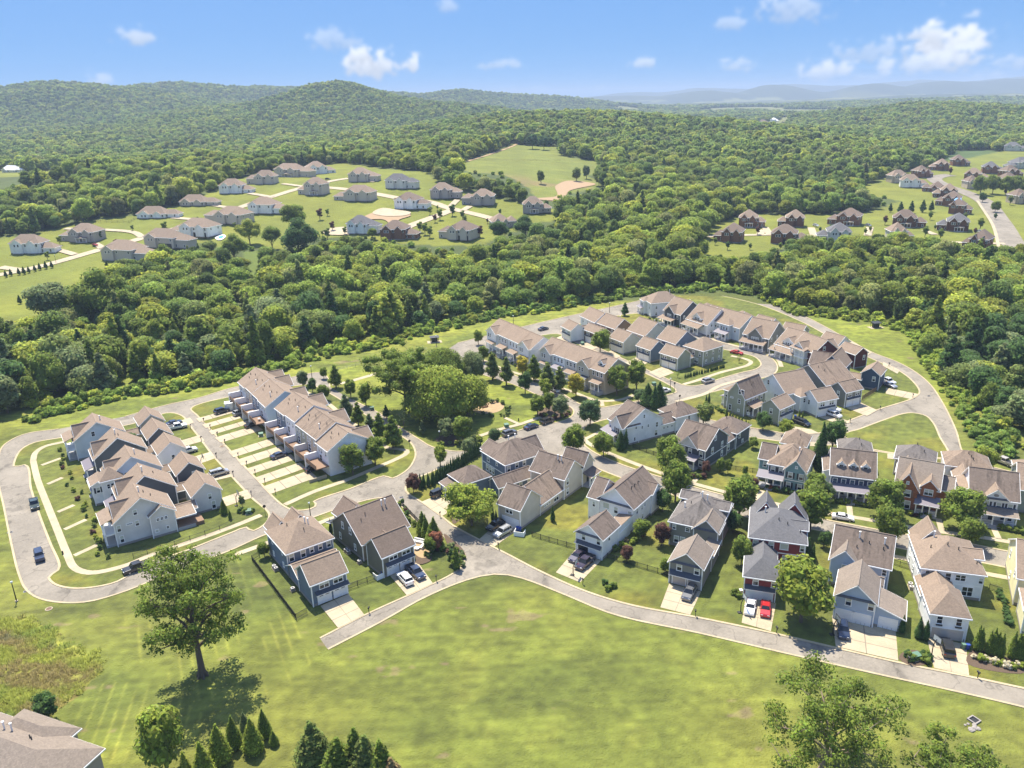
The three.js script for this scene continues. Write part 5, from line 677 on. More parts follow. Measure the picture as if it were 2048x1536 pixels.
{ const H = new House('sage_house', 'sage green gabled house with hip-roofed front bay and sage garage beside the black van', 'house', E(67.9, -232.4, -0.889, 6.3)); const m = H.l(0, 0, H.e[3], 11, 6.2, { roof: 'g', wall: WALL.sage, rise: 4.4, rm: ROOF.tanstain }); H.win(m, 'f', [[4.4, 7, 0.8, 1.5, 1], [5.4, 7, 0.8, 1.5, 1], [4.4, 3.9, 0.8, 1.3, 1], [1.2, 0.9, 0.8, 1.7, 1], [4.4, 1.2, 0.6, 0.7, 2], [8, 1.2, 0.6, 0.7, 2], [1.6, 5, 0.9, 0.3, 1]]).win(m, 'r', [[2, 3.7, 0.8, 1.4], [4.6, 3.9, 0.7, 1.2], [6.6, 3.9, 0.7, 1.2], [9, 3.7, 0.8, 1.4], [2, 0.9, 0.9, 1.8]]);
  const t = H.l(-2.6, -2, 4.4, 5, 6.2, { roof: 'h', wall: WALL.sage, rise: 1.7 }); H.win(t, 'f', [[0.8, 3.9, 0.7, 1.3], [2, 3.9, 0.7, 1.3], [1.4, 1, 0.7, 1.4]]).porch(m, 'l', 4.6, 6.5, 4.4, { rm: ROOF.violet, n: 4 }).porch(m, 'r', 4, 5.6, 2.6, { n: 3, rail: false });
  const g = garageWing(H, E(76.5, -224.7, -0.870, 6), 7.5, WALL.sage, { roof: 'g', door: 0, h: 5.4 }); H.win(g, 'f', [[3.2, 3.1, 0.8, 1.5]]); garageWing(H, g, 7, WALL.sage, { f: 'r' }); H.vents(m, [[0.7, 0.6], [0.75, 0.5]]); }

// ---------------------------------------------------------------- large houses of the two estates on the far slopes
for (const k of ['tan', 'white', 'brownbrick', 'redbrick', 'pale', 'cream']) WALL['far_' + k] = WALL[k];
WALL.stucco = mat(0.52, 0.46, 0.39, 0.9); WALL.stonegrey = mat(0.36, 0.33, 0.3, 0.9);
function mansion(name, label, e, gy, wall, o = {}) {
  const H = new House(name, label, 'house', e, gy), w = e[3] * 1.08, d = o.d ?? 13, h = o.h ?? 7, rm = o.rm ?? ROOF.tan;
  const m = H.l(0, 0, w * 0.7, d, h, { roof: 'h', wall, rm, rise: 5, trim: false, ov: 0.5 });
  const s = o.side ?? 'r', x = s === 'r' ? w * 0.62 : -w * 0.3, k = H.l(s === 'r' ? w * 0.62 : w * 0.08 - w * 0.38, -2, w * 0.38, d * 0.66, o.low ?? 4, { roof: 'h', wall, rm, rise: 3, trim: false, ov: 0.5 });
  const f = H.l(w * 0.08, 1.6, w * 0.24, 6, h, { roof: 'g', wall, rm, rise: 2.6, trim: false }); if (o.gables !== 0) H.l(w * 0.42, 0.9, w * 0.2, 6, h - 0.4, { roof: 'g', wall, rm, rise: 2.2, trim: false });
  H.win(m, 'f', [[w * 0.37, h - 2.3, 1.2, 1.5, 1], [w * 0.64, h - 2.3, 1.2, 1.5, 1]]).win(f, 'f', [[w * 0.08, h - 2.2, 1.1, 1.5, 1], [w * 0.16, h - 2.2, 1.1, 1.5, 1]]).row(m, 'l', 3, [h - 2.3], 0.9, 1.4, { kind: 1 }).row(m, 'r', 2, [h - 2.3], 0.9, 1.4, { kind: 1 }).row(k, 'f', 2, [1], 1.1, 1.6, { kind: 1 });
  if (o.porch) H.porch(m, 'f', w * 0.4, w * 0.3, 2.4, { n: 4, rail: false });
  if (o.dark) mesh('dark_patio_panel', box(w * 0.3, 3, 0.2, w * 0.5, 1.6, 0.2), M.dark, H.g);  // flat dark panel stands in for the shade under a patio roof
  return H;
}
const EST = [
  ['white two-storey house at the far left end of the estate street', E(-328, -521.1, -0.088, 27.1), 'white', {}], ['stone-grey house with steep twin gables beside the red car', E(-302.9, -548, -0.188, 25.4), 'stonegrey', { porch: 1 }], ['tan house with plain broad hipped roof standing behind the woodland edge at left', E(-258.6, -500.8, -0.315, 31.3), 'stucco', { gables: 0 }],
  ['tan house with dark timber pergola above the woods', E(-243.5, -530.3, -0.386, 33.1), 'stucco', { dark: 1, gables: 0 }], ['white house with dark covered patio and white pool terrace', E(-229.7, -556.3, -0.400, 33.5), 'white', { dark: 1 }], ['low white ranch house beside the long estate fence', E(-281.8, -608.9, -0.103, 29.8), 'white', { h: 3.4, low: 3, d: 11 }],
  ['low tan ranch house on the lawn below the wooded edge', E(-263.1, -645.7, -0.174, 29), 'stucco', { h: 3.4, low: 3, d: 11 }], ['cream two-storey house half hidden by a yellow-green tree', E(-216, -588, -0.398, 32.3), 'stucco', {}], ['white house with one long garage wing, alone below the wood edge', E(-244.5, -687.1, -0.069, 25.6), 'white', { low: 3.4 }],
  ['white house with plain upper wall beside the bare slope', E(-198.7, -614.7, -0.328, 27), 'white', { gables: 0 }], ['pale house with steep roof near the wood, beside the twin-roofed mansion', E(-226.4, -727.5, -0.092, 24.4), 'stucco', {}], ['long tan mansion with white balcony against the wood', E(-222.5, -779.4, -0.498, 39.4), 'stucco', { porch: 1 }],
  ['tan-roofed mansion at the top corner of the estate', E(-190.9, -781.5, 0.383, 24.9), 'white', {}], ['tall three-storey house with dark front gable and stacked balconies', E(-168.8, -672.1, -0.306, 22.4), 'stucco', { h: 9, porch: 1 }], ['tan house with white gables left of the blue-grey roofed house', E(-141.3, -723.1, -0.199, 24.4), 'stucco', {}],
  ['blue-grey roofed house with many steep gables', E(-103.5, -687.3, -0.371, 25.6), 'pale', { rm: ROOF.grey }], ['long brown-roofed house with white window band above the mown slope', E(-131.2, -645.9, -0.287, 30.5), 'stucco', { gables: 1 }], ['white farmhouse with dark dormer windows above the pool works', E(-86.9, -615.3, -0.320, 23.7), 'white', { rm: ROOF.brown }],
  ['stone house with shadowed front gables at the wood, right of the pool works', E(-62, -646.9, -0.201, 22.3), 'stonegrey', {}], ['stone house with white front gables at the edge of the trees', E(-28.7, -625.3, -0.109, 23.1), 'stonegrey', {}], ['stone house at the right end of the estate, partly behind trees', E(11.2, -604.1, -0.027, 19.6), 'stonegrey', { porch: 1 }],
  ['low stone house with brown roof behind the dark tree', E(-11.2, -558.8, 0.193, 16.9), 'stonegrey', { h: 4.6 }], ['tan house with large dark dormer at the wood edge', E(-41.3, -530.6, -0.436, 22.8), 'stucco', { rm: ROOF.brown, dark: 1 }], ['white house with grey roofs rising behind the woods', E(-111.9, -551.1, -0.345, 20.6), 'white', { rm: ROOF.grey }], ['brown house with dark gable behind the woods beside the white grey-roofed house', E(-86.2, -533.6, -0.188, 22.7), 'brownbrick', { rm: ROOF.brown }],
];
EST.forEach(([label, e, wall, o], i) => mansion('estate_house', label, e, terrain(e[0], e[1]), WALL[wall], { side: i % 3 === 1 ? 'l' : 'r', d: 11 + (i * 7) % 5, low: 3.6 + (i % 4) * 0.7, ...o }));
const BRK = [
  ['tan brick house at the left end of the upper brick row', E(167.2, -577.6, -0.334, 16.7), 'brownbrick', { porch: 1 }], ['dark brick house with white-trimmed gables, second in the upper brick row', E(201.7, -578.4, -0.311, 16.5), 'redbrick', { rm: ROOF.tan }], ['brown brick house with wide front, third in the upper brick row', E(240.7, -583.9, -0.553, 20.5), 'brownbrick', { porch: 1, rm: ROOF.brown }],
  ['red brick house with curved porch, fourth in the upper brick row', E(276.1, -571.1, -0.437, 20), 'redbrick', { porch: 1, rm: ROOF.brown }], ['dark red brick house with white columns beside the wide estate road', E(304.5, -551, -0.462, 17.7), 'redbrick', { porch: 1, rm: ROOF.grey }], ['tan brick house with round white dormer, nearest the meadow gap', E(140.3, -522.2, -0.433, 16.8), 'brownbrick', { rm: ROOF.brown }],
  ['brown house with covered rear porch in the lower brick row', E(171.2, -516.2, -0.395, 20.7), 'brownbrick', { dark: 1, rm: ROOF.brown }], ['grey-roofed house with white rear gables in the lower brick row', E(209.4, -519, -0.288, 18.9), 'pale', { rm: ROOF.grey }], ['house with only its tan roof showing above the woods', E(248.9, -514.8, -0.112, 13.7), 'cream', {}], ['brown house with white rear dormer beside the wide road', E(283.6, -485.1, -0.764, 13.2), 'brownbrick', { rm: ROOF.brown }],
  ['brown-roofed house with a bright blue tarpaulin on its ridge', E(345.8, -627.1, -0.658, 14), 'brownbrick', { tarp: 1, rm: ROOF.brown, gables: 0 }], ['brown house just behind the tarpaulin house', E(360.2, -664.1, -0.572, 16.9), 'brownbrick', { rm: ROOF.brown }], ['red-brown roofed house two behind the tarpaulin house', E(379.8, -705.6, -0.411, 17.1), 'redbrick', { rm: ROOF.tan }],
  ['tan house with stepped gables at the wood edge of the far estate', E(377.5, -794.7, 0.084, 21.6), 'tan', { rm: ROOF.tan }], ['white-walled house with broad tan roof in the far estate', E(373.1, -767.1, -0.352, 21.9), 'white', {}], ['low brown-roofed house at the bend of the far estate road', E(386.9, -739.3, -0.421, 17.2), 'brownbrick', { h: 4, rm: ROOF.brown }],
  ['brown gabled house beyond the bend, below the green field', E(464, -879, -0.225, 16.9), 'brownbrick', {}], ['tan house facing the bend of the far estate road', E(455, -806.8, -0.602, 18.8), 'brownbrick', {}], ['grey-roofed brick house highest on the right of the far estate', E(501.1, -855.9, -0.410, 19.4), 'brownbrick', { rm: ROOF.grey }], ['pale grey-roofed house at the right end of the green field', E(699.2, -1150.9, -0.505, 25.2), 'pale', { rm: ROOF.grey }], ['large grey house cut by the right edge of the picture, near the green field', E(561.9, -893.4, 0.316, 28.6), 'pale', { rm: ROOF.grey }],
];
M.tarp = mat(0.03, 0.3, 0.75, 0.5);
for (const [label, e, wall, o] of BRK) { const H = mansion('brick_estate_house', label, e, terrain(e[0], e[1]), WALL[wall], { side: label.length % 2 ? 'l' : 'r', d: 11 + label.length % 4, ...o }); if (o.tarp) { const w = H.wings[0]; mesh('tarpaulin', slab([[w.x + 2, w.h + 3, w.z - w.d / 2 + 2], [w.x + w.w - 3, w.h + 3.2, w.z - w.d / 2 + 2], [w.x + w.w - 4, w.h + 4.7, w.z - w.d / 2], [w.x + 3, w.h + 4.7, w.z - w.d / 2]], 0.05), M.tarp, H.g); } }
for (const [label, e, wall, o] of [['grey farmhouse roof among the trees at the top of the pasture', E(12.2, -1171.8, -0.183, 25.8), 'pale', { rm: ROOF.grey, h: 5 }], ['white barn in the far valley at the left edge', E(-613, -993.7, -0.518, 35.8), 'white', { rm: mat(0.6, 0.6, 0.6), h: 3.4, gables: 0 }], ['brown-roofed bungalow in the far valley at left', E(-606.5, -1050.4, -0.579, 32.5), 'tan', { h: 3.2, gables: 0 }], ['small tan cottage among the valley trees at left', E(-638.3, -1185.3, -0.285, 12.4), 'tan', { h: 3, gables: 0 }], ['white house with orange roof among the valley trees at left', E(-624.4, -1227.2, -0.254, 14.1), 'white', { rm: mat(0.5, 0.2, 0.1), h: 4 }], ['small white farm building in the valley glen', E(-627.3, -1386.1, 1.027, 11.4), 'white', { h: 3, gables: 0, rm: ROOF.grey }]]) mansion('valley_house', label, e, terrain(e[0], e[1]), WALL[wall], { d: 10, ...o });

[[[[688.6, -2541.4], [698.6, -2468.2]], 0], [[[743, -2571.5], [754.4, -2526.4]], 1], [[[708.1, -2332.1], [727.6, -2313.7]], 0], [[[760.9, -2393.5], [776.8, -2380.3]], 1], [[[723.7, -2182.8], [738.8, -2158]], 0], [[[643.5, -2291.3], [663.3, -2293.1]], 1], [[[682.6, -2143.7], [701.9, -2139.9]], 0]].forEach(([[a, b], k], i) => { const e = [a[0], a[1], Math.atan2(-(b[1] - a[1]), b[0] - a[0]), Math.hypot(b[0] - a[0], b[1] - a[1])]; mansion('valley_house', ORD[i] + (k ? ' tiny white' : ' tiny brown-roofed') + ' building of the rooftops in the hazy valley beyond the hill', e, terrain(a[0], a[1]), k ? WALL.white : WALL.tan, { d: 14, gables: 0, rm: k ? mat(0.7, 0.7, 0.7) : ROOF.brown }); });
[['brown-roofed house left of the bend of the far estate road', E(418.4, -825.2, 0.164, 16.9), 'brownbrick'], ['tan house in front of the grove in the far estate', E(429.9, -754, -0.065, 14.5), 'tan'], ['brown house between the green field and the far estate road', E(502.9, -918.7, -0.208, 17.2), 'brownbrick'], ['grey-roofed house beside the grove at the right edge', E(473.9, -770, 0.119, 18.7), 'pale'], ['brown house at the upper right below the large grey house', E(506.8, -822.5, 0.161, 19.5), 'brownbrick'], ['tan house at the right edge beyond the wide estate road', E(423.9, -669.1, 0.082, 15.9), 'tan']].forEach(([l, e, w]) => mansion('brick_estate_house', l, e, terrain(e[0], e[1]), WALL[w], { rm: ROOF.brown, d: 12 }));

// estate roads, drives, pools and the building site
const drape = (l, w, y, m = M.concrete, name = 'road') => struct(name, ribbon(smooth(l, false, 4), w, y, 0.02, false, terrain), m);
drape([[-311.1, -464.4], [-305.9, -470.7], [-296.7, -481.2], [-286.2, -497.5], [-276, -517.6], [-264.9, -537.1], [-257.5, -547.6], [-249.8, -564.7], [-238.8, -578.1], [-222.8, -604.2], [-211.2, -634.7], [-196.1, -666.7], [-177, -703.9], [-153.7, -736.3], [-144.9, -742.9]], 8, 0.3, M.concrete); drape([[-177, -703.9], [-151.8, -697.3], [-133.4, -686.1], [-103.9, -662.8], [-86.6, -648.4], [-60.5, -633.8], [-46.4, -616.7], [-32.5, -605], [-15.3, -589.7], [-9.7, -582.7]], 8, 0.34); drape([[-42.3, -610.7], [-52.4, -593.2], [-71.3, -562.8], [-74.6, -546.3]], 8, 0.38); drape([[-316.4, -488.7], [-295.4, -478.8]], 6, 0.42);
[[[-307, -530], [-302.1, -528.4], [-282.7, -514.7]], [[-282.1, -541.2], [-271.5, -529.2]], [[-323.8, -583.6], [-295.8, -578.3], [-268.3, -569], [-255.4, -554.9]], [[-254.3, -607.5], [-233.7, -599.6]], [[-236.1, -644.1], [-213.8, -630.2]], [[-218.9, -685.3], [-194, -666.5]], [[-200.6, -724.9], [-176.1, -705.9]], [[-117, -718.2], [-140.9, -728.1]], [[-40.1, -642.4], [-44.6, -618.2]], [[-29.4, -622.1], [-34.5, -608]]].forEach((l) => drape(l, 5, 0.5));
drape([[300.5, -450.7], [315.2, -488.3], [362.9, -586.4], [407.5, -686.8], [417.8, -737], [420.2, -776.2], [431.5, -817.8], [445.1, -834.6], [462.4, -844.9]], 14, 0.3, M.road); drape([[131.6, -538.9], [159.2, -544.7], [181.5, -546.5], [206.7, -541.6], [231.2, -535.5]], 6, 0.35); drape([[274.5, -513.7], [293.3, -506.3], [315.5, -500.3]], 6, 0.36); drape([[296.8, -473.9], [349, -571.9], [402.6, -687.2]], 2, 0.4);
[[[186.1, -576.3], [180.4, -546.5]], [[218.5, -573.3], [209, -541.4]], [[260.1, -570.8], [244.1, -537.8]], [[290.6, -552.6], [289.4, -536.6]], [[187.3, -506.7], [206.3, -537.8]], [[173.5, -546.6], [181.2, -566]]].forEach((l) => drape(l, 5, 0.45)); drape([[-54.5, -816.4], [-29.5, -902.1], [-5.1, -1006.5], [11, -1078.4], [23.5, -1169.2]], 4, 0.3, M.gravel, 'farm_track');
drape([[71.9, -549.4], [86.9, -545.5]], 6, 0.3);
M.dirt = mat(0.34, 0.235, 0.14, 1); M.water = new THREE.MeshPhysicalMaterial({ color: col(0.12, 0.4, 0.5), roughness: 0.08 });
const sheet = (name, l, y, m) => { const s = smooth(l, true, 2), g = flat(s, 0), P = g.attributes.position; for (let i = 0; i < P.count; i++) P.setY(i, terrain(P.getX(i), P.getZ(i)) + y); g.computeVertexNormals(); return struct(name, g, m); };
sheet('bare_earth', [[-107.9, -586.2], [-103, -602.5], [-93.9, -613.2], [-81.6, -606], [-72.1, -593.9], [-79, -583.3], [-82.5, -567.5], [-91.9, -584.5]], 0.6, M.dirt); sheet('terrace', [[-101.9, -602.4], [-96.3, -616.4], [-86, -610.8], [-72.8, -601], [-76.4, -592.8], [-91.2, -592.7]], 0.9, M.concrete); sheet('terrace', [[-202.3, -547.4], [-199.9, -556], [-195.7, -550.5], [-196.6, -540.6]], 0.6, M.trim); sheet('pool', [[-200.5, -548.5], [-198.9, -552.1], [-196.7, -549.3], [-197.5, -544.4]], 0.8, M.water); sheet('bare_earth', [[19.7, -655.4], [39.2, -668.8], [43.1, -720.3], [60.8, -758.2], [81.3, -752.3], [54.1, -700.8], [41.5, -653.7]], 0.5, M.dirt); sheet('gravel_patch', [[-130.6, -559.4], [-116.2, -567], [-109.1, -547], [-125, -548.6]], 0.6, M.concrete);

// ---------------------------------------------------------------- trees: leaves as many small faces over lobes, tapered trunks and limbs
function leafCloud(lobes, n, size, o = {}) {
  const { core = 0.74, up = 0.6, shell = 0.3, aspect = 0.62 } = o, tot = lobes.reduce((s, l) => s + l[3] * l[4], 0), P = new Float32Array(n * 12), N = new Float32Array(n * 12), C = new Float32Array(n * 12), I = [], lt = lobes.map(() => rr(0.78, 1.22));
  const cum = []; let a = 0; for (const l of lobes) { a += l[3] * l[4] / tot; cum.push(a); }
  const d = new THREE.Vector3(), nn = new THREE.Vector3(), t = new THREE.Vector3(), b = new THREE.Vector3(), p = new THREE.Vector3();
  for (let k = 0; k < n; k++) {
    const q = rnd(); let li = 0; while (cum[li] < q && li < lobes.length - 1) li++; const [cx, cy, cz, r, rh] = lobes[li];
    d.set(rr(-1, 1), rr(-1, 1), rr(-1, 1)); while (d.lengthSq() > 1 || d.lengthSq() < 0.01) d.set(rr(-1, 1), rr(-1, 1), rr(-1, 1)); d.normalize(); if (d.y < -0.35 && rnd() < 0.6) d.y = -d.y;
    const rad = 1 - shell * rnd() ** 1.6 + 0.14 * rnd() * rnd(); p.set(cx + d.x * r * rad, cy + d.y * rh * rad, cz + d.z * r * rad);
    nn.set(d.x + rr(-0.9, 0.9), d.y + rr(-0.7, 0.9) + 0.25, d.z + rr(-0.9, 0.9)).normalize(); t.set(rr(-1, 1), rr(-1, 1), rr(-1, 1)).cross(nn).normalize(); b.crossVectors(nn, t);
    const s = size * rr(0.6, 1.25), w = s * aspect, j = k * 12; const c = [[-s * 0.5, 0], [0, -w * 0.5], [s * 0.55, 0], [0, w * 0.5]];
    for (let m = 0; m < 4; m++) { P[j + m * 3] = p.x + t.x * c[m][0] + b.x * c[m][1]; P[j + m * 3 + 1] = p.y + t.y * c[m][0] + b.y * c[m][1] - (m === 2 ? s * 0.12 : 0); P[j + m * 3 + 2] = p.z + t.z * c[m][0] + b.z * c[m][1]; }
    d.set(d.x * 0.6 + nn.x * 0.75, d.y * 0.6 + nn.y * 0.75 + up, d.z * 0.6 + nn.z * 0.75).normalize();
    const vr = lt[li] * rr(0.45, 1.65), vy = rr(0.9, 1.18); for (let m = 0; m < 4; m++) { C[j + m * 3] = vr * vy; C[j + m * 3 + 1] = vr; C[j + m * 3 + 2] = vr * 0.9; N[j + m * 3] = d.x; N[j + m * 3 + 1] = d.y; N[j + m * 3 + 2] = d.z; } const v = k * 4; I.push(v, v + 1, v + 2, v, v + 2, v + 3);
  }
  const g = new THREE.BufferGeometry(); g.setAttribute('position', new THREE.BufferAttribute(P, 3)); g.setAttribute('normal', new THREE.BufferAttribute(N, 3)); g.setAttribute('color', new THREE.BufferAttribute(C, 3)); g.setIndex(I);
  if (!core) return g;
  const cores = [g.toNonIndexed()]; for (const [cx, cy, cz, r, rh] of lobes) { const c = new THREE.IcosahedronGeometry(1, 1); c.scale(r * core, rh * core, r * core); c.translate(cx, cy, cz); c.deleteAttribute('uv'); c.setAttribute('color', new THREE.BufferAttribute(new Float32Array(c.attributes.position.count * 3).fill(1), 3)); cores.push(c.index ? c.toNonIndexed() : c); }
  return mergeGeometries(cores, false);
}
const leafM = (r, g, b) => { const m = new THREE.MeshPhysicalMaterial({ color: col(r, g, b), vertexColors: true, roughness: 1, transmission: 0.5, thickness: 0, side: THREE.DoubleSide, specularIntensity: 0.25 }); return m; };
const LEAF = { mid: leafM(0.165, 0.23, 0.038), bright: leafM(0.24, 0.305, 0.046), lime: leafM(0.3, 0.35, 0.055), deep: leafM(0.075, 0.145, 0.038), olive: leafM(0.17, 0.225, 0.06), blue: leafM(0.1, 0.165, 0.065), gold: leafM(0.42, 0.38, 0.05), plum: leafM(0.13, 0.065, 0.05), grey: leafM(0.18, 0.235, 0.1), weed: leafM(0.3, 0.3, 0.07), dry: leafM(0.3, 0.24, 0.12), flower: leafM(0.75, 0.7, 0.55), rust: leafM(0.3, 0.13, 0.08) };
M.bark = new THREE.MeshStandardMaterial({ color: col(0.13, 0.1, 0.075), roughness: 1, bumpMap: withRepeat(grassBump, 2, 1), bumpScale: 0.05 }); M.barkPale = mat(0.26, 0.2, 0.15, 1);
// lobes of a crown: kind gives the outline
function lobesOf(kind, h, r, y0, n) {
  const L = []; const H = h - y0;
  if (kind === 'round' || kind === 'oval') { for (let i = 0; i < n; i++) { const t = (i + 0.5) / n, y = y0 + H * (0.16 + 0.72 * t), env = r * Math.sqrt(Math.max(0.06, 1 - (2 * (0.16 + 0.72 * t) - 0.95) ** 2)), a = i * 2.4 + rr(-0.5, 0.5), q = env * rr(0.42, 0.66), s = r * rr(0.36, 0.56); L.push([Math.cos(a) * q, y, Math.sin(a) * q, s, s * rr(0.75, 1)]); } L.push([0, y0 + H * 0.5, 0, r * 0.72, H * 0.36]); }
  else if (kind === 'wood') { for (let i = 0; i < n; i++) { const a = i * 2.4 + rr(-0.6, 0.6), u = Math.sqrt((i + 0.3) / n), q = r * 0.6 * u, s = r * rr(0.34, 0.6) * (1.1 - 0.35 * u); L.push([Math.cos(a) * q, y0 + H * (0.74 - 0.42 * u * u + rr(-0.1, 0.08)), Math.sin(a) * q, s, s * rr(0.7, 1)]); } L.push([0, y0 + H * 0.42, 0, r * 0.66, H * 0.4]); }
  else if (kind === 'conic') { for (let i = 0; i < n; i++) { const t = (i + 0.5) / n, env = r * (1 - t) ** 0.75 * (t < 0.12 ? 0.7 : 1), a = i * 2.4, s = Math.max(0.35, r * 0.5 * (1 - t * 0.7)); L.push([Math.cos(a) * env * 0.55, y0 + H * (0.08 + 0.86 * t), Math.sin(a) * env * 0.55, s, s * 0.9]); } }
  else if (kind === 'cypress') { for (let i = 0; i < n; i++) { const t = i / (n - 1), s = r * (1 - 0.86 * t ** 1.5) * (t < 0.08 ? 0.85 : 1); L.push([rr(-0.06, 0.06) * r, y0 + H * (0.08 + 0.87 * t), rr(-0.06, 0.06) * r, s, H / n * 1.35]); } }
  else { for (let i = 0; i < n; i++) { const a = rr(0, 6.28), u = Math.sqrt(rnd()), q = r * 0.68 * u, s = r * rr(0.26, 0.46); L.push([Math.cos(a) * q, y0 + H * (0.3 + 0.55 * rnd() * (1 - 0.5 * u * u) + 0.08), Math.sin(a) * q, s, s * rr(0.62, 0.95)]); } L.push([0, y0 + H * 0.5, 0, r * 0.6, H * 0.34]); }
  return L;
}
function treeProto(kind, h, r, y0, nl, n, leaf, o = {}) {
  const t = new THREE.Group(); t.name = o.name || 'tree'; const L = lobesOf(kind, h, r, y0, nl);
  const tr = [tube([[0, -0.3, 0], [rr(-0.1, 0.1), y0 * 0.6 + h * 0.1, rr(-0.1, 0.1)], [rr(-0.2, 0.2), h * 0.62, rr(-0.2, 0.2)]], h * 0.022 + 0.04, h * 0.008)];
  if (!o.noLimbs) for (let i = 0; i < 5; i++) { const l = L[i % L.length]; tr.push(tube([[0, y0 * 0.8 + h * 0.08 * i * 0.5, 0], [l[0] * 0.5, (y0 + l[1]) / 2, l[2] * 0.5], [l[0], l[1], l[2]]], h * 0.01 + 0.02, 0.02, 5)); }
  mesh('trunk', merge(tr), M.bark, t); mesh('crown', leafCloud(L, n, leaf, o), LEAF.mid, t); t.userData.h = h; return t;
}
seed(11);
const PROTO = {
  oval: [treeProto('oval', 8, 2.5, 1.5, 12, 1700, 0.55), treeProto('oval', 8, 2.7, 1.3, 14, 1700, 0.55)], round: [treeProto('round', 8, 3.4, 1.6, 15, 2300, 0.58), treeProto('round', 8, 3.1, 1.4, 13, 2200, 0.56)], conic: [treeProto('conic', 8, 2.4, 0.9, 16, 1700, 0.5), treeProto('conic', 8, 2.2, 1.1, 15, 1600, 0.5)],
  cypress: [treeProto('cypress', 6, 0.95, 0.15, 9, 1500, 0.26, { noLimbs: 1, shell: 0.16, core: 0.84 }), treeProto('cypress', 6, 1.5, 0.2, 9, 2400, 0.3, { noLimbs: 1, shell: 0.2, core: 0.82 })], column: [treeProto('cypress', 10, 1.7, 0.5, 10, 3000, 0.34, { noLimbs: 1, shell: 0.3, core: 0.78 })],
  shrub: [treeProto('round', 1.6, 0.95, 0, 6, 420, 0.2, { noLimbs: 1, core: 0.8 }), treeProto('round', 1.3, 0.8, 0, 5, 360, 0.18, { noLimbs: 1, core: 0.8 })], broad: [treeProto('broad', 16, 8, 2.5, 26, 6500, 0.85), treeProto('broad', 16, 7, 3, 24, 6000, 0.85)], grove: [treeProto('wood', 20, 12, 0.3, 26, 15000, 0.85, { core: 0.78 }), treeProto('wood', 20, 11, 0.3, 22, 13000, 0.85, { core: 0.78 })], bushy: [treeProto('broad', 9, 5.4, 0.3, 24, 5600, 0.5, { core: 0.7 })], loose: [treeProto('oval', 5, 1.8, 1.2, 7, 480, 0.3, { core: 0 })],
};
let pick = 0;
function plant(name, label, cat, kind, leaf, x, z, h, o = {}) {
  const list = PROTO[kind], p = list[(o.v ?? pick++) % list.length], s = h / p.userData.h, w = (o.w ?? 1) * s, c = p.clone(); c.name = numbered(name); c.position.set(x, o.y ?? LOT_Y, z); c.rotation.y = rr(0, 6.28); c.scale.set(w, s, w); c.userData = {}; tag(c, label, cat, o.group);
  c.children[1].material = LEAF[leaf]; scene.add(c); return c;
}
// a veteran tree with visible limbs: limbs leave the trunk, fork, and carry leaf clumps at their ends
function veteran(name, label, x, z, h, r, leaf, o = {}) {
  const t = thing(name, label, 'tree', x, o.y ?? 0, z), limbs = [], L = [], y0 = h * (o.fork ?? 0.28), lean = o.lean || [0, 0];
  const trunkTop = [lean[0], h * 0.62, lean[1]]; limbs.push(tube([[0, -0.3, 0], [lean[0] * 0.2, y0 * 0.7, lean[1] * 0.2], [lean[0] * 0.7, h * 0.42, lean[1] * 0.7], trunkTop], h * 0.028, h * 0.008, 9)); for (let i = 0; i < 6; i++) { const a = i * 1.05; limbs.push(tube([[Math.cos(a) * h * 0.042, -0.2, Math.sin(a) * h * 0.042], [Math.cos(a) * h * 0.018, h * 0.05, Math.sin(a) * h * 0.018], [0, h * 0.1, 0]], h * 0.01, h * 0.012, 5)); }
  const n = o.limbs ?? 13;
  for (let i = 0; i < n; i++) {
    const f = i / (n - 1), a = i * 2.39 + rr(-0.4, 0.4), ys = y0 + (h * 0.6 - y0) * f, env = r * Math.sin(Math.PI * (0.24 + 0.66 * f)) ** 0.7 * rr(0.75, 1.05), ex = Math.cos(a) * env, ez = Math.sin(a) * env, ey = Math.min(h * 0.95, ys + h * (0.06 + 0.3 * f) + env * 0.18), k = ys / (h * 0.62);
    const s = [lean[0] * k, ys, lean[1] * k], m1 = [s[0] + ex * 0.35, ys + (ey - ys) * 0.5 + 0.5, s[2] + ez * 0.35], end = [lean[0] * k + ex, ey, lean[1] * k + ez]; limbs.push(tube([s, m1, end], h * 0.0125 * (1.2 - 0.5 * f), 0.05, 6));
    for (let b = 0; b < (o.forks ?? 7); b++) { const u = rr(0.3, 1), px = s[0] + (end[0] - s[0]) * u, py = s[1] + (end[1] - s[1]) * u + 0.4, pz = s[2] + (end[2] - s[2]) * u, q = [px + rr(-1, 1) * r * 0.28, py + rr(-0.2, 1) * r * 0.24, pz + rr(-1, 1) * r * 0.28]; limbs.push(tube([[px, py, pz], [(px + q[0]) / 2, (py + q[1]) / 2 + 0.2, (pz + q[2]) / 2], q], 0.09, 0.03, 4)); const s2 = r * rr(0.085, 0.17); L.push([q[0], q[1] + s2 * 0.3, q[2], s2 * 1.15, s2 * 0.8]); }
    L.push([end[0], end[1], end[2], r * rr(0.12, 0.2), r * rr(0.09, 0.15)]);
  }
  for (let i = 0; i < (o.top ?? 8); i++) { const a = rr(0, 6.28), q = r * 0.4 * rnd(); L.push([trunkTop[0] + Math.cos(a) * q, h * rr(0.72, 0.97), trunkTop[2] + Math.sin(a) * q, r * rr(0.12, 0.2), r * rr(0.1, 0.16)]); }
  mesh('trunk', merge(limbs), o.bark || M.bark, t); mesh('crown', leafCloud(L, o.n ?? 15000, o.leafSize ?? 0.42, { core: o.core ?? 0, shell: 0.75, up: 0.25 }), LEAF[leaf], t); return t;
}

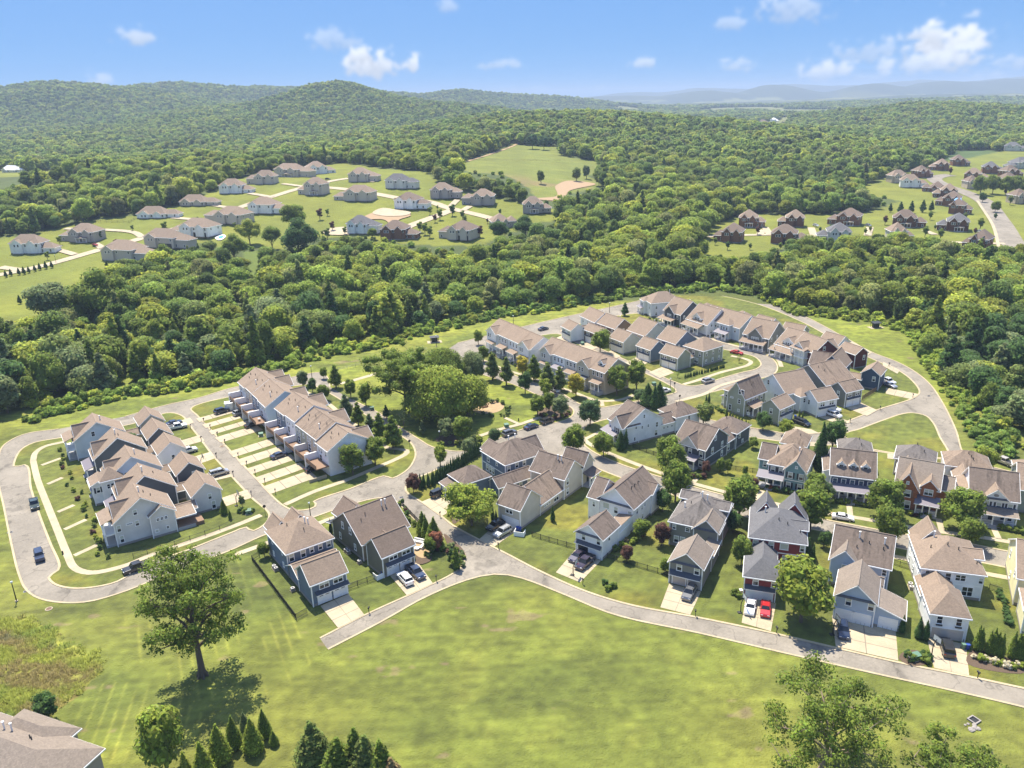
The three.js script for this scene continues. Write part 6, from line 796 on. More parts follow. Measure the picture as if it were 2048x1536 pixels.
// ---------------------------------------------------------------- the big trees
seed(5);
veteran('veteran_tree', 'tall old tree standing alone on the mown meadow, casting a broad shadow', -55.9, -114.3, 23.6, 9.2, 'mid', { n: 16000, limbs: 16, forks: 8, leafSize: 0.52, fork: 0.26 });
seed(21);
veteran('veteran_tree', 'open many-limbed yellow-green tree in front of the lower road at the bottom right', 44.4, -90.2, 14.8, 9.6, 'mid', { n: 12500, limbs: 15, forks: 6, leafSize: 0.46, fork: 0.16, bark: M.barkPale, lean: [0.6, 0.3] });
seed(33);
veteran('veteran_tree', 'yellow-green tree crown cut off by the bottom edge at the right', 59.4, -81.6, 9.4, 7.2, 'mid', { n: 14000, limbs: 15, leafSize: 0.46, fork: 0.2, bark: M.barkPale });
seed(8);
veteran('park_tree', 'wide dark old tree with arching limbs, leftmost in the park grove', -34.7, -238.9, 18.3, 13, 'mid', { n: 17000, leafSize: 0.6, limbs: 15, core: 0.6 });
plant('park_tree', 'dense bright green old tree, largest in the middle of the park grove', 'tree', 'grove', 'bright', -22, -228.5, 19.3, { v: 0, w: 1.1, y: 0 });
plant('park_tree', 'bright green spreading tree right of the park grove, beside the gravel circle', 'tree', 'grove', 'bright', -14.4, -233.4, 14.2, { v: 1, w: 1.1, y: 0 });
plant('park_tree', 'dark green broad tree at the back of the park grove', 'tree', 'grove', 'mid', -24.4, -260.5, 15.2, { v: 1, w: 1.1, y: 0 });
plant('park_tree', 'grey-green tree at the back right of the park grove by the park street', 'tree', 'grove', 'grey', -14.1, -266.5, 11.3, { v: 0, w: 0.8, y: 0 });
plant('park_tree', 'bright green tree at the front left of the park grove, reaching to the ground', 'tree', 'grove', 'bright', -28.1, -231.7, 13.8, { v: 1, w: 0.95, y: 0 });
plant('bushy_tree', 'big bushy yellow-green tree reaching to the ground between two driveways on the connecting lane', 'tree', 'bushy', 'bright', -10.3, -164.4, 11.1, { w: 1.05 });
plant('garden_tree', 'large round light green tree beside the light blue house, above the lower road', 'tree', 'round', 'bright', 53.9, -125.5, 12.9, { w: 1.15 });
plant('garden_tree', 'broad pale-flecked magnolia at the bottom left edge of the meadow', 'tree', 'round', 'bright', -53.6, -93, 12, { w: 0.72, y: 0 });
plant('garden_tree', 'small dark round tree at the corner of the grey roof at bottom left', 'tree', 'oval', 'deep', -77.6, -104.1, 5.3, { w: 1.15, y: 0 });
// ---------------------------------------------------------------- street and garden trees: kind, leaf, place and height, width, label
const ROWS = [
  ['round', 'deep', -112.1, -212.8, 5, 1, 'small round tree alone on the top corner lawn of the row houses'],
  ['oval', 'mid', -43.6, -193, 9, 1.1, 'green oval tree nearest the white end wall of the townhouse terrace'], ['oval', 'mid', -38.3, -198.3, 8.5, 1.1, 'green oval tree on the lawn between the terrace end and the sidewalk curve'],
  ['oval', 'grey', -74, -263.2, 6.4, 1, 'slim tree first behind the upper terrace, by the north road'], ['oval', 'deep', -69.4, -257.9, 5.4, 1, 'dark slim tree second behind the upper terrace'], ['round', 'mid', -63.5, -249.8, 5.8, 1, 'round tree third behind the upper terrace'], ['conic', 'grey', -52.6, -231.5, 9.5, 1.1, 'grey-green conical tree fourth along the terrace side of the park street'], ['conic', 'mid', -47.9, -226.4, 8.5, 1.1, 'conical tree fifth along the terrace side of the park street'], ['conic', 'grey', -43.1, -219.2, 7.5, 1.1, 'grey-green conical tree sixth along the terrace side of the park street'], ['conic', 'mid', -39.5, -215.3, 9.3, 1.1, 'conical tree seventh along the terrace side of the park street'], ['conic', 'mid', -34.9, -210, 10.5, 1.15, 'largest conical tree, last on the terrace side of the park street before the stop sign'],
  ['oval', 'mid', -68.6, -272.4, 4.4, 1, 'small tree at the north end of the park street'], ['conic', 'mid', -62.1, -261.9, 9.1, 1.1, 'tall tree at the top left corner of the park lawn'], ['oval', 'mid', -55, -252.1, 6.5, 1, 'first small tree along the left edge of the park lawn'], ['oval', 'mid', -48.5, -243.8, 7.2, 1, 'second small tree along the left edge of the park lawn'], ['conic', 'deep', -40.1, -232.4, 4.9, 1, 'small dark conical tree in front of the park grove'], ['loose', 'grey', -33.6, -224.8, 5.6, 1, 'thin pale young tree on the lawn left of the park grove'], ['conic', 'grey', -27.3, -219, 4.9, 1, 'small pale conical tree below the park grove'],
  ['oval', 'grey', -19.9, -214.2, 7, 1.15, 'left grey-green tree of the corner bed below the park'], ['oval', 'mid', -14.8, -213.2, 8, 1.2, 'right grey-green tree of the corner bed below the park'], ['oval', 'grey', -17.8, -217.8, 5.8, 1, 'tree standing behind the other two in the corner bed below the park'], ['round', 'grey', -12.9, -203.4, 5.3, 1, 'round grey tree at the street end of the tall hedge'], ['oval', 'bright', -20.2, -197, 6, 1, 'light green young tree at the street corner above the tall hedge'], ['round', 'blue', -5.4, -210.5, 5.2, 1, 'dark round tree behind the slate blue house'],
  ['oval', 'mid', -13.4, -310.4, 6.2, 1, 'small tree at the upper end of the white-ended terrace'], ['oval', 'mid', -10.7, -288, 6.4, 1, 'tree at the top of the terrace sidewalk'], ['conic', 'olive', -7, -266.6, 11.1, 1, 'tall olive tree on the park side of the street, nearest the grove'], ['conic', 'olive', -1.9, -260.5, 11.1, 1, 'tall olive tree second from the grove on the park side of the street'], ['oval', 'deep', 4.4, -252.6, 7.8, 1, 'dark tree with round mulch ring on the park lawn edge'], ['oval', 'gold', 3.9, -270.7, 7.4, 1, 'yellow-leaved tree in front of the white-ended terrace'], ['conic', 'mid', 7.8, -264.5, 10.3, 1.1, 'green tree right of the yellow tree in front of the terraces'], ['conic', 'olive', 12, -251.6, 11.8, 1.15, 'tall olive tree in the middle of the terrace front'], ['conic', 'olive', 16.3, -254.8, 9.1, 1.15, 'olive tree beside the white parked car'], ['oval', 'gold', 21.4, -248.2, 8.2, 1, 'yellow-green tree near the tan terrace corner'], ['oval', 'bright', 11, -247.4, 6.9, 1, 'bright tree on the park side opposite the white parked car'],
  ['oval', 'mid', 7.9, -232.1, 6.8, 1.1, 'left tree of the three in the street bed above the parked dark cars'], ['oval', 'mid', 11.6, -234.8, 7, 1, 'middle tree of the three in the street bed above the parked dark cars'], ['oval', 'grey', 15, -230, 7.2, 1.1, 'right tree of the three in the street bed above the parked dark cars'], ['oval', 'mid', 35.2, -248.2, 10.6, 1.1, 'tall tree against the tan end wall of the terrace'], ['oval', 'mid', 42.5, -253.1, 10.6, 1, 'tall tree at the alley mouth right of the tan terrace'], ['round', 'blue', 23.6, -223, 8.5, 1, 'dark round tree in front of the big white gabled house'], ['cypress', 'deep', 43.8, -238.1, 7.4, 1.5, 'left cypress of the dark group behind the big white house'], ['cypress', 'deep', 45.5, -235.8, 7.5, 1.5, 'middle cypress of the dark group behind the big white house'], ['cypress', 'deep', 47.5, -238.3, 7.6, 1.5, 'right cypress of the dark group behind the big white house'], ['round', 'blue', 41.4, -241.4, 4.4, 1, 'round blue-green tree beside the dark cypress group'],
  ['round', 'mid', 34.9, -295.9, 9.2, 1.1, 'big round tree between the garages in the back alley'], ['conic', 'deep', 52.4, -350.4, 6.6, 1.1, 'conical tree by the north road near the end of the back row'],
  ['round', 'mid', 16.7, -202.5, 8.7, 1, 'dense round tree on the kerb opposite the big white gabled house'], ['round', 'mid', 25.1, -200.7, 7, 1, 'round tree on the verge in front of the twin cypresses'], ['cypress', 'deep', 30.5, -205.1, 5.6, 1.1, 'left of the twin cypresses at the big white wall'], ['cypress', 'deep', 32.1, -206.1, 5.6, 1.1, 'right of the twin cypresses at the big white wall'], ['round', 'olive', 57.9, -221.4, 7, 1.2, 'broad olive tree behind the charcoal house'],
  ['round', 'mid', 40.7, -186.7, 11.3, 0.9, 'tall tree left of the charcoal house porch'], ['round', 'mid', 39.7, -173.6, 10.5, 0.9, 'tall tree on the near verge below the charcoal house'], ['round', 'deep', 35.8, -169.2, 5.6, 0.9, 'dark magnolia beside the white house with two dark cars'], ['oval', 'mid', 53.2, -165.1, 10.7, 1.1, 'tall street tree between the grey-olive and red houses'], ['round', 'deep', 50, -158.6, 5.3, 0.9, 'dark round evergreen at the right wall of the grey-olive house'], ['oval', 'mid', 67.7, -158.7, 10.8, 1.1, 'street tree in front of the dormer house, on the near verge'], ['round', 'mid', 73.7, -172.5, 7.2, 1, 'tree left of the dormer house porch'], ['round', 'blue', 76.5, -172.1, 5.2, 1, 'dark tree touching the corner of the dormer house porch'], ['column', 'deep', 80.3, -187.3, 14, 1, 'tall dark column of foliage between the teal and dormer houses'], ['round', 'deep', 89.3, -201.3, 9.1, 0.95, 'dark tree behind the dormer house'], ['round', 'mid', 87.2, -164.2, 9.7, 1.05, 'big round street tree left of the brick house'], ['round', 'mid', 82.6, -152, 9.4, 0.95, 'street tree on the near verge between the light blue and white hipped houses'], ['round', 'mid', 101.5, -157.2, 10.5, 1.1, 'big round street tree between the brick and pediment houses'], ['round', 'mid', 99.6, -150.2, 7.1, 1, 'smaller street tree on the near verge above the white hipped house'], ['round', 'bright', 123.8, -187.4, 6.5, 1.1, 'light green tree behind the pediment house, beside the parked silver pickup'], ['round', 'deep', 68, -151.4, 4, 0.9, 'round dark tree between the red and light blue houses'],
  ['round', 'mid', 48, -145, 6.8, 0.75, 'leafy tree on the lawn between the grey-olive and red houses'], ['cypress', 'deep', 62, -145.2, 5.9, 1, 'narrow cypress at the right wall of the red house'], ['cypress', 'deep', 63.1, -144.8, 4.7, 1, 'second narrow cypress, behind the large round light green tree'], ['oval', 'plum', 32.7, -153.7, 5.7, 1, 'dark magnolia on the mulch circle by the grey-olive house'], ['round', 'plum', 24, -147.6, 3.9, 0.9, 'small dark red maple on the lawn of the white house'], ['round', 'mid', 28.7, -157.3, 4.7, 1.2, 'white-flowering shrub tree beside the white house wall'], ['round', 'mid', 31.5, -143, 3.3, 0.9, 'small tree at the fence corner beside the grey-olive garage'],
  ['oval', 'mid', 54.8, -189.2, 4.2, 0.8, 'first small tree in the side yard of the charcoal house'], ['oval', 'mid', 56.7, -188.5, 4.1, 0.8, 'second small tree in the side yard of the charcoal house'], ['oval', 'mid', 60.6, -186.5, 3.2, 0.8, 'third small tree in the side yard of the charcoal house'], ['round', 'mid', 67.9, -203.8, 3.4, 1, 'small tree by the lane behind the charcoal house'], ['round', 'plum', 60.8, -179.2, 3.3, 1, 'dark shrub tree at the left corner of the teal house'], ['round', 'plum', 50.7, -188.2, 3.8, 0.8, 'dark narrow tree at the porch corner of the charcoal house'],
  ['cypress', 'mid', -21.4, -160.6, 5.8, 1.2, 'left of the three cypresses in the gravel patio garden'], ['cypress', 'mid', -20.5, -158.8, 5.9, 1.3, 'middle of the three cypresses in the gravel patio garden'], ['cypress', 'mid', -18.4, -155.9, 6.7, 1.3, 'right of the three cypresses in the gravel patio garden'], ['round', 'rust', -17.8, -154.2, 4.6, 1, 'red-flowering small tree beside the cypresses in the patio garden'], ['round', 'mid', -18.9, -152.5, 4.2, 0.9, 'green small tree at the edge of the gravel patio'], ['conic', 'mid', -12.9, -146.3, 5.7, 0.8, 'upright tree in the kerbside bed at the lane corner'], ['conic', 'deep', -14, -147.9, 4, 0.9, 'dark shrub tree in the kerbside bed at the lane corner'], ['round', 'plum', -25.9, -181.5, 5.3, 0.85, 'dark red tree at the stop sign by the four arborvitae'], ['oval', 'deep', -28, -175.5, 0.3, 1, 'shrub tree at the top of the olive house garden'],
  ['round', 'deep', 74.5, -216.3, 5.8, 1, 'round dark tree beside the sage garage'], ['round', 'bright', 80.2, -213, 4.5, 1.3, 'low light green tree beside the black van'], ['oval', 'grey', -68.2, -176.1, 3.2, 0.8, 'thin young tree beside the basketball hoop at the alley end'], ['cypress', 'mid', -71.6, -172.7, 4, 1, 'leaning conical shrub at the right corner of the light grey garage'], ['cypress', 'mid', -69.2, -169.9, 2.7, 1.2, 'low conical shrub by the fence end near the light grey garage'], ['loose', 'mid', 59, -264.8, 2.4, 1, 'thin young tree in front of the beige-grey garage'], ['loose', 'bright', 85.1, -279.8, 3.1, 1, 'young tree on the curved street lawn'],
  ['round', 'mid', -55.9, -152.7, 3.7, 1, 'bushy shrub tree at the back left corner of the dark blue house'], ['cypress', 'deep', -43.1, -162.2, 3.7, 0.9, 'narrow conifer at the far corner of the olive house'],
];
for (const [kind, leaf, x, z, h, w, label] of ROWS) plant(kind === 'cypress' ? 'conifer' : 'street_tree', label, 'tree', kind, leaf, x, z, Math.max(1.6, h), { w });
// evergreens along the bottom edge
[[-49.4, -90.5, 5.9, 0.9, 'lime'], [-47.1, -91.2, 6.9, 1.05, 'bright'], [-46, -94.7, 6.8, 1.1, 'bright'], [-44.8, -97.6, 5.7, 1.0, 'mid'], [-41.5, -96.6, 6.1, 1.15, 'bright'], [-44.3, -101.2, 3.4, 1.1, 'grey'], [-40.6, -99.6, 5.2, 0.95, 'mid'], [-38.7, -97.9, 2.6, 1.3, 'mid']].forEach(([x, z, h, w, lf], i) => plant('evergreen', ORD[i] + ' conical evergreen from the left in the left group along the bottom edge', 'evergreen', 'cypress', lf, x, z, h, { w, v: 1, y: 0, group: 'evergreens along the bottom edge' }));
[[-31.2, -93.3, 8.1, 1.6, 'olive'], [-26.5, -89.7, 8.5, 1.6, 'mid'], [-24.1, -90.7, 9.2, 1.2, 'mid'], [-22.4, -89.3, 9.1, 1.6, 'olive'], [-20.1, -88.4, 8.8, 1.4, 'mid'], [-18.6, -87.7, 6.7, 1.6, 'dry']].forEach(([x, z, h, w, lf], i) => plant('evergreen', ORD[i] + ' bushy evergreen from the left in the right group along the bottom edge', 'evergreen', 'cypress', lf, x, z, h, { w, v: 1, y: 0, group: 'evergreens along the bottom edge' }));
// hedges of arborvitae
function hedge(a, b, n, h, leaf, label, group, o = {}) { for (let i = 0; i < n; i++) { const t = n > 1 ? i / (n - 1) : 0; plant('arborvitae', label.replace('*', ORD[i]), o.cat ?? 'hedge tree', o.kind ?? 'cypress', leaf, a[0] + (b[0] - a[0]) * t + rr(-0.15, 0.15), a[1] + (b[1] - a[1]) * t + rr(-0.15, 0.15), h * rr(0.9, 1.1), { w: (o.w ?? 1) * rr(0.9, 1.1), v: o.v ?? 0, group }); } }
hedge([-24.5, -183.9], [-21.3, -185.4], 4, 3.9, 'deep', '* arborvitae from the left in the short row of four beside the jeep driveway', 'short row of arborvitae', { w: 1.1 });
hedge([-21.1, -186.6], [-9.3, -204.9], 24, 3.7, 'deep', '* arborvitae from the driveway end in the long hedge beside the slate blue house', 'long arborvitae hedge', { w: 1.05 });
hedge([61.5, -264.1], [78.1, -274.5], 26, 1.7, 'deep', '* small clipped conifer from the lower end of the low hedge by the curved street', 'low hedge by the curved street', { w: 1.25 });
hedge([66.8, -228.1], [70.7, -218], 8, 2.6, 'mid', '* small cypress from the left in the row behind the sage house patio', 'cypress row behind the sage house', { w: 1.1 });
hedge([73.6, -119.9], [74.4, -119.6], 2, 4.3, 'deep', '* cypress from the left at the corner of the white hipped garage', 'cypress pair by the white hipped garage', { w: 1.2 });
hedge([71.3, -121.7], [71.7, -121.6], 1, 3.4, 'deep', 'single cypress at the right end of the light blue garage', undefined, { w: 1.2 });
hedge([82.2, -116.4], [82.5, -116.1], 2, 5, 'mid', '* tall arborvitae of the pair right of the grey garage door', 'tall arborvitae right of the grey garage door', { w: 1.15 });
hedge([83.8, -115.5], [85.3, -114.4], 4, 5, 'mid', '* tall arborvitae of the middle clump near the right edge', 'tall arborvitae near the right edge', { w: 1.15 });
hedge([87, -114.2], [89.1, -113.4], 4, 5.2, 'mid', '* tall arborvitae of the last clump at the right edge', 'tall arborvitae at the right edge', { w: 1.2 });
hedge([8.8, -165.4], [9.2, -164.9], 1, 4.2, 'deep', 'narrow cypress left of the white garage door of the beige house', undefined, { w: 1 }); hedge([-4.5, -164.6], [-5.3, -166.5], 2, 4, 'deep', '* narrow cypress left of the beige garage', 'cypresses left of the beige garage', { w: 0.9 });
hedge([88.8, -226.4], [89.6, -225.1], 2, 2.6, 'mid', '* small cypress at the left wall of the white alley garage', 'cypress pair at the white alley garage'); hedge([63.1, -239.1], [64.2, -239.9], 2, 3, 'deep', '* slim cypress before the sage house front', 'cypress pair before the sage house'); hedge([28, -259.5], [31.1, -254.8], 2, 2.8, 'deep', '* dark cypress at the tan terrace steps', 'cypresses at the tan terrace steps');
// shrubs of the gardens
function shrubs(place, label, leafs, list) { list.forEach(([x, z, h], i) => plant('shrub', ORD[i] + ' shrub ' + label, 'shrub', 'shrub', leafs[i % leafs.length], x, z, h ?? rr(0.9, 1.5), { w: rr(0.9, 1.3), group: place })); }
const along = (l, n, j = 0.5) => Array.from({ length: n }, (_, i) => { const t = n > 1 ? i / (n - 1) : 0, q = t * (l.length - 1), k = Math.min(l.length - 2, Math.floor(q)), f = q - k; return [l[k][0] + (l[k + 1][0] - l[k][0]) * f + rr(-j, j), l[k][1] + (l[k + 1][1] - l[k][1]) * f + rr(-j, j)]; });
shrubs('porch shrubs of the row houses', 'from the top along the porches of the row houses', ['mid', 'deep', 'bright', 'olive', 'plum', 'lime'], along([[-132.8, -212.2], [-128.2, -205.2], [-122.9, -197], [-116.2, -187.8], [-110.6, -180.7], [-104.7, -172.7], [-99.9, -165.3], [-95.4, -158.5], [-92.2, -154.2]], 22, 1));
shrubs('shrubs round the gravel circle', 'clockwise round the gravel circle in the park', ['mid', 'deep', 'olive', 'grey'], along([[-12.5, -247.5], [-8.3, -245.8], [-5, -244.2], [-2.1, -241.4], [-0.9, -235.2], [-2.5, -231.9], [-5.6, -232.1], [-8.8, -233.1]], 16, 1));
shrubs('shrubs of the park corner bed', 'in the corner bed below the park', ['lime', 'mid', 'bright', 'grey'], along([[-21.3, -209.7], [-19.3, -211.3], [-12.7, -211.6], [-11.1, -215.2], [-9.8, -211.5]], 12, 1)); shrubs('shrubs of the street bed', 'in the street bed above the parked dark cars', ['plum', 'mid', 'lime'], along([[9, -232], [13.2, -229.3], [17.5, -233.2]], 8, 1));
shrubs('shrubs of the patio garden', 'along the lane side of the patio garden', ['mid', 'grey', 'plum', 'deep', 'olive'], along([[-28.3, -175], [-26.6, -170.4], [-23.7, -164.3], [-17.5, -155.2], [-15.9, -154.1], [-14.1, -152.3], [-17.2, -156.2], [-18.1, -151.7], [-21.7, -150.6]], 22, 0.8)); shrubs('shrubs of the corner bed', 'in the kerbside bed at the lane corner', ['grey', 'mid', 'deep'], along([[-13.9, -155], [-11.9, -151.8], [-11.8, -148.2], [-12.7, -146.3]], 9, 0.6));
shrubs('shrubs before the charcoal house', 'in the bed before the charcoal house', ['mid', 'plum', 'olive'], along([[44.5, -187.6], [46.8, -186.3], [49.4, -185.9]], 8, 0.5)); shrubs('shrubs before the teal house', 'in the bed before the teal house', ['deep', 'deep', 'rust'], along([[64.1, -179.6], [67.1, -177.8], [71.3, -175.5]], 12, 0.4)); shrubs('shrubs before the dormer house', 'in the bed before the dormer house', ['bright', 'mid'], along([[78.1, -172], [80.7, -170.9]], 4, 0.3).concat(along([[83.1, -170.3], [85.8, -168.7]], 5, 0.3)));
shrubs('shrubs before the brick house', 'in the bed before the brick house', ['deep', 'mid', 'lime', 'plum'], along([[92.3, -165.7], [94.6, -164.4], [97.6, -163.3]], 7, 0.5)); shrubs('shrubs before the pediment house', 'in the bed before the pediment house', ['bright', 'mid'], along([[110.8, -157.7], [113.9, -155.3]], 6, 0.4)); shrubs('boxwoods of the pale yellow house', 'from the back along the pale yellow house', ['deep'], along([[96.1, -132.7], [93.9, -127.1], [92.3, -123.3]], 8, 0.2)); shrubs('flowers under the arborvitae', 'with cream flowers under the tall arborvitae at the right', ['flower', 'bright'], along([[81, -113.9], [83.3, -112.5], [87.4, -111.3]], 12, 0.4));
shrubs('shrubs of the meter bed', 'in the mulch bed between the two right driveways', ['deep', 'mid'], along([[69.1, -115.4], [69.2, -113.6], [72.6, -115.5], [72, -113.4]], 8, 0.4)); shrubs('shrubs of the white house yard', 'along the right wall of the white house', ['mid', 'bright', 'lime', 'dry'], along([[22.6, -151.4], [25.1, -154.4], [27, -155.4], [29.7, -158.5]], 9, 0.8)); shrubs('shrubs on the lawn edge', 'in the small bed above the lower road by the white house', ['deep', 'mid', 'mid'], along([[18.3, -139.2], [19.2, -137], [20.2, -138]], 6, 0.6)); shrubs('shrubs at the far houses', 'before the back row porches', ['mid', 'deep', 'lime'], along([[61.5, -342.7], [67.9, -335.5], [75.3, -323.8], [86.8, -322.9], [93.6, -302.1], [103.3, -294.7], [108.4, -286.7]], 24, 1)); shrubs('shrubs of the tan terrace', 'along the front of the tan terrace', ['deep', 'mid'], along([[-6.4, -295.1], [3.1, -280.4], [13.6, -265.7], [26.5, -252.1]], 18, 0.8)); shrubs('shrubs beside the sage house', 'along the front of the sage house', ['mid', 'deep', 'olive'], along([[63, -237.3], [65.9, -232.8], [67.6, -230.2]], 7, 0.6)); shrubs('shrubs at the alley transformer', 'beside the green box at the alley end', ['deep', 'mid'], along([[-67.7, -173.3], [-65.5, -172.7], [-65, -173.6]], 5, 0.4)); shrubs('shrubs of the red house', 'at the left front corner of the red house', ['mid'], [[44.4, -133.7, 1.2], [43.9, -134.7, 1.6]]);

// ---------------------------------------------------------------- woodland: the nearest trees one by one, the rest as one mass
{
  seed(99);
  const kinds = [];
  for (let i = 0; i < 6; i++) { const r = rr(5, 7.4), L = lobesOf('wood', rr(13, 17), r, 0.5, 8 + i * 2); kinds.push(leafCloud(L, 2400, 1.0, { core: 0.8, shell: 0.3, up: 0.9 })); }
  for (let i = 0; i < 2; i++) { const L = lobesOf('conic', 16, 4.2, 1, 18); kinds.push(leafCloud(L, 2100, 0.9, { core: 0.78 })); }
  const far = []; for (let i = 0; i < 4; i++) { const L = lobesOf('wood', rr(13, 17), rr(5.2, 8), 0.5, 6 + i * 2); far.push(leafCloud(L, 420, 2.0, { core: 0.86, shell: 0.28, up: 0.9 })); }
  const bush = []; for (let i = 0; i < 3; i++) { const L = lobesOf('round', 4, 2.6, 0, 8); bush.push(leafCloud(L, 520, 0.7, { core: 0.8 })); }
  const trunkG = merge([tube([[0, -0.5, 0], [0.2, 5, 0.1], [0, 10, 0.2]], 0.32, 0.12)]);
  const tints = ['mid', 'bright', 'deep', 'olive', 'mid', 'deep', 'grey', 'lime'];
  const spots = [], under = [], weeds = [], half = 38 * Math.PI / 180;
  for (let r = 262; r < 5200;) {
    const s = Math.max(7.6, r * 0.0036), n = Math.round(2 * half * r / s);
    for (let i = 0; i < n; i++) {
      const a = -half + (i + rnd()) * 2 * half / n, rj = r + rr(-0.45, 0.45) * s, x = rj * Math.sin(a), z = -rj * Math.cos(a), k1 = rnd(), k2 = rnd(), k3 = rnd(); const sh = 1 - 13 / rj; if (r > 2300 && terrain(x, z) < 42 && fbm(x / 330 + 9, z / 260, 3) > 0.6) continue; if (clearAt(x, z) || (r < 600 && clearAt(x * sh, z * sh) === 'near')) continue;
      const y = terrain(x, z), H = (8.5 + 10 * k1 * k1 + 2.5 * k2) * (0.72 + 0.5 * fbm(x / 70, z / 70, 2)) * (r > 2100 ? r / 2100 : 1) ** 0.2; let hides = false;
      const drop = Math.max(12, 95 - y); for (const f of [0.3, 0.62]) { const q = 1 + f * H * 0.92 / Math.max(8, drop - H * f * 0.92), c = clearAt(x * q, z * q); if (c && c !== 'near') hides = true; } { const q = 1 + H / Math.max(8, drop - H), c = clearAt(x * q, z * q), e = clearAt(x * q * 1.03, z * q * 1.03), sm = ['valley', 'glen', 'town', 'hill_field', 'hill_field_2', 'green_field']; if (sm.includes(c) || sm.includes(e)) hides = true; }
      if (hides) { if (r < 900 && k2 < 0.25) under.push([x, y, z, rr(0.5, 1)]); continue; }
      // trees at the estate margins stay a little smaller
      spots.push([x, y, z, H / 15, rj, k2, k3]);
      if (rj < 480 && k3 < 0.75) under.push([x + rr(-3, 3), y, z + rr(-3, 3), rr(0.6, 1.3)]);
    }
    r += s * 0.92;
  }
  spots.sort((p, q) => p[4] - q[4]);
  const tint = (x, z, k, kk) => { const n = fbm(x / 90 + 4, z / 90, 3), c = [0.172, 0.24, 0.042].map((v) => v * (0.62 + 0.72 * k)); if (kk > 0.9) return [c[0] * 1.5, c[1] * 1.25, c[2]]; if (kk < 0.22) return [c[0] * 0.62, c[1] * 0.7, c[2] * 0.95]; if (kk < 0.3) return [c[0] * 1.25, c[1] * 1.02, c[2] * 2]; const q = (n - 0.5) * 0.9; const pale = 0.85 + 0.4 * fbm(x / 30 + 50, z / 30, 2); return [c[0] * (1 + q) * pale, c[1] * (1 + 0.6 * q) * pale, c[2] * pale]; };
  // one by one: the three hundred that stand nearest
  const PLACES = ['at the far left edge', 'left of the row houses', 'behind the top of the row houses', 'behind the alley end', 'behind the upper terrace', 'behind the far lawn', 'behind the park grove', 'beyond the far lawn shelter', 'behind the white-ended terrace', 'behind the north road', 'behind the left end of the back row', 'behind the middle of the back row', 'behind the right end of the back row', 'beyond the right-hand lawn', 'beside the curving east alley', 'right of the triangle meadow', 'at the far right edge'];
  const where = (x, z) => PLACES[Math.max(0, Math.min(16, Math.floor((Math.atan2(x, -z) + 0.58) / 1.16 * 17)))];
  const proto = kinds.map((g) => { const t = new THREE.Group(); t.name = 'woodland_tree'; mesh('trunk', trunkG, M.bark, t); mesh('crown', g, LEAF.mid, t); return t; });
  const byLabel = {};
  spots.slice(0, 300).forEach(([x, y, z, s, r, k2, k3]) => {
    const v = Math.floor(k2 * 7.99), lf = tints[Math.floor(k3 * 7.99)], t = proto[v].clone(), w = s ** 0.75 * (0.8 + 0.5 * k3); t.name = numbered('woodland_tree'); t.position.set(x, y, z); t.rotation.y = k3 * 40; t.scale.set(w, s, w); t.children[1].material = LEAF[lf];
    const kindName = { mid: 'mid-green', bright: 'bright green', deep: 'dark green', olive: 'olive green', grey: 'grey-green', lime: 'yellow-green' }[lf] + (v > 5 ? ' pointed' : ' broad-crowned');
    const key = kindName + '|' + where(x, z); (byLabel[key] = byLabel[key] || []).push([Math.atan2(x, -z), t]); scene.add(t);
  });
  for (const [key, l] of Object.entries(byLabel)) { const [k, w] = key.split('|'); l.sort((p, q) => p[0] - q[0]).forEach(([, t], i) => tag(t, (l.length > 1 ? ORD[i] + ' ' + k + ' woodland tree from left, ' : k + ' woodland tree ') + w, 'tree', 'woodland trees round the neighbourhood')); }
  const leafI = new THREE.MeshPhysicalMaterial({ color: col(1, 1, 1), vertexColors: true, roughness: 1, transmission: 0.5, thickness: 0, side: THREE.DoubleSide, specularIntensity: 0.2 });
  const m4 = new THREE.Matrix4(), q4 = new THREE.Quaternion(), up = new THREE.Vector3(0, 1, 0), cc = new THREE.Color();
  const scatter = (name, label, cat, geo, list, tintOf, mtl = leafI) => { if (!list.length) return; const im = new THREE.InstancedMesh(geo, mtl, list.length); list.forEach(([x, y, z, s, r, k2 = rnd(), k3 = rnd()], i) => { const w = s ** 0.75 * (0.8 + 0.5 * k3) * (r > 2100 ? (r / 2100) ** 0.5 : 1); q4.setFromAxisAngle(up, k2 * 50); m4.compose(new THREE.Vector3(x, y - 0.1, z), q4, new THREE.Vector3(w, s, w)); im.setMatrixAt(i, m4); const c = tintOf(x, z, k2, k3); im.setColorAt(i, cc.setRGB(...c)); }); im.name = numbered(name); tag(im, label, cat); im.userData.kind = 'stuff'; shade(im); scene.add(im); };
  const rest = spots.slice(300), nearL = kinds.map(() => []), farL = far.map(() => []);
  for (const s of rest) if (s[4] < 950) nearL[Math.floor(s[5] * 97) % 8 > 5 && s[6] > 0.4 ? Math.floor(s[5] * 97) % 6 : Math.floor(s[5] * 97) % 8].push(s); else farL[Math.floor(s[5] * 97) % 4].push(s);
  nearL.forEach((l, i) => scatter('woodland', 'dense mixed green woodland between the neighbourhood and the estates', 'woodland', kinds[i], l, tint)); farL.forEach((l, i) => scatter('hill_forest', 'continuous green forest covering the far hills', 'forest', far[i], l, tint));
  const ub = bush.map(() => []); under.forEach((u, i) => ub[i % 3].push(u)); ub.forEach((l, i) => scatter('undergrowth', 'low tangled green undergrowth along the woodland edge', 'undergrowth', bush[i], l, (x, z, k, kk) => tint(x, z, 0.5 + k * 0.5, kk).map((v) => v * 1.15)));
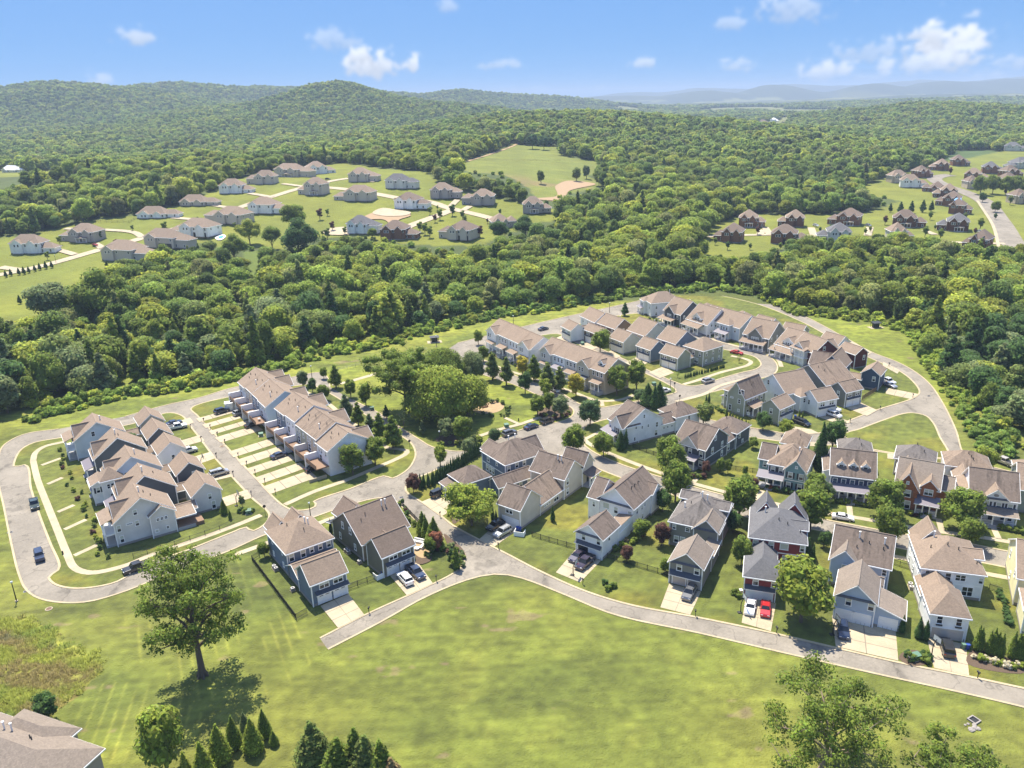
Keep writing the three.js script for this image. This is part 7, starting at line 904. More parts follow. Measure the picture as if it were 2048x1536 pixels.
  // scrub along the tree line, and tall weeds in the rough corner of the meadow
  const edge = CLEAR.near, line = []; for (let i = 2; i < 30; i++) { const [ax, az] = edge[i], [bx, bz] = edge[i + 1], L = Math.hypot(bx - ax, bz - az); for (let t = 0; t < L; t += 1.7) { const px = ax + (bx - ax) * t / L, pz = az + (bz - az) * t / L; for (let k = 0; k < 2; k++) { const out = rr(0.5, 9), nx = (bz - az) / L, nz = -(bx - ax) / L; line.push([px + nx * out + rr(-1, 1), 0, pz + nz * out + rr(-1, 1), rr(0.35, 0.9) * (0.6 + out / 12)]); } } }
  const lb = bush.map(() => []); line.filter((p) => !inside(edge, p[0], p[2])).forEach((u, i) => lb[i % 3].push(u)); lb.forEach((l, i) => scatter('scrub', 'band of light green scrub where the lawn meets the woods', 'scrub', bush[i], l, (x, z, k, kk) => tint(x, z, 0.6 + k * 0.5, Math.max(0.31, kk)).map((v) => v * (0.8 + 0.5 * k))));
  const rough = [[-109, -133], [-95.9, -130.9], [-85.9, -124.2], [-78.9, -120.4], [-74.5, -115.8], [-77.2, -110.9], [-79.2, -106.2], [-80.4, -102.1], [-88.9, -101.5]], rb = bounds(rough); for (let i = 0; i < 6500; i++) { const x = rr(rb[0], rb[2]), z = rr(rb[1], rb[3]); if (inside(rough, x + rr(-2, 2), z + rr(-2, 2))) weeds.push([x, 0, z, (0.35 + 0.5 * rnd() ** 2) * (0.5 + fbm(x / 6, z / 6, 2))]); }
  const tuft = []; for (let k = 0; k < 46; k++) { const a = rr(0, 6.28), q = 0.55 * Math.sqrt(rnd()), l = rr(0.5, 1.1), t = rr(0.1, 0.55), w = 0.07, b = a + rr(-1, 1), X = Math.cos(a) * q, Z = Math.sin(a) * q; tuft.push([[X - w * Math.sin(b), 0, Z + w * Math.cos(b)], [X + w * Math.sin(b), 0, Z - w * Math.cos(b)], [X + Math.cos(b) * t * l, l, Z + Math.sin(b) * t * l]]); }
  const tuftG = poly3(tuft), tn = tuftG.attributes.normal; for (let i = 0; i < tn.count; i++) tn.setXYZ(i, tn.getX(i) * 0.3, 0.9, tn.getZ(i) * 0.3); tuftG.setAttribute('color', new THREE.BufferAttribute(new Float32Array(tn.count * 3).fill(1), 3));
  scatter('tall_weeds', 'rough patch of tall yellow-green weeds at the left edge of the meadow', 'weeds', tuftG, weeds, (x, z, k) => { const q = fbm(x / 8 + 2, z / 5, 4), b = sst(0.53, 0.68, q), g = sst(0.5, 0.7, fbm(x / 7 + 30, z / 7, 3)); return [0.42 + 0.08 * k - 0.02 * b - 0.12 * g, 0.47 + 0.08 * k - 0.13 * b - 0.06 * g, 0.12 + 0.05 * b]; });
  // small trees on the estate lawns
  const young = treeProto('oval', 4, 1.2, 0.8, 6, 420, 0.34, { core: 0.8 }), pts = [[[-244.2, -566.7], [-229, -589.3], [-195.8, -571.1], [-264.9, -534.7], [-305.8, -540.8], [-295, -504.1], [-283.3, -551.2], [-270.1, -573.2], [-128.4, -657.4], [-89.1, -635.6], [-53.7, -610.6], [-41.3, -593.1], [-33.3, -581.9], [-52.8, -575.2], [-57.1, -542.7], [-49.7, -581.9], [-41.8, -603.3], [-31.1, -572.2], [-15, -572.5], [-58.2, -596.1], [-61.2, -549.2], [-6.1, -597.7], [-128, -546.4], [-123.5, -558.7], [-112.7, -547.4], [-138, -537.4], [-135.5, -549.7], [-122.4, -535.9], [-138.7, -589.5], [-135.3, -600.4], [-53.1, -534.9], [-27.6, -531.3], [-22.9, -541.5], [-19.3, -534.9]], [[134, -512.5], [137.9, -496.7], [151.9, -495.9], [171.8, -546.6], [170.5, -494.7], [177, -486.3], [218, -554.6], [251.5, -550.9], [275, -580], [278.4, -528.2], [317.2, -598.4], [299.2, -555.8], [342.1, -595.7], [315, -533.8], [329, -552.5], [283.4, -518.2], [363.3, -593.5], [416.9, -664.4], [444.1, -717.6], [216.4, -499.1], [244.1, -541.7], [221.1, -544.3], [487.1, -926.8], [461.4, -844.9]]];
  const lawnBy = {};
  pts.forEach((l, e) => l.forEach(([x, z], i) => { const c = young.clone(), s = rr(0.9, 2.2); c.name = numbered('lawn_tree'); c.position.set(x, terrain(x, z), z); c.scale.setScalar(s); c.userData = {}; c.children[1].material = LEAF[['mid', 'deep', 'olive', 'plum', 'mid'][i % 5]]; const kn = i % 5 === 3 ? 'small dark purple tree' : i % 5 === 1 ? 'small dark green tree' : 'small green tree', key = e + '|' + kn; (lawnBy[key] = lawnBy[key] || []).push([x / -z, c]); scene.add(c); }));
  for (const [key, l] of Object.entries(lawnBy)) { const [e, k] = key.split('|'); l.sort((p, q) => p[0] - q[0]).forEach(([, t], i) => tag(t, ORD[i] + ' ' + k + ' from left on the lawns of the ' + (e === '1' ? 'brick estate at right' : 'white estate at left'), 'tree', e === '1' ? 'small trees of the brick estate' : 'small trees of the white estate')); }
  for (const [x, z, i] of [[[-298.6, -464.4], [-297.5, -467.7], [-293.8, -469.6], [-291.3, -470.5], [-290.2, -473.8], [-288.3, -477], [-287.1, -480.3], [-284.5, -482.4], [-281.9, -484.4]], [[-253.8, -400.8], [-248.8, -403.5], [-238.9, -397.3]]].flat().map((p, i) => [...p, i])) { const c = PROTO.conic[0].clone(); c.name = numbered('roadside_conifer'); c.position.set(x, terrain(x, z), z); c.scale.setScalar(rr(0.45, 0.65)); c.userData = {}; c.children[1].material = LEAF.deep; tag(c, ORD[i] + ' small dark tree from the left in the row beside the estate road', 'tree', 'row of small trees beside the estate road'); scene.add(c); }
  [[-147.2, -550.8, 22.1, 'broad', 'mid', 'tall grey-green tree between the two estate lawns, right of the white house'], [-130, -488.9, 24.6, 'broad', 'deep', 'tall dark tree at the wood edge below the middle of the white estate'], [-153.9, -514.6, 16.1, 'broad', 'mid', 'tree at the wood edge below the long brown-roofed house'], [-172.6, -528.5, 16.5, 'broad', 'lime', 'yellow-green tree half hiding the cream estate house'], [-187.8, -494.2, 12.5, 'broad', 'olive', 'olive tree at the wood edge below the white pool terrace'], [-169.7, -486.7, 17, 'broad', 'mid', 'tree left of the bright glade'], [-205.8, -344.3, 24, 'broad', 'grey', 'tall tree standing forward at the left meadow edge'], [-185.5, -350.8, 26.7, 'broad', 'mid', 'tall tree at the left wood edge beside the forward tree'], [-220.8, -451.5, 13.1, 'broad', 'olive', 'tree before the plain tan house at the left wood edge'], [-210, -479, 13.7, 'broad', 'mid', 'tree before the timber pergola house'], [-91.5, -532.8, 8.3, 'broad', 'mid', 'tree before the white grey-roofed estate house'], [11.5, -528, 15.8, 'broad', 'deep', 'dark tree before the low stone house'], [-5.8, -515.4, 16.1, 'broad', 'deep', 'dark broad tree right of the tan house with the large dormer'],
    [30, -724.4, 12.1, 'oval', 'olive', 'thin tree at the left of the bare earth in the pasture'], [64.5, -757.4, 12.6, 'oval', 'olive', 'dark tree on the bare earth in the pasture'], [76.2, -781.5, 13, 'oval', 'grey', 'second dark tree on the bare earth in the pasture'], [83.8, -742, 14.2, 'round', 'mid', 'round tree at the right edge of the pasture'], [94.9, -742.6, 14.2, 'oval', 'olive', 'olive tree right of the pasture'], [46.3, -1021.3, 16.6, 'round', 'deep', 'dark tree at the top of the pasture by the farmhouse'], [32.3, -1029.1, 17.9, 'round', 'deep', 'second dark tree at the top of the pasture'],
    [402.3, -679.1, 8.3, 'round', 'deep', 'round tree at the left kerb of the wide estate road'], [383.6, -628.5, 8.9, 'round', 'mid', 'second round tree at the left kerb of the wide estate road'], [304.3, -636.2, 7.8, 'conic', 'deep', 'first dark conifer in the group behind the brick estate'], [308.6, -628.3, 10.1, 'conic', 'deep', 'second dark conifer in the group behind the brick estate'], [319.1, -632.2, 10.1, 'conic', 'deep', 'third dark conifer in the group behind the brick estate'], [329, -633.8, 10.5, 'conic', 'deep', 'fourth dark conifer in the group behind the brick estate'], [336.7, -635.5, 9.4, 'conic', 'deep', 'fifth dark conifer in the group behind the brick estate'], [422.6, -719.2, 16.5, 'round', 'mid', 'leafy tree left in the grove beside the far estate road'], [436.5, -723.9, 16.6, 'round', 'mid', 'leafy tree in the middle of the grove beside the far estate road'], [444.9, -717.5, 16.5, 'round', 'mid', 'leafy tree right in the grove beside the far estate road'], [451.9, -711.2, 17.2, 'round', 'mid', 'last leafy tree of the grove at the right edge']].forEach(([x, z, h, k, lf, l]) => plant('estate_tree', l, 'tree', k, lf, x, z, Math.min(26, h), { y: terrain(x, z) }));
}

// ---------------------------------------------------------------- vehicles
M.tyre = mat(0.018, 0.018, 0.02, 0.9); M.rim = mat(0.45, 0.45, 0.47, 0.35, { metalness: 0.7 }); M.lampW = mat(0.8, 0.8, 0.78, 0.2); M.lampR = mat(0.45, 0.02, 0.02, 0.3); M.carGlass = new THREE.MeshPhysicalMaterial({ color: col(0.012, 0.015, 0.02), roughness: 0.04, specularIntensity: 1 }); M.plastic = mat(0.02, 0.02, 0.022, 0.7);
const PAINT = {}; for (const [k, c] of Object.entries({ black: [0.012, 0.013, 0.016], navy: [0.015, 0.03, 0.075], white: [0.76, 0.76, 0.76], silver: [0.42, 0.43, 0.45], grey: [0.16, 0.165, 0.18], red: [0.42, 0.012, 0.015], green: [0.03, 0.05, 0.05], violet: [0.03, 0.022, 0.05], tan: [0.45, 0.4, 0.33] })) PAINT[k] = new THREE.MeshPhysicalMaterial({ color: col(...c), roughness: 0.35, clearcoat: 1, clearcoatRoughness: 0.06, metalness: k === 'silver' || k === 'grey' ? 0.5 : 0.1 });
const KIND = {   // side profile of the body (x along the car from the rear bumper, y up), cabin [x0 low, x1 low, x0 top, x1 top, base, top], length, width
  sedan: { L: 4.8, W: 1.85, p: [[0, 0.32], [0.02, 0.8], [0.3, 0.98], [1.0, 1.0], [3.5, 0.95], [4.6, 0.76], [4.78, 0.55], [4.74, 0.3]], c: [0.55, 3.55, 1.35, 2.75, 0.96, 1.44] },
  suv: { L: 4.8, W: 1.95, p: [[0, 0.4], [0, 1.02], [0.1, 1.1], [3.55, 1.08], [4.6, 0.96], [4.78, 0.7], [4.74, 0.36]], c: [0.12, 3.65, 0.5, 2.85, 1.08, 1.74] },
  van: { L: 5.1, W: 2.0, p: [[0, 0.36], [0, 1.0], [0.08, 1.08], [4.0, 1.06], [4.9, 0.86], [5.08, 0.6], [5.02, 0.34]], c: [0.1, 4.25, 0.3, 3.3, 1.06, 1.76] },
  jeep: { L: 4.4, W: 1.88, p: [[0, 0.5], [0, 1.12], [3.1, 1.14], [4.3, 1.1], [4.36, 0.62], [4.3, 0.46]], c: [0.05, 3.0, 0.12, 2.75, 1.12, 1.84] },
  pickup: { L: 5.8, W: 2.0, p: [[0, 0.5], [0, 1.02], [3.9, 1.04], [5.5, 1.02], [5.76, 0.8], [5.74, 0.46]], c: [1.95, 4.35, 2.15, 3.75, 1.03, 1.86], bed: [0.12, 1.85] },
};
const carParts = new Map();
function carProto(kind) {
  if (carParts.has(kind)) return carParts.get(kind); const K = KIND[kind], s = new THREE.Shape(K.p.map(([x, y]) => new THREE.Vector2(x, y))), bv = 0.09;
  for (const [cx] of [[K.L * 0.19], [K.L * 0.81]]) { const h = new THREE.Path(); h.absarc(cx, 0.36, 0.4, 0, Math.PI * 2); }
  const body = new THREE.ExtrudeGeometry(s, { depth: K.W - 2 * bv, bevelEnabled: true, bevelSize: bv, bevelThickness: bv, bevelSegments: 2 }); body.translate(-K.L / 2, 0, -K.W / 2 + bv);
  const [a, b, c, d, y0, y1] = K.c, w0 = K.W / 2 - 0.06, w1 = K.W / 2 - 0.26, X = (x) => x - K.L / 2;
  const lo = [[X(a), y0, w0], [X(b), y0, w0], [X(b), y0, -w0], [X(a), y0, -w0]], hi = [[X(c), y1, w1], [X(d), y1, w1], [X(d), y1, -w1], [X(c), y1, -w1]];
  const cabin = poly3([[lo[0], lo[1], hi[1], hi[0]], [lo[1], lo[2], hi[2], hi[1]], [lo[2], lo[3], hi[3], hi[2]], [lo[3], lo[0], hi[0], hi[3]]]);
  const roof = slab([[X(c) - 0.05, y1 + 0.05, w1 + 0.03], [X(d) + 0.02, y1 + 0.05, w1 + 0.03], [X(d) + 0.02, y1 + 0.05, -w1 - 0.03], [X(c) - 0.05, y1 + 0.05, -w1 - 0.03]], 0.1);
  const pill = []; for (const z of [1, -1]) { const P = (t, u) => [X(a + (b - a) * t) * (1 - u) + X(c + (d - c) * t) * u, y0 + (y1 - y0) * u, z * (w0 + (w1 - w0) * u + 0.012)]; for (const t of [0.01, 0.5, 0.99]) pill.push(tube([P(t, 0), P(t, 0.5), P(t, 1)], 0.05, 0.045, 4)); if (kind === 'suv' || kind === 'van') pill.push(tube([P(0.24, 0), P(0.24, 0.5), P(0.24, 1)], 0.07, 0.06, 4)); }
  const wheel = new THREE.CylinderGeometry(0.36, 0.36, 0.24, 16).rotateX(Math.PI / 2), rim = new THREE.CylinderGeometry(0.22, 0.22, 0.26, 10).rotateX(Math.PI / 2);
  const r = { K, body, cabin, roof, pill: merge(pill), wheel, rim, sill: box(K.L - 0.3, 0.2, K.W + 0.02, 0, 0.36, 0) }; carParts.set(kind, r); return r;
}
function car(kind, paint, e, label, y = 0.03) {
  const q = carProto(kind), K = q.K, cx = e[0] + Math.cos(e[2]) * e[3] / 2, cz = e[1] - Math.sin(e[2]) * e[3] / 2, t = thing(kind === 'pickup' ? 'pickup_truck' : kind === 'van' ? 'minivan' : 'parked_car', label, kind === 'pickup' ? 'pickup truck' : kind === 'van' ? 'van' : 'car', cx, y, cz, e[2]), m = PAINT[paint];
  mesh('body', q.body, m, t); mesh('windows', q.cabin, M.carGlass, t); mesh('roof_panel', q.roof, m, t); mesh('pillars', q.pill, m, t); mesh('sill', q.sill, M.plastic, t);
  for (const x of [-0.31, 0.31]) for (const z of [-1, 1]) { const w = mesh('wheel', q.wheel, M.tyre, t); w.position.set(x * K.L, 0.36, z * (K.W / 2 - 0.1)); mesh('rim', q.rim, M.rim, w); }
  for (const z of [-1, 1]) { mesh('headlight', box(0.16, 0.16, 0.4, K.L / 2 - 0.06, K.p.at(-2)[1] + 0.08, z * (K.W / 2 - 0.32)), M.lampW, t); mesh('tail_light', box(0.1, 0.22, 0.26, -K.L / 2 - 0.06, 0.86, z * (K.W / 2 - 0.2)), M.lampR, t); mesh('mirror', box(0.16, 0.14, 0.22, K.c[1] - K.L / 2 - 0.35, K.c[4] + 0.1, z * (K.W / 2 + 0.1)), m, t); }
  if (K.bed) { const [b0, b1] = K.bed; mesh('truck_bed', merge([box(b1 - b0, 0.03, K.W - 0.3, (b0 + b1) / 2 - K.L / 2, 1.135, 0)]), M.plastic, t); mesh('bed_rail', merge([box(b1 - b0 + 0.1, 0.14, 0.12, (b0 + b1) / 2 - K.L / 2, 1.17, K.W / 2 - 0.06), box(b1 - b0 + 0.1, 0.14, 0.12, (b0 + b1) / 2 - K.L / 2, 1.17, -K.W / 2 + 0.06), box(0.1, 0.14, K.W, b0 - K.L / 2 - 0.04, 1.17, 0)]), m, t); }
  if (kind === 'jeep') mesh('spare_wheel', new THREE.CylinderGeometry(0.38, 0.38, 0.24, 14).rotateZ(Math.PI / 2).translate(-K.L / 2 - 0.2, 1, 0), M.tyre, t);
  if (kind === 'suv' || kind === 'van') mesh('roof_rack', merge([-1, 1].map((z) => box(1.9, 0.05, 0.05, K.c[2] + 1.1 - K.L / 2, K.c[5] + 0.1, z * 0.58))), M.plastic, t);
  return t;
}
const DR = LOT_Y + 0.07;
car('pickup', 'black', E(-80.6, -150.5, -2.446, 5.2), 'black pickup truck with chrome steps parked at the loop road kerb below the row houses'); car('jeep', 'navy', E(-108.8, -157.1, -0.979, 6.9), 'dark blue boxy off-roader on the left side of the loop road'); car('pickup', 'green', E(-123.6, -181.6, -0.984, 5.8), 'dark green pickup truck by the kerb on the left loop road');
car('pickup', 'white', E(-106.7, -227, 0.532, 4.3), 'white pickup truck on the top driveway of the row house garages', DR); car('sedan', 'navy', E(-108.5, -230.3, 0.694, 3.6), 'dark car behind the white pickup on the top row house driveway', DR); car('van', 'silver', E(-81.7, -193.7, 0.629, 3.4), 'silver minivan on the driveway left of the alley', DR); car('suv', 'white', E(-95.2, -209.2, 0.648, 2.1), 'white car beside the third row house garage', DR);
car('suv', 'navy', E(-96.9, -239.2, 0.783, 4.7), 'dark blue estate car on the first driveway of the upper terrace', DR); car('suv', 'silver', E(-89.9, -237.5, 0.786, 4), 'silver van-like car under the deck of the upper terrace', DR); car('sedan', 'black', E(-83.3, -226.9, 0.768, 4.9), 'black sedan half under the deck of the upper terrace', DR); car('sedan', 'navy', E(-68.6, -203.7, 0.743, 4.7), 'dark blue hatchback alone on a driveway of the lower terrace', DR); car('sedan', 'black', E(-56.3, -195.1, 0.702, 3.6), 'black sedan under the last deck of the lower terrace', DR);
car('jeep', 'black', E(-21, -178.3, 0.746, 4.5), 'black boxy off-roader with roof rack on the driveway by the four arborvitae', DR); car('suv', 'white', E(-21.9, -139.7, 2.137, 5.5), 'white car on the driveway of the olive house', DR); car('pickup', 'navy', E(-23.2, -146.8, -0.944, 6), 'dark blue pickup truck on the driveway of the olive house', DR); car('suv', 'black', E(-3.2, -164.5, -2.326, 4.2), 'dark car with black roof left of the silver car at the beige house', DR); car('suv', 'silver', E(-1.1, -161.9, -2.319, 5.3), 'silver car with sunroof in front of the beige garage', DR);
car('sedan', 'violet', E(15, -151.3, -2.237, 5.2), 'dark violet sedan in front of the open garage of the white house', DR); car('pickup', 'violet', E(16.8, -149.2, -2.216, 6.4), 'dark pickup truck with pale bed cover at the white house', DR); car('suv', 'grey', E(36, -136.9, -2.095, 5.2), 'grey car with sunshade behind its windscreen at the grey-olive garage', DR); car('sedan', 'white', E(46.4, -131.9, -1.953, 4.8), 'white sedan beside the red car at the red house', DR); car('sedan', 'red', E(49.1, -131.5, -1.905, 5.3), 'bright red sedan with black roof at the red house', DR);
car('suv', 'navy', E(61.1, -124.2, -1.860, 4.7), 'dark blue car by the hoop at the light blue house', DR); car('van', 'black', E(76.2, -114.2, 1.282, 4.9), 'dark blue wagon in front of the grey garage door near the right edge', DR); car('sedan', 'white', E(75.7, -164, -0.357, 3.1), 'white sedan parked on the middle street behind the light blue house');
car('suv', 'grey', E(-2.9, -216.2, 0.679, 4.4), 'dark grey car nearest the slate blue house of three at the park kerb'); car('sedan', 'navy', E(3.6, -220.7, 0.696, 5.1), 'dark blue sedan in the middle of three at the park kerb'); car('suv', 'black', E(8.7, -224.7, 0.656, 4.9), 'black car farthest right of three at the park kerb'); car('sedan', 'white', E(13.3, -256, -0.948, 3.8), 'white sedan parked in front of the tan terrace'); car('suv', 'white', E(49.7, -249.2, 0.564, 4.1), 'white car at the kerb near the dark cypress group'); car('suv', 'silver', E(66.3, -258, 0.554, 5.3), 'silver car with roof rack on the curved street below the low hedge'); car('sedan', 'navy', E(12.2, -329, 0.638, 4.8), 'dark blue car on the north road behind the terraces'); car('sedan', 'red', E(85.6, -292.1, -0.728, 4.2), 'red sedan on the curved street');
car('van', 'black', E(86, -222.6, -0.997, 5.8), 'long black van on the lane by the sage house', DR); car('van', 'white', E(97.8, -227.9, -0.935, 4.8), 'white wagon on the driveway of the white alley house', DR); car('suv', 'white', E(99.8, -231.2, -0.742, 2.7), 'white car behind the white wagon at the white alley house', DR); car('sedan', 'silver', E(127.4, -253.4, -1.235, 5.4), 'silver-white sedan beside the navy garage', DR); car('pickup', 'white', E(128.4, -256.4, -1.194, 3.9), 'white and blue pickup truck half hidden by the navy garage', DR); car('pickup', 'tan', E(132, -188.8, 2.037, 4.2), 'silver-tan pickup truck at the right edge behind the pediment house', DR);
{ const far = (k, p, e, l) => car(k, p, e, l, terrain(e[0], e[1]) + 0.55); far('sedan', 'red', E(-281.4, -536.2, -0.546, 5.5), 'dark red car on the drive of the stone-grey twin-gabled house'); far('suv', 'black', E(-165, -736.1, 0.362, 5), 'black car before the top corner mansion'); far('suv', 'silver', E(259.1, -575.2, -1.284, 4.7), 'silver car beside the third house of the upper brick row'); far('suv', 'white', E(222.5, -579.4, -1.223, 4.8), 'white car between the second and third houses of the upper brick row'); far('sedan', 'black', E(194.7, -513.1, -1.219, 3.8), 'dark car in the lower brick row'); far('suv', 'white', E(320.8, -541.1, -1.179, 4.5), 'white car beside the dark red brick house'); far('pickup', 'white', E(275.6, -497.7, -1.842, 11.9), 'white pickup truck by the wood in the brick estate'); }

// ---------------------------------------------------------------- street furniture, fences and small things
M.black = mat(0.015, 0.016, 0.018, 0.55); M.globe = mat(0.75, 0.78, 0.72, 0.3); M.boxGreen = mat(0.1, 0.19, 0.13, 0.6); M.blueBin = mat(0.02, 0.06, 0.3, 0.5); M.signRed = mat(0.4, 0.02, 0.02, 0.5); M.steel = mat(0.3, 0.31, 0.33, 0.4, { metalness: 0.6 });
[[-102.7, -138.1, 'at the bend of the loop road by the tall weeds'], [-49.4, -169, 'behind the dark blue house on the loop road'], [-73.3, -273.8, 'on the grass behind the upper terrace'], [-30.6, -309.6, 'on the far lawn beside the dark shelter'], [-21.4, -210.7, 'at the corner bed below the park'], [1.2, -337.9, 'behind the white-ended terrace'], [53.7, -251.4, 'at the alley mouth near the tan terrace'], [99.6, -284.8, 'on the outer side of the curved street'], [-286.2, -497.5, 'on the estate road at the far left'], [46.2, -357.2, 'on the north road by the back row']].forEach(([x, z, l], i) => {
  const t = thing('street_lamp', 'slim black street lamp ' + l, 'street lamp', x, i === 8 ? terrain(x, z) : 0, z); mesh('base', merge([new THREE.CylinderGeometry(0.3, 0.36, 0.25, 10).translate(0, 0.12, 0)]), M.concrete, t); mesh('pole', tube([[0, 0, 0], [0, 2.2, 0], [0, 4.4, 0]], 0.13, 0.08, 8), M.black, t); mesh('globe', new THREE.SphereGeometry(0.27, 12, 8).translate(0, 4.65, 0), M.globe, t); mesh('finial', new THREE.ConeGeometry(0.12, 0.25, 8).translate(0, 5, 0), M.black, t);
});
[[-61.2, -171.7, 'at the alley end beside the loop road'], [-30, -209.1, 'on the tip of the terrace lawn'], [-27.1, -182.4, 'beside the dark red tree at the lane corner'], [55.5, -252.7, 'at the alley mouth on the curved street'], [54.7, -240.5, 'opposite the alley mouth at the sage house lawn']].forEach(([x, z, l]) => { const t = thing('stop_sign', 'stop sign seen from its dark back ' + l, 'stop sign', x, LOT_Y, z, 0.5); mesh('post', box(0.08, 2.2, 0.08, 0, 1.1, 0), M.black, t); mesh('sign_plate', new THREE.CylinderGeometry(0.42, 0.42, 0.04, 8).rotateY(Math.PI / 8).rotateX(Math.PI / 2).translate(0, 2.4, -0.06), M.black, t); mesh('red_face', new THREE.CylinderGeometry(0.39, 0.39, 0.02, 8).rotateY(Math.PI / 8).rotateX(Math.PI / 2).translate(0, 2.4, -0.092), M.signRed, t); });
function mailboxes(list, label, group) { list.forEach(([x, z], i) => { const t = thing('mailbox', label.replace('*', ORD[i]), 'mailbox', x, LOT_Y, z, rr(-0.3, 0.3), group); mesh('post', box(0.11, 1.15, 0.11, 0, 0.57, 0), M.black, t); const b = new THREE.CylinderGeometry(0.14, 0.14, 0.55, 10).rotateX(Math.PI / 2).translate(0, 1.32, 0); mesh('letter_box', merge([b, box(0.28, 0.16, 0.55, 0, 1.22, 0)]), M.black, t); mesh('bracket', box(0.06, 0.06, 0.6, 0, 0.95, 0.1), M.black, t); }); }
mailboxes([[-98.3, -233], [-94.3, -227.5], [-90, -221.5], [-85.8, -215.7], [-78.7, -205.9], [-74.5, -200.1], [-70.5, -194.6], [-66.3, -189.1], [-61.8, -182.9]], '* black mailbox from the top along the terrace side of the alley', 'mailboxes on the terrace side of the alley'); mailboxes([[-100.6, -227.9], [-93.8, -218.3], [-85.1, -206.2], [-76.3, -194], [-67.7, -181.9]], '* black mailbox from the top along the row house side of the alley', 'mailboxes on the row house side of the alley'); mailboxes([[-29.2, -131.3], [-16.8, -141.8], [-3.9, -154], [13.7, -139.4], [34.4, -128], [48.3, -122.4], [68.5, -113.3], [78.4, -109.2], [-18.1, -168.8]], '* black mailbox in order along the lower road', 'mailboxes on the lower road'); mailboxes([[102.4, -220.8], [115.7, -230.2], [130.9, -240.3], [137.6, -272], [133.7, -291.1]], '* black mailbox along the curving east alley', 'mailboxes on the east alley');
[[12, -142.7, 'left of the white house driveway', -0.4], [43.4, -128.8, 'left of the red house driveway', 0.1], [58.5, -121.6, 'left of the light blue house driveway', 0.1], [73.6, -115.2, 'left of the driveway with the dark wagon', 0.3], [-86.8, -199.5, 'on the row house lawn in the middle of the alley', 0.6], [-69.8, -176.9, 'near the lower end of the alley', 0.6]].forEach(([x, z, l, a]) => { const t = thing('basketball_hoop', 'basketball hoop with clear backboard ' + l, 'basketball hoop', x, LOT_Y, z, a); mesh('pole', tube([[0, 0, 0], [0, 2.4, 0], [0.5, 3.3, 0.0]], 0.1, 0.08, 6), M.black, t); mesh('backboard', box(0.06, 1.1, 1.7, 0.62, 3.4, 0), mat(0.7, 0.72, 0.74, 0.2), t); mesh('board_frame', merge([box(0.08, 0.07, 1.76, 0.62, 2.84, 0), box(0.08, 0.07, 1.76, 0.62, 3.96, 0), box(0.08, 1.1, 0.07, 0.62, 3.4, 0.86), box(0.08, 1.1, 0.07, 0.62, 3.4, -0.86)]), M.black, t); mesh('rim', new THREE.TorusGeometry(0.23, 0.025, 5, 14).rotateX(Math.PI / 2).translate(0.9, 3.05, 0), M.signRed, t); mesh('base', box(0.8, 0.15, 0.7, -0.2, 0.08, 0), M.plastic, t); });
function fence(name, label, pts, h, post, m, o = {}) {
  const t = thing(name, label, 'fence', 0, 0, 0); const Y = (x, z) => (o.ground ? terrain(x, z) : LOT_Y), panels = [];
  for (let i = 0; i + 1 < pts.length; i++) { const [ax, az] = pts[i], [bx, bz] = pts[i + 1], L = Math.hypot(bx - ax, bz - az), n = Math.max(1, Math.round(L / post)), a = Math.atan2(-(bz - az), bx - ax); for (let k = 0; k < n; k++) { const px = ax + (bx - ax) * k / n, pz = az + (bz - az) * k / n, s = L / n, l = []; const p = mesh('fence_post', box(0.1, h + 0.12, 0.1, 0, h / 2, 0), m, t); p.position.set(px, Y(px, pz), pz); p.rotation.y = a; for (const y of o.rails ?? [0.2, h - 0.15]) l.push(box(s, 0.06, 0.05, s / 2, y, 0)); if (!o.noPickets) for (let q = 0.12; q < s; q += 0.13) l.push(box(0.03, h - 0.1, 0.03, q, h / 2, 0)); const g = mesh('picket_panel', merge(l), m, t); g.position.set(px, Y(px, pz), pz); g.rotation.y = a; } }
  return t;
}
fence('metal_fence', 'black metal fence round the left yard of the dark blue house', [[-57.2, -153.1], [-58.3, -151.3], [-43.2, -129.8], [-41.5, -131.8]], 1.35, 2.4, M.black); fence('metal_fence', 'black metal fence between the dark blue and olive driveways', [[-34.9, -139.5], [-29.5, -143.1]], 1.35, 2.4, M.black); fence('metal_fence', 'black metal fence across the lawn between the beige and white houses', [[3.8, -158.8], [13.3, -153]], 1.3, 2.4, M.black); fence('metal_fence', 'black metal fence from the white house to the grey-olive house', [[19.9, -149.1], [31.8, -141.7]], 1.3, 2.4, M.black); fence('metal_fence', 'black metal fence between the big white gabled house and the charcoal house', [[34.2, -206.3], [42.4, -197.5]], 1.3, 2.4, M.black); fence('metal_fence', 'black metal fence between the charcoal and teal houses', [[57.3, -191.2], [65.4, -188.1]], 1.3, 2.4, M.black); fence('metal_fence', 'thin dark wire fence along the sidewalk below the light grey row house', [[-85.5, -153.5], [-78.2, -158.4], [-70.1, -165], [-67.6, -168.4]], 1.2, 3.4, M.black, { noPickets: 1 }); fence('metal_fence', 'short black fence right of the white hipped house', [[95, -134.6], [96.7, -133.2]], 1.3, 2.4, M.black); fence('metal_fence', 'short black fence between the light blue and white hipped houses', [[79.7, -144.5], [82.5, -142.1]], 1.3, 2.4, M.black);
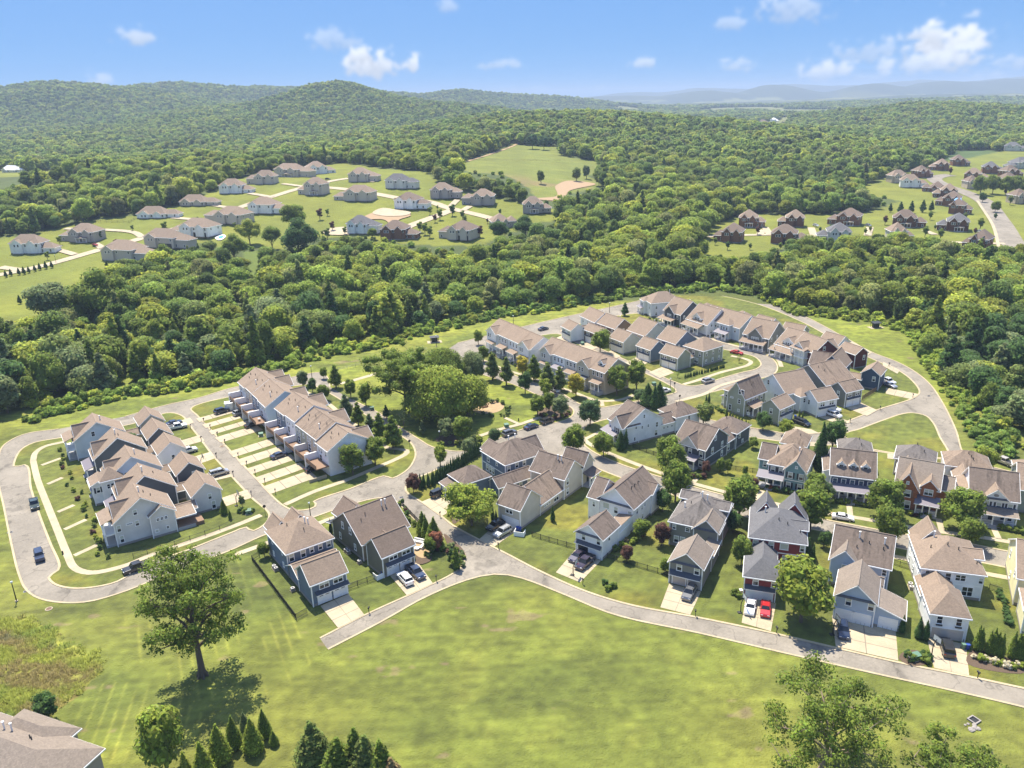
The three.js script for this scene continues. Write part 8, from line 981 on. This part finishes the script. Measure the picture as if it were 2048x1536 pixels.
fence('wire_fence', 'long thin fence on the far lawn behind the park', [[-65, -281.1], [-51.1, -292.1], [-33.8, -304.4]], 1.2, 3.5, M.steel, { noPickets: 1, rails: [0.4, 0.8, 1.15] }); fence('wooden_fence', 'dark wooden fence beside the grey-green garage', [[113.8, -239.1], [121.8, -246.9]], 1.6, 2.4, M.wood); fence('metal_fence', 'black fence along the lane lawn at the olive house garden', [[-27.8, -174.4], [-22.9, -165.9]], 1.2, 2.4, M.black); fence('estate_fence', 'dark fence below the low white ranch house', [[-310.3, -601.7], [-282.4, -596.1], [-282.6, -609]], 1.8, 5, M.black, { ground: 1, noPickets: 1, rails: [0.3, 0.7, 1.1, 1.5] }); fence('pasture_fence', 'dark rail fence crossing the pasture on the hill', [[-47, -867.1], [-7.4, -873.4], [25.1, -890.7], [59.9, -907.3]], 1.8, 8, M.wood, { ground: 1, noPickets: 1, rails: [0.5, 1, 1.6] });
// bins
function bin(label, x, z, m, a = 0) { const t = thing('wheeled_bin', label, 'bin', x, LOT_Y + 0.05, z, a); const c = new THREE.CylinderGeometry(0.42, 0.34, 0.95, 4, 1).rotateY(Math.PI / 4).translate(0, 0.58, 0); mesh('tub', c, m, t); mesh('lid', box(0.66, 0.07, 0.7, 0, 1.08, 0), m, t); for (const s of [-1, 1]) mesh('wheel', new THREE.CylinderGeometry(0.12, 0.12, 0.06, 10).rotateZ(Math.PI / 2).translate(s * 0.27, 0.12, -0.3), M.tyre, t); mesh('handle', box(0.5, 0.05, 0.05, 0, 1.02, -0.42), m, t); }
bin('blue bin right of the grey garage door of the white hipped house', 80.7, -116.6, M.blueBin); bin('green bin right of the grey garage door of the white hipped house', 80, -116.7, M.boxGreen); bin('blue bin at the grey-green garage by the dark fence', 111.7, -236.1, M.blueBin); bin('blue bin beside the sage garage and black van', 87.1, -224.9, M.blueBin); bin('blue bin behind the white screen at the olive garage', -28.4, -144.3, M.blueBin); bin('left blue bin inside the white screen by the beige garage', 0.5, -161.4, M.blueBin); bin('right blue bin inside the white screen by the beige garage', 1.1, -161.1, M.blueBin); bin('dark blue bin under the deck of the lower terrace', -63.7, -208.5, M.blueBin); bin('dark bin in the alley by the round tree garage', 28.9, -308.5, M.boxGreen); bin('white bin beside the red garage', 45, -134.7, M.trim);
{ const e = E(-0.3, -159.6, -0.292, 1.8), t = thing('bin_screen', 'low white screen wall round two blue bins at the beige garage', 'screen', e[0], LOT_Y, e[1], e[2]); mesh('screen_panel', box(2.4, 1.15, 0.1, 1.2, 0.57, 0.3), M.trim, t); mesh('screen_panel', box(0.1, 1.15, 1.6, 0.05, 0.57, -0.55), M.trim, t); mesh('screen_panel', box(0.1, 1.15, 1.6, 2.35, 0.57, -0.55), M.trim, t); }
// storage containers, transformers, hydrants, grates and covers
[[-93.6, -243.4, 'left white storage container on the first terrace driveway'], [-92.2, -244.7, 'right white storage container on the first terrace driveway']].forEach(([x, z, l]) => { const t = thing('storage_container', l, 'container', x, LOT_Y + 0.05, z, 0.35); mesh('shell', box(2.5, 2.4, 2.3, 0, 1.3, 0), M.trim, t); const r = []; for (let k = -4; k <= 4; k++) r.push(box(0.08, 2.2, 2.36, k * 0.29, 1.3, 0)); mesh('rib', merge(r), M.globe, t); mesh('container_roof', box(2.6, 0.1, 2.4, 0, 2.55, 0), M.trim, t); mesh('skid', box(2.4, 0.14, 2.2, 0, 0.06, 0), M.plastic, t); mesh('container_door', box(0.9, 2, 0.06, 0.3, 1.2, 1.18), M.globe, t); });
[[-65.6, -172.7, 'on the lawn at the lower end of the alley'], [70.4, -114.4, 'in the mulch bed between the two right driveways'], [-2, -223.4, 'on the park lawn near the parked dark cars'], [49.3, -257.6, 'on the lawn at the tan terrace end'], [-46, -240.5, 'under the two small trees on the park lawn'], [-76.5, -220.7, 'on the big lawn strip between the two terraces'], [29, -307.1, 'by the second garage of the back alley']].forEach(([x, z, l]) => { const t = thing('transformer_box', 'green utility box ' + l, 'utility box', x, LOT_Y, z, 0.3); mesh('pad', box(1.7, 0.12, 1.5, 0, 0.06, 0), M.concrete, t); mesh('cabinet', box(1.3, 0.9, 1.1, 0, 0.57, 0), M.boxGreen, t); mesh('cabinet_lid', poly3([[[-0.68, 1.02, 0.6], [0.68, 1.02, 0.6], [0.68, 1.16, -0.58], [-0.68, 1.16, -0.58]]]), M.boxGreen, t); mesh('cabinet_seam', box(0.04, 0.8, 0.02, 0, 0.55, 0.56), M.black, t); });
[[-102.5, -155.8, 'on the sidewalk corner of the row house lawn'], [1.8, -228.3, 'beside the sidewalk at the parked dark cars'], [-34.1, -206.2, 'at the sidewalk curve of the lower terrace']].forEach(([x, z, l]) => { const t = thing('fire_hydrant', 'dark fire hydrant ' + l, 'fire hydrant', x, LOT_Y, z); mesh('barrel', new THREE.LatheGeometry([[0, 0], [0.2, 0], [0.2, 0.08], [0.13, 0.1], [0.13, 0.62], [0.17, 0.66], [0.15, 0.76], [0.06, 0.86], [0, 0.9]].map(([a, b]) => new THREE.Vector2(a, b)), 12), M.black, t); for (const s of [-1, 1]) mesh('outlet', new THREE.CylinderGeometry(0.07, 0.07, 0.14, 8).rotateZ(Math.PI / 2).translate(s * 0.18, 0.5, 0), M.black, t); });
[[-102.7, -141.6, 'in the loop road gutter at the bend'], [-114.6, -170, 'in the gutter on the left loop road'], [-138.5, -203.8, 'in the gutter at the upper left parking corner'], [-28.8, -179.5, 'across the mouth of the connecting lane'], [136.9, -241.7, 'where the east alleys meet'], [-120.7, -166.3, 'on the outer kerb of the left loop road'], [93.6, -290.3, 'in the curved street']].forEach(([x, z, l]) => { const t = thing('drain_grate', 'dark storm drain grate ' + l, 'drain grate', x, 0.04, z, 0.4); mesh('grate_frame', merge([box(1.1, 0.05, 0.08, 0, 0, 0.32), box(1.1, 0.05, 0.08, 0, 0, -0.32), box(0.08, 0.05, 0.64, 0.52, 0, 0), box(0.08, 0.05, 0.64, -0.52, 0, 0)]), M.steel, t); for (let k = -3; k <= 3; k++) mesh('bar', box(0.06, 0.04, 0.58, k * 0.14, 0, 0), M.black, t); mesh('pit', box(0.98, 0.01, 0.56, 0, -0.02, 0), M.black, t); });  // a flat black sheet takes the place of the hollow under the bars
[[-94.5, -135.2, 'on the grass outside the loop road bend'], [-86.1, -213.9, 'in the middle of the alley']].forEach(([x, z, l]) => { const t = thing('manhole_cover', 'round rusty manhole cover ' + l, 'manhole cover', x, 0.03, z); mesh('ring', new THREE.TorusGeometry(0.62, 0.12, 6, 20).rotateX(Math.PI / 2), M.concrete, t); mesh('cover', new THREE.CylinderGeometry(0.55, 0.55, 0.06, 20).translate(0, 0.02, 0), mat(0.14, 0.08, 0.05, 0.8), t); });
{ const [x, z] = [72.5, -99.7], t = thing('drain_inlet', 'open concrete drain inlet box in the meadow at the lower right', 'drain inlet', x, 0, z, 0.5); for (const [w, d, px, pz] of [[1.5, 0.2, 0, 0.65], [1.5, 0.2, 0, -0.65], [0.2, 1.1, 0.65, 0], [0.2, 1.1, -0.65, 0]]) mesh('inlet_wall', box(w, 0.3, d, px, 0.1, pz), M.found, t); mesh('pit', box(1.1, 0.05, 1.1, 0, 0.03, 0), M.black, t); seed(4); for (let k = 0; k < 12; k++) { const s = rr(0.2, 0.45), q = new THREE.IcosahedronGeometry(s, 0); q.scale(1, 0.6, 1); q.translate(-1.5 + rr(-1, 0.8), 0.08, 0.6 + rr(-0.8, 0.9)); mesh('stone', q, M.found, t); } }  // the inlet floor is a flat black sheet, no hollow is built
[[-31.9, -316, 'on the far lawn behind the park grove'], [155, -322.6, 'on the far lawn at the right']].forEach(([x, z, l]) => { const t = thing('utility_shelter', 'small dark shelter on a pale pad ' + l, 'shelter', x, 0.02, z, 0.2); mesh('pad', box(6, 0.1, 3.6, 0, 0.05, 0), M.concrete, t); mesh('cabinet', box(2.6, 1.9, 1.4, 0, 1.0, 0), M.black, t); mesh('shelter_roof', slab([[-1.9, 2.2, 1.3], [1.9, 2.2, 1.3], [1.9, 2.5, -1.2], [-1.9, 2.5, -1.2]], 0.12), M.shutter, t); for (const [a, b] of [[-1.7, 1.1], [1.7, 1.1], [-1.7, -1], [1.7, -1]]) mesh('post', box(0.12, 2.2, 0.12, a, 1.1, b), M.black, t); });
// park: fire ring and benches; patio: sofa and table
M.paver = mat(0.34, 0.19, 0.12, 0.9);
{ const [x, z] = [-9.2, -241.3], t = thing('fire_ring', 'round brick fire ring in the middle of the park gravel circle', 'fire pit', x, 0.06, z); for (let k = 0; k < 18; k++) for (let j = 0; j < 2; j++) { const a = (k + j * 0.5) / 18 * 6.2832, q = mesh('stone', box(0.36, 0.24, 0.26), M.paver, t); q.position.set(Math.cos(a) * 1.1, 0.13 + j * 0.25, Math.sin(a) * 1.1); q.rotation.y = -a + Math.PI / 2; } mesh('ash_bed', new THREE.CylinderGeometry(0.98, 0.98, 0.1, 18).translate(0, 0.1, 0), M.soot, t); }
[[-6, -244.8, 0.6, 'wooden bench at the right side of the gravel circle'], [-3.6, -274, -0.6, 'orange-brown bench on the park side of the terrace street']].forEach(([x, z, a, l]) => { const t = thing('park_bench', l, 'bench', x, 0.05, z, a); for (let k = 0; k < 3; k++) mesh('seat_slat', box(1.8, 0.05, 0.14, 0, 0.45, k * 0.17), M.wood, t); for (let k = 0; k < 2; k++) mesh('back_slat', box(1.8, 0.14, 0.05, 0, 0.65 + k * 0.2, -0.12), M.wood, t); for (const s of [-1, 1]) mesh('leg', box(0.08, 0.45, 0.5, s * 0.75, 0.22, 0.15), M.black, t); });
M.cushion = mat(0.72, 0.71, 0.68, 0.9);
{ const [x, z] = [-22.1, -156], t = thing('garden_sofa', 'white corner sofa on the gravel patio of the olive house', 'sofa', x, LOT_Y + 0.06, z, -0.4); for (const [w, d, px, pz] of [[3.6, 0.9, 0, -1.2], [0.9, 2, 1.35, 0.25]]) { mesh('seat', box(w, 0.42, d, px, 0.22, pz), M.cushion, t); } mesh('backrest', box(3.6, 0.42, 0.25, 0, 0.62, -1.6), M.cushion, t); mesh('backrest', box(0.25, 0.42, 2, 1.75, 0.62, 0.25), M.cushion, t); const [tx, tz] = [-22.2, -154.3], q = thing('patio_table', 'low round white table before the corner sofa', 'table', tx, LOT_Y + 0.06, tz); mesh('table_top', new THREE.CylinderGeometry(0.6, 0.6, 0.06, 20).translate(0, 0.42, 0), M.cushion, q); mesh('table_base', new THREE.CylinderGeometry(0.3, 0.4, 0.4, 16).translate(0, 0.2, 0), M.cushion, q); }
// house cut by the bottom left corner
{ const H = new House('grey_stone_house', 'house with broad tan-grey hipped roof and white pipes, cut by the bottom left corner', 'house', E(-76.3, -98.2, -0.372, 14.3), 0); const w = H.e[3], m = H.l(-7, 11, w + 7, 11, 4.6, { roof: 'h', wall: WALL.stonegrey, rm: ROOF.greytan, rise: 3.2, trim: false, ov: 0.5 }); H.l(-4, 4, w - 3, 6, 4.4, { roof: 'h', wall: WALL.stonegrey, rm: ROOF.greytan, rise: 2.3, trim: false, ov: 0.5 }); H.vents(m, [[0.3, 0.7, 1], [0.36, 0.72, 1], [0.55, 0.7], [0.58, 0.68]]); H.win(m, 'r', [[3, 1, 1.2, 1.5, 1], [6.5, 1, 1.2, 1.5, 1]]); }

camera.far = 40000; camera.updateProjectionMatrix();
renderer.render(scene, camera);
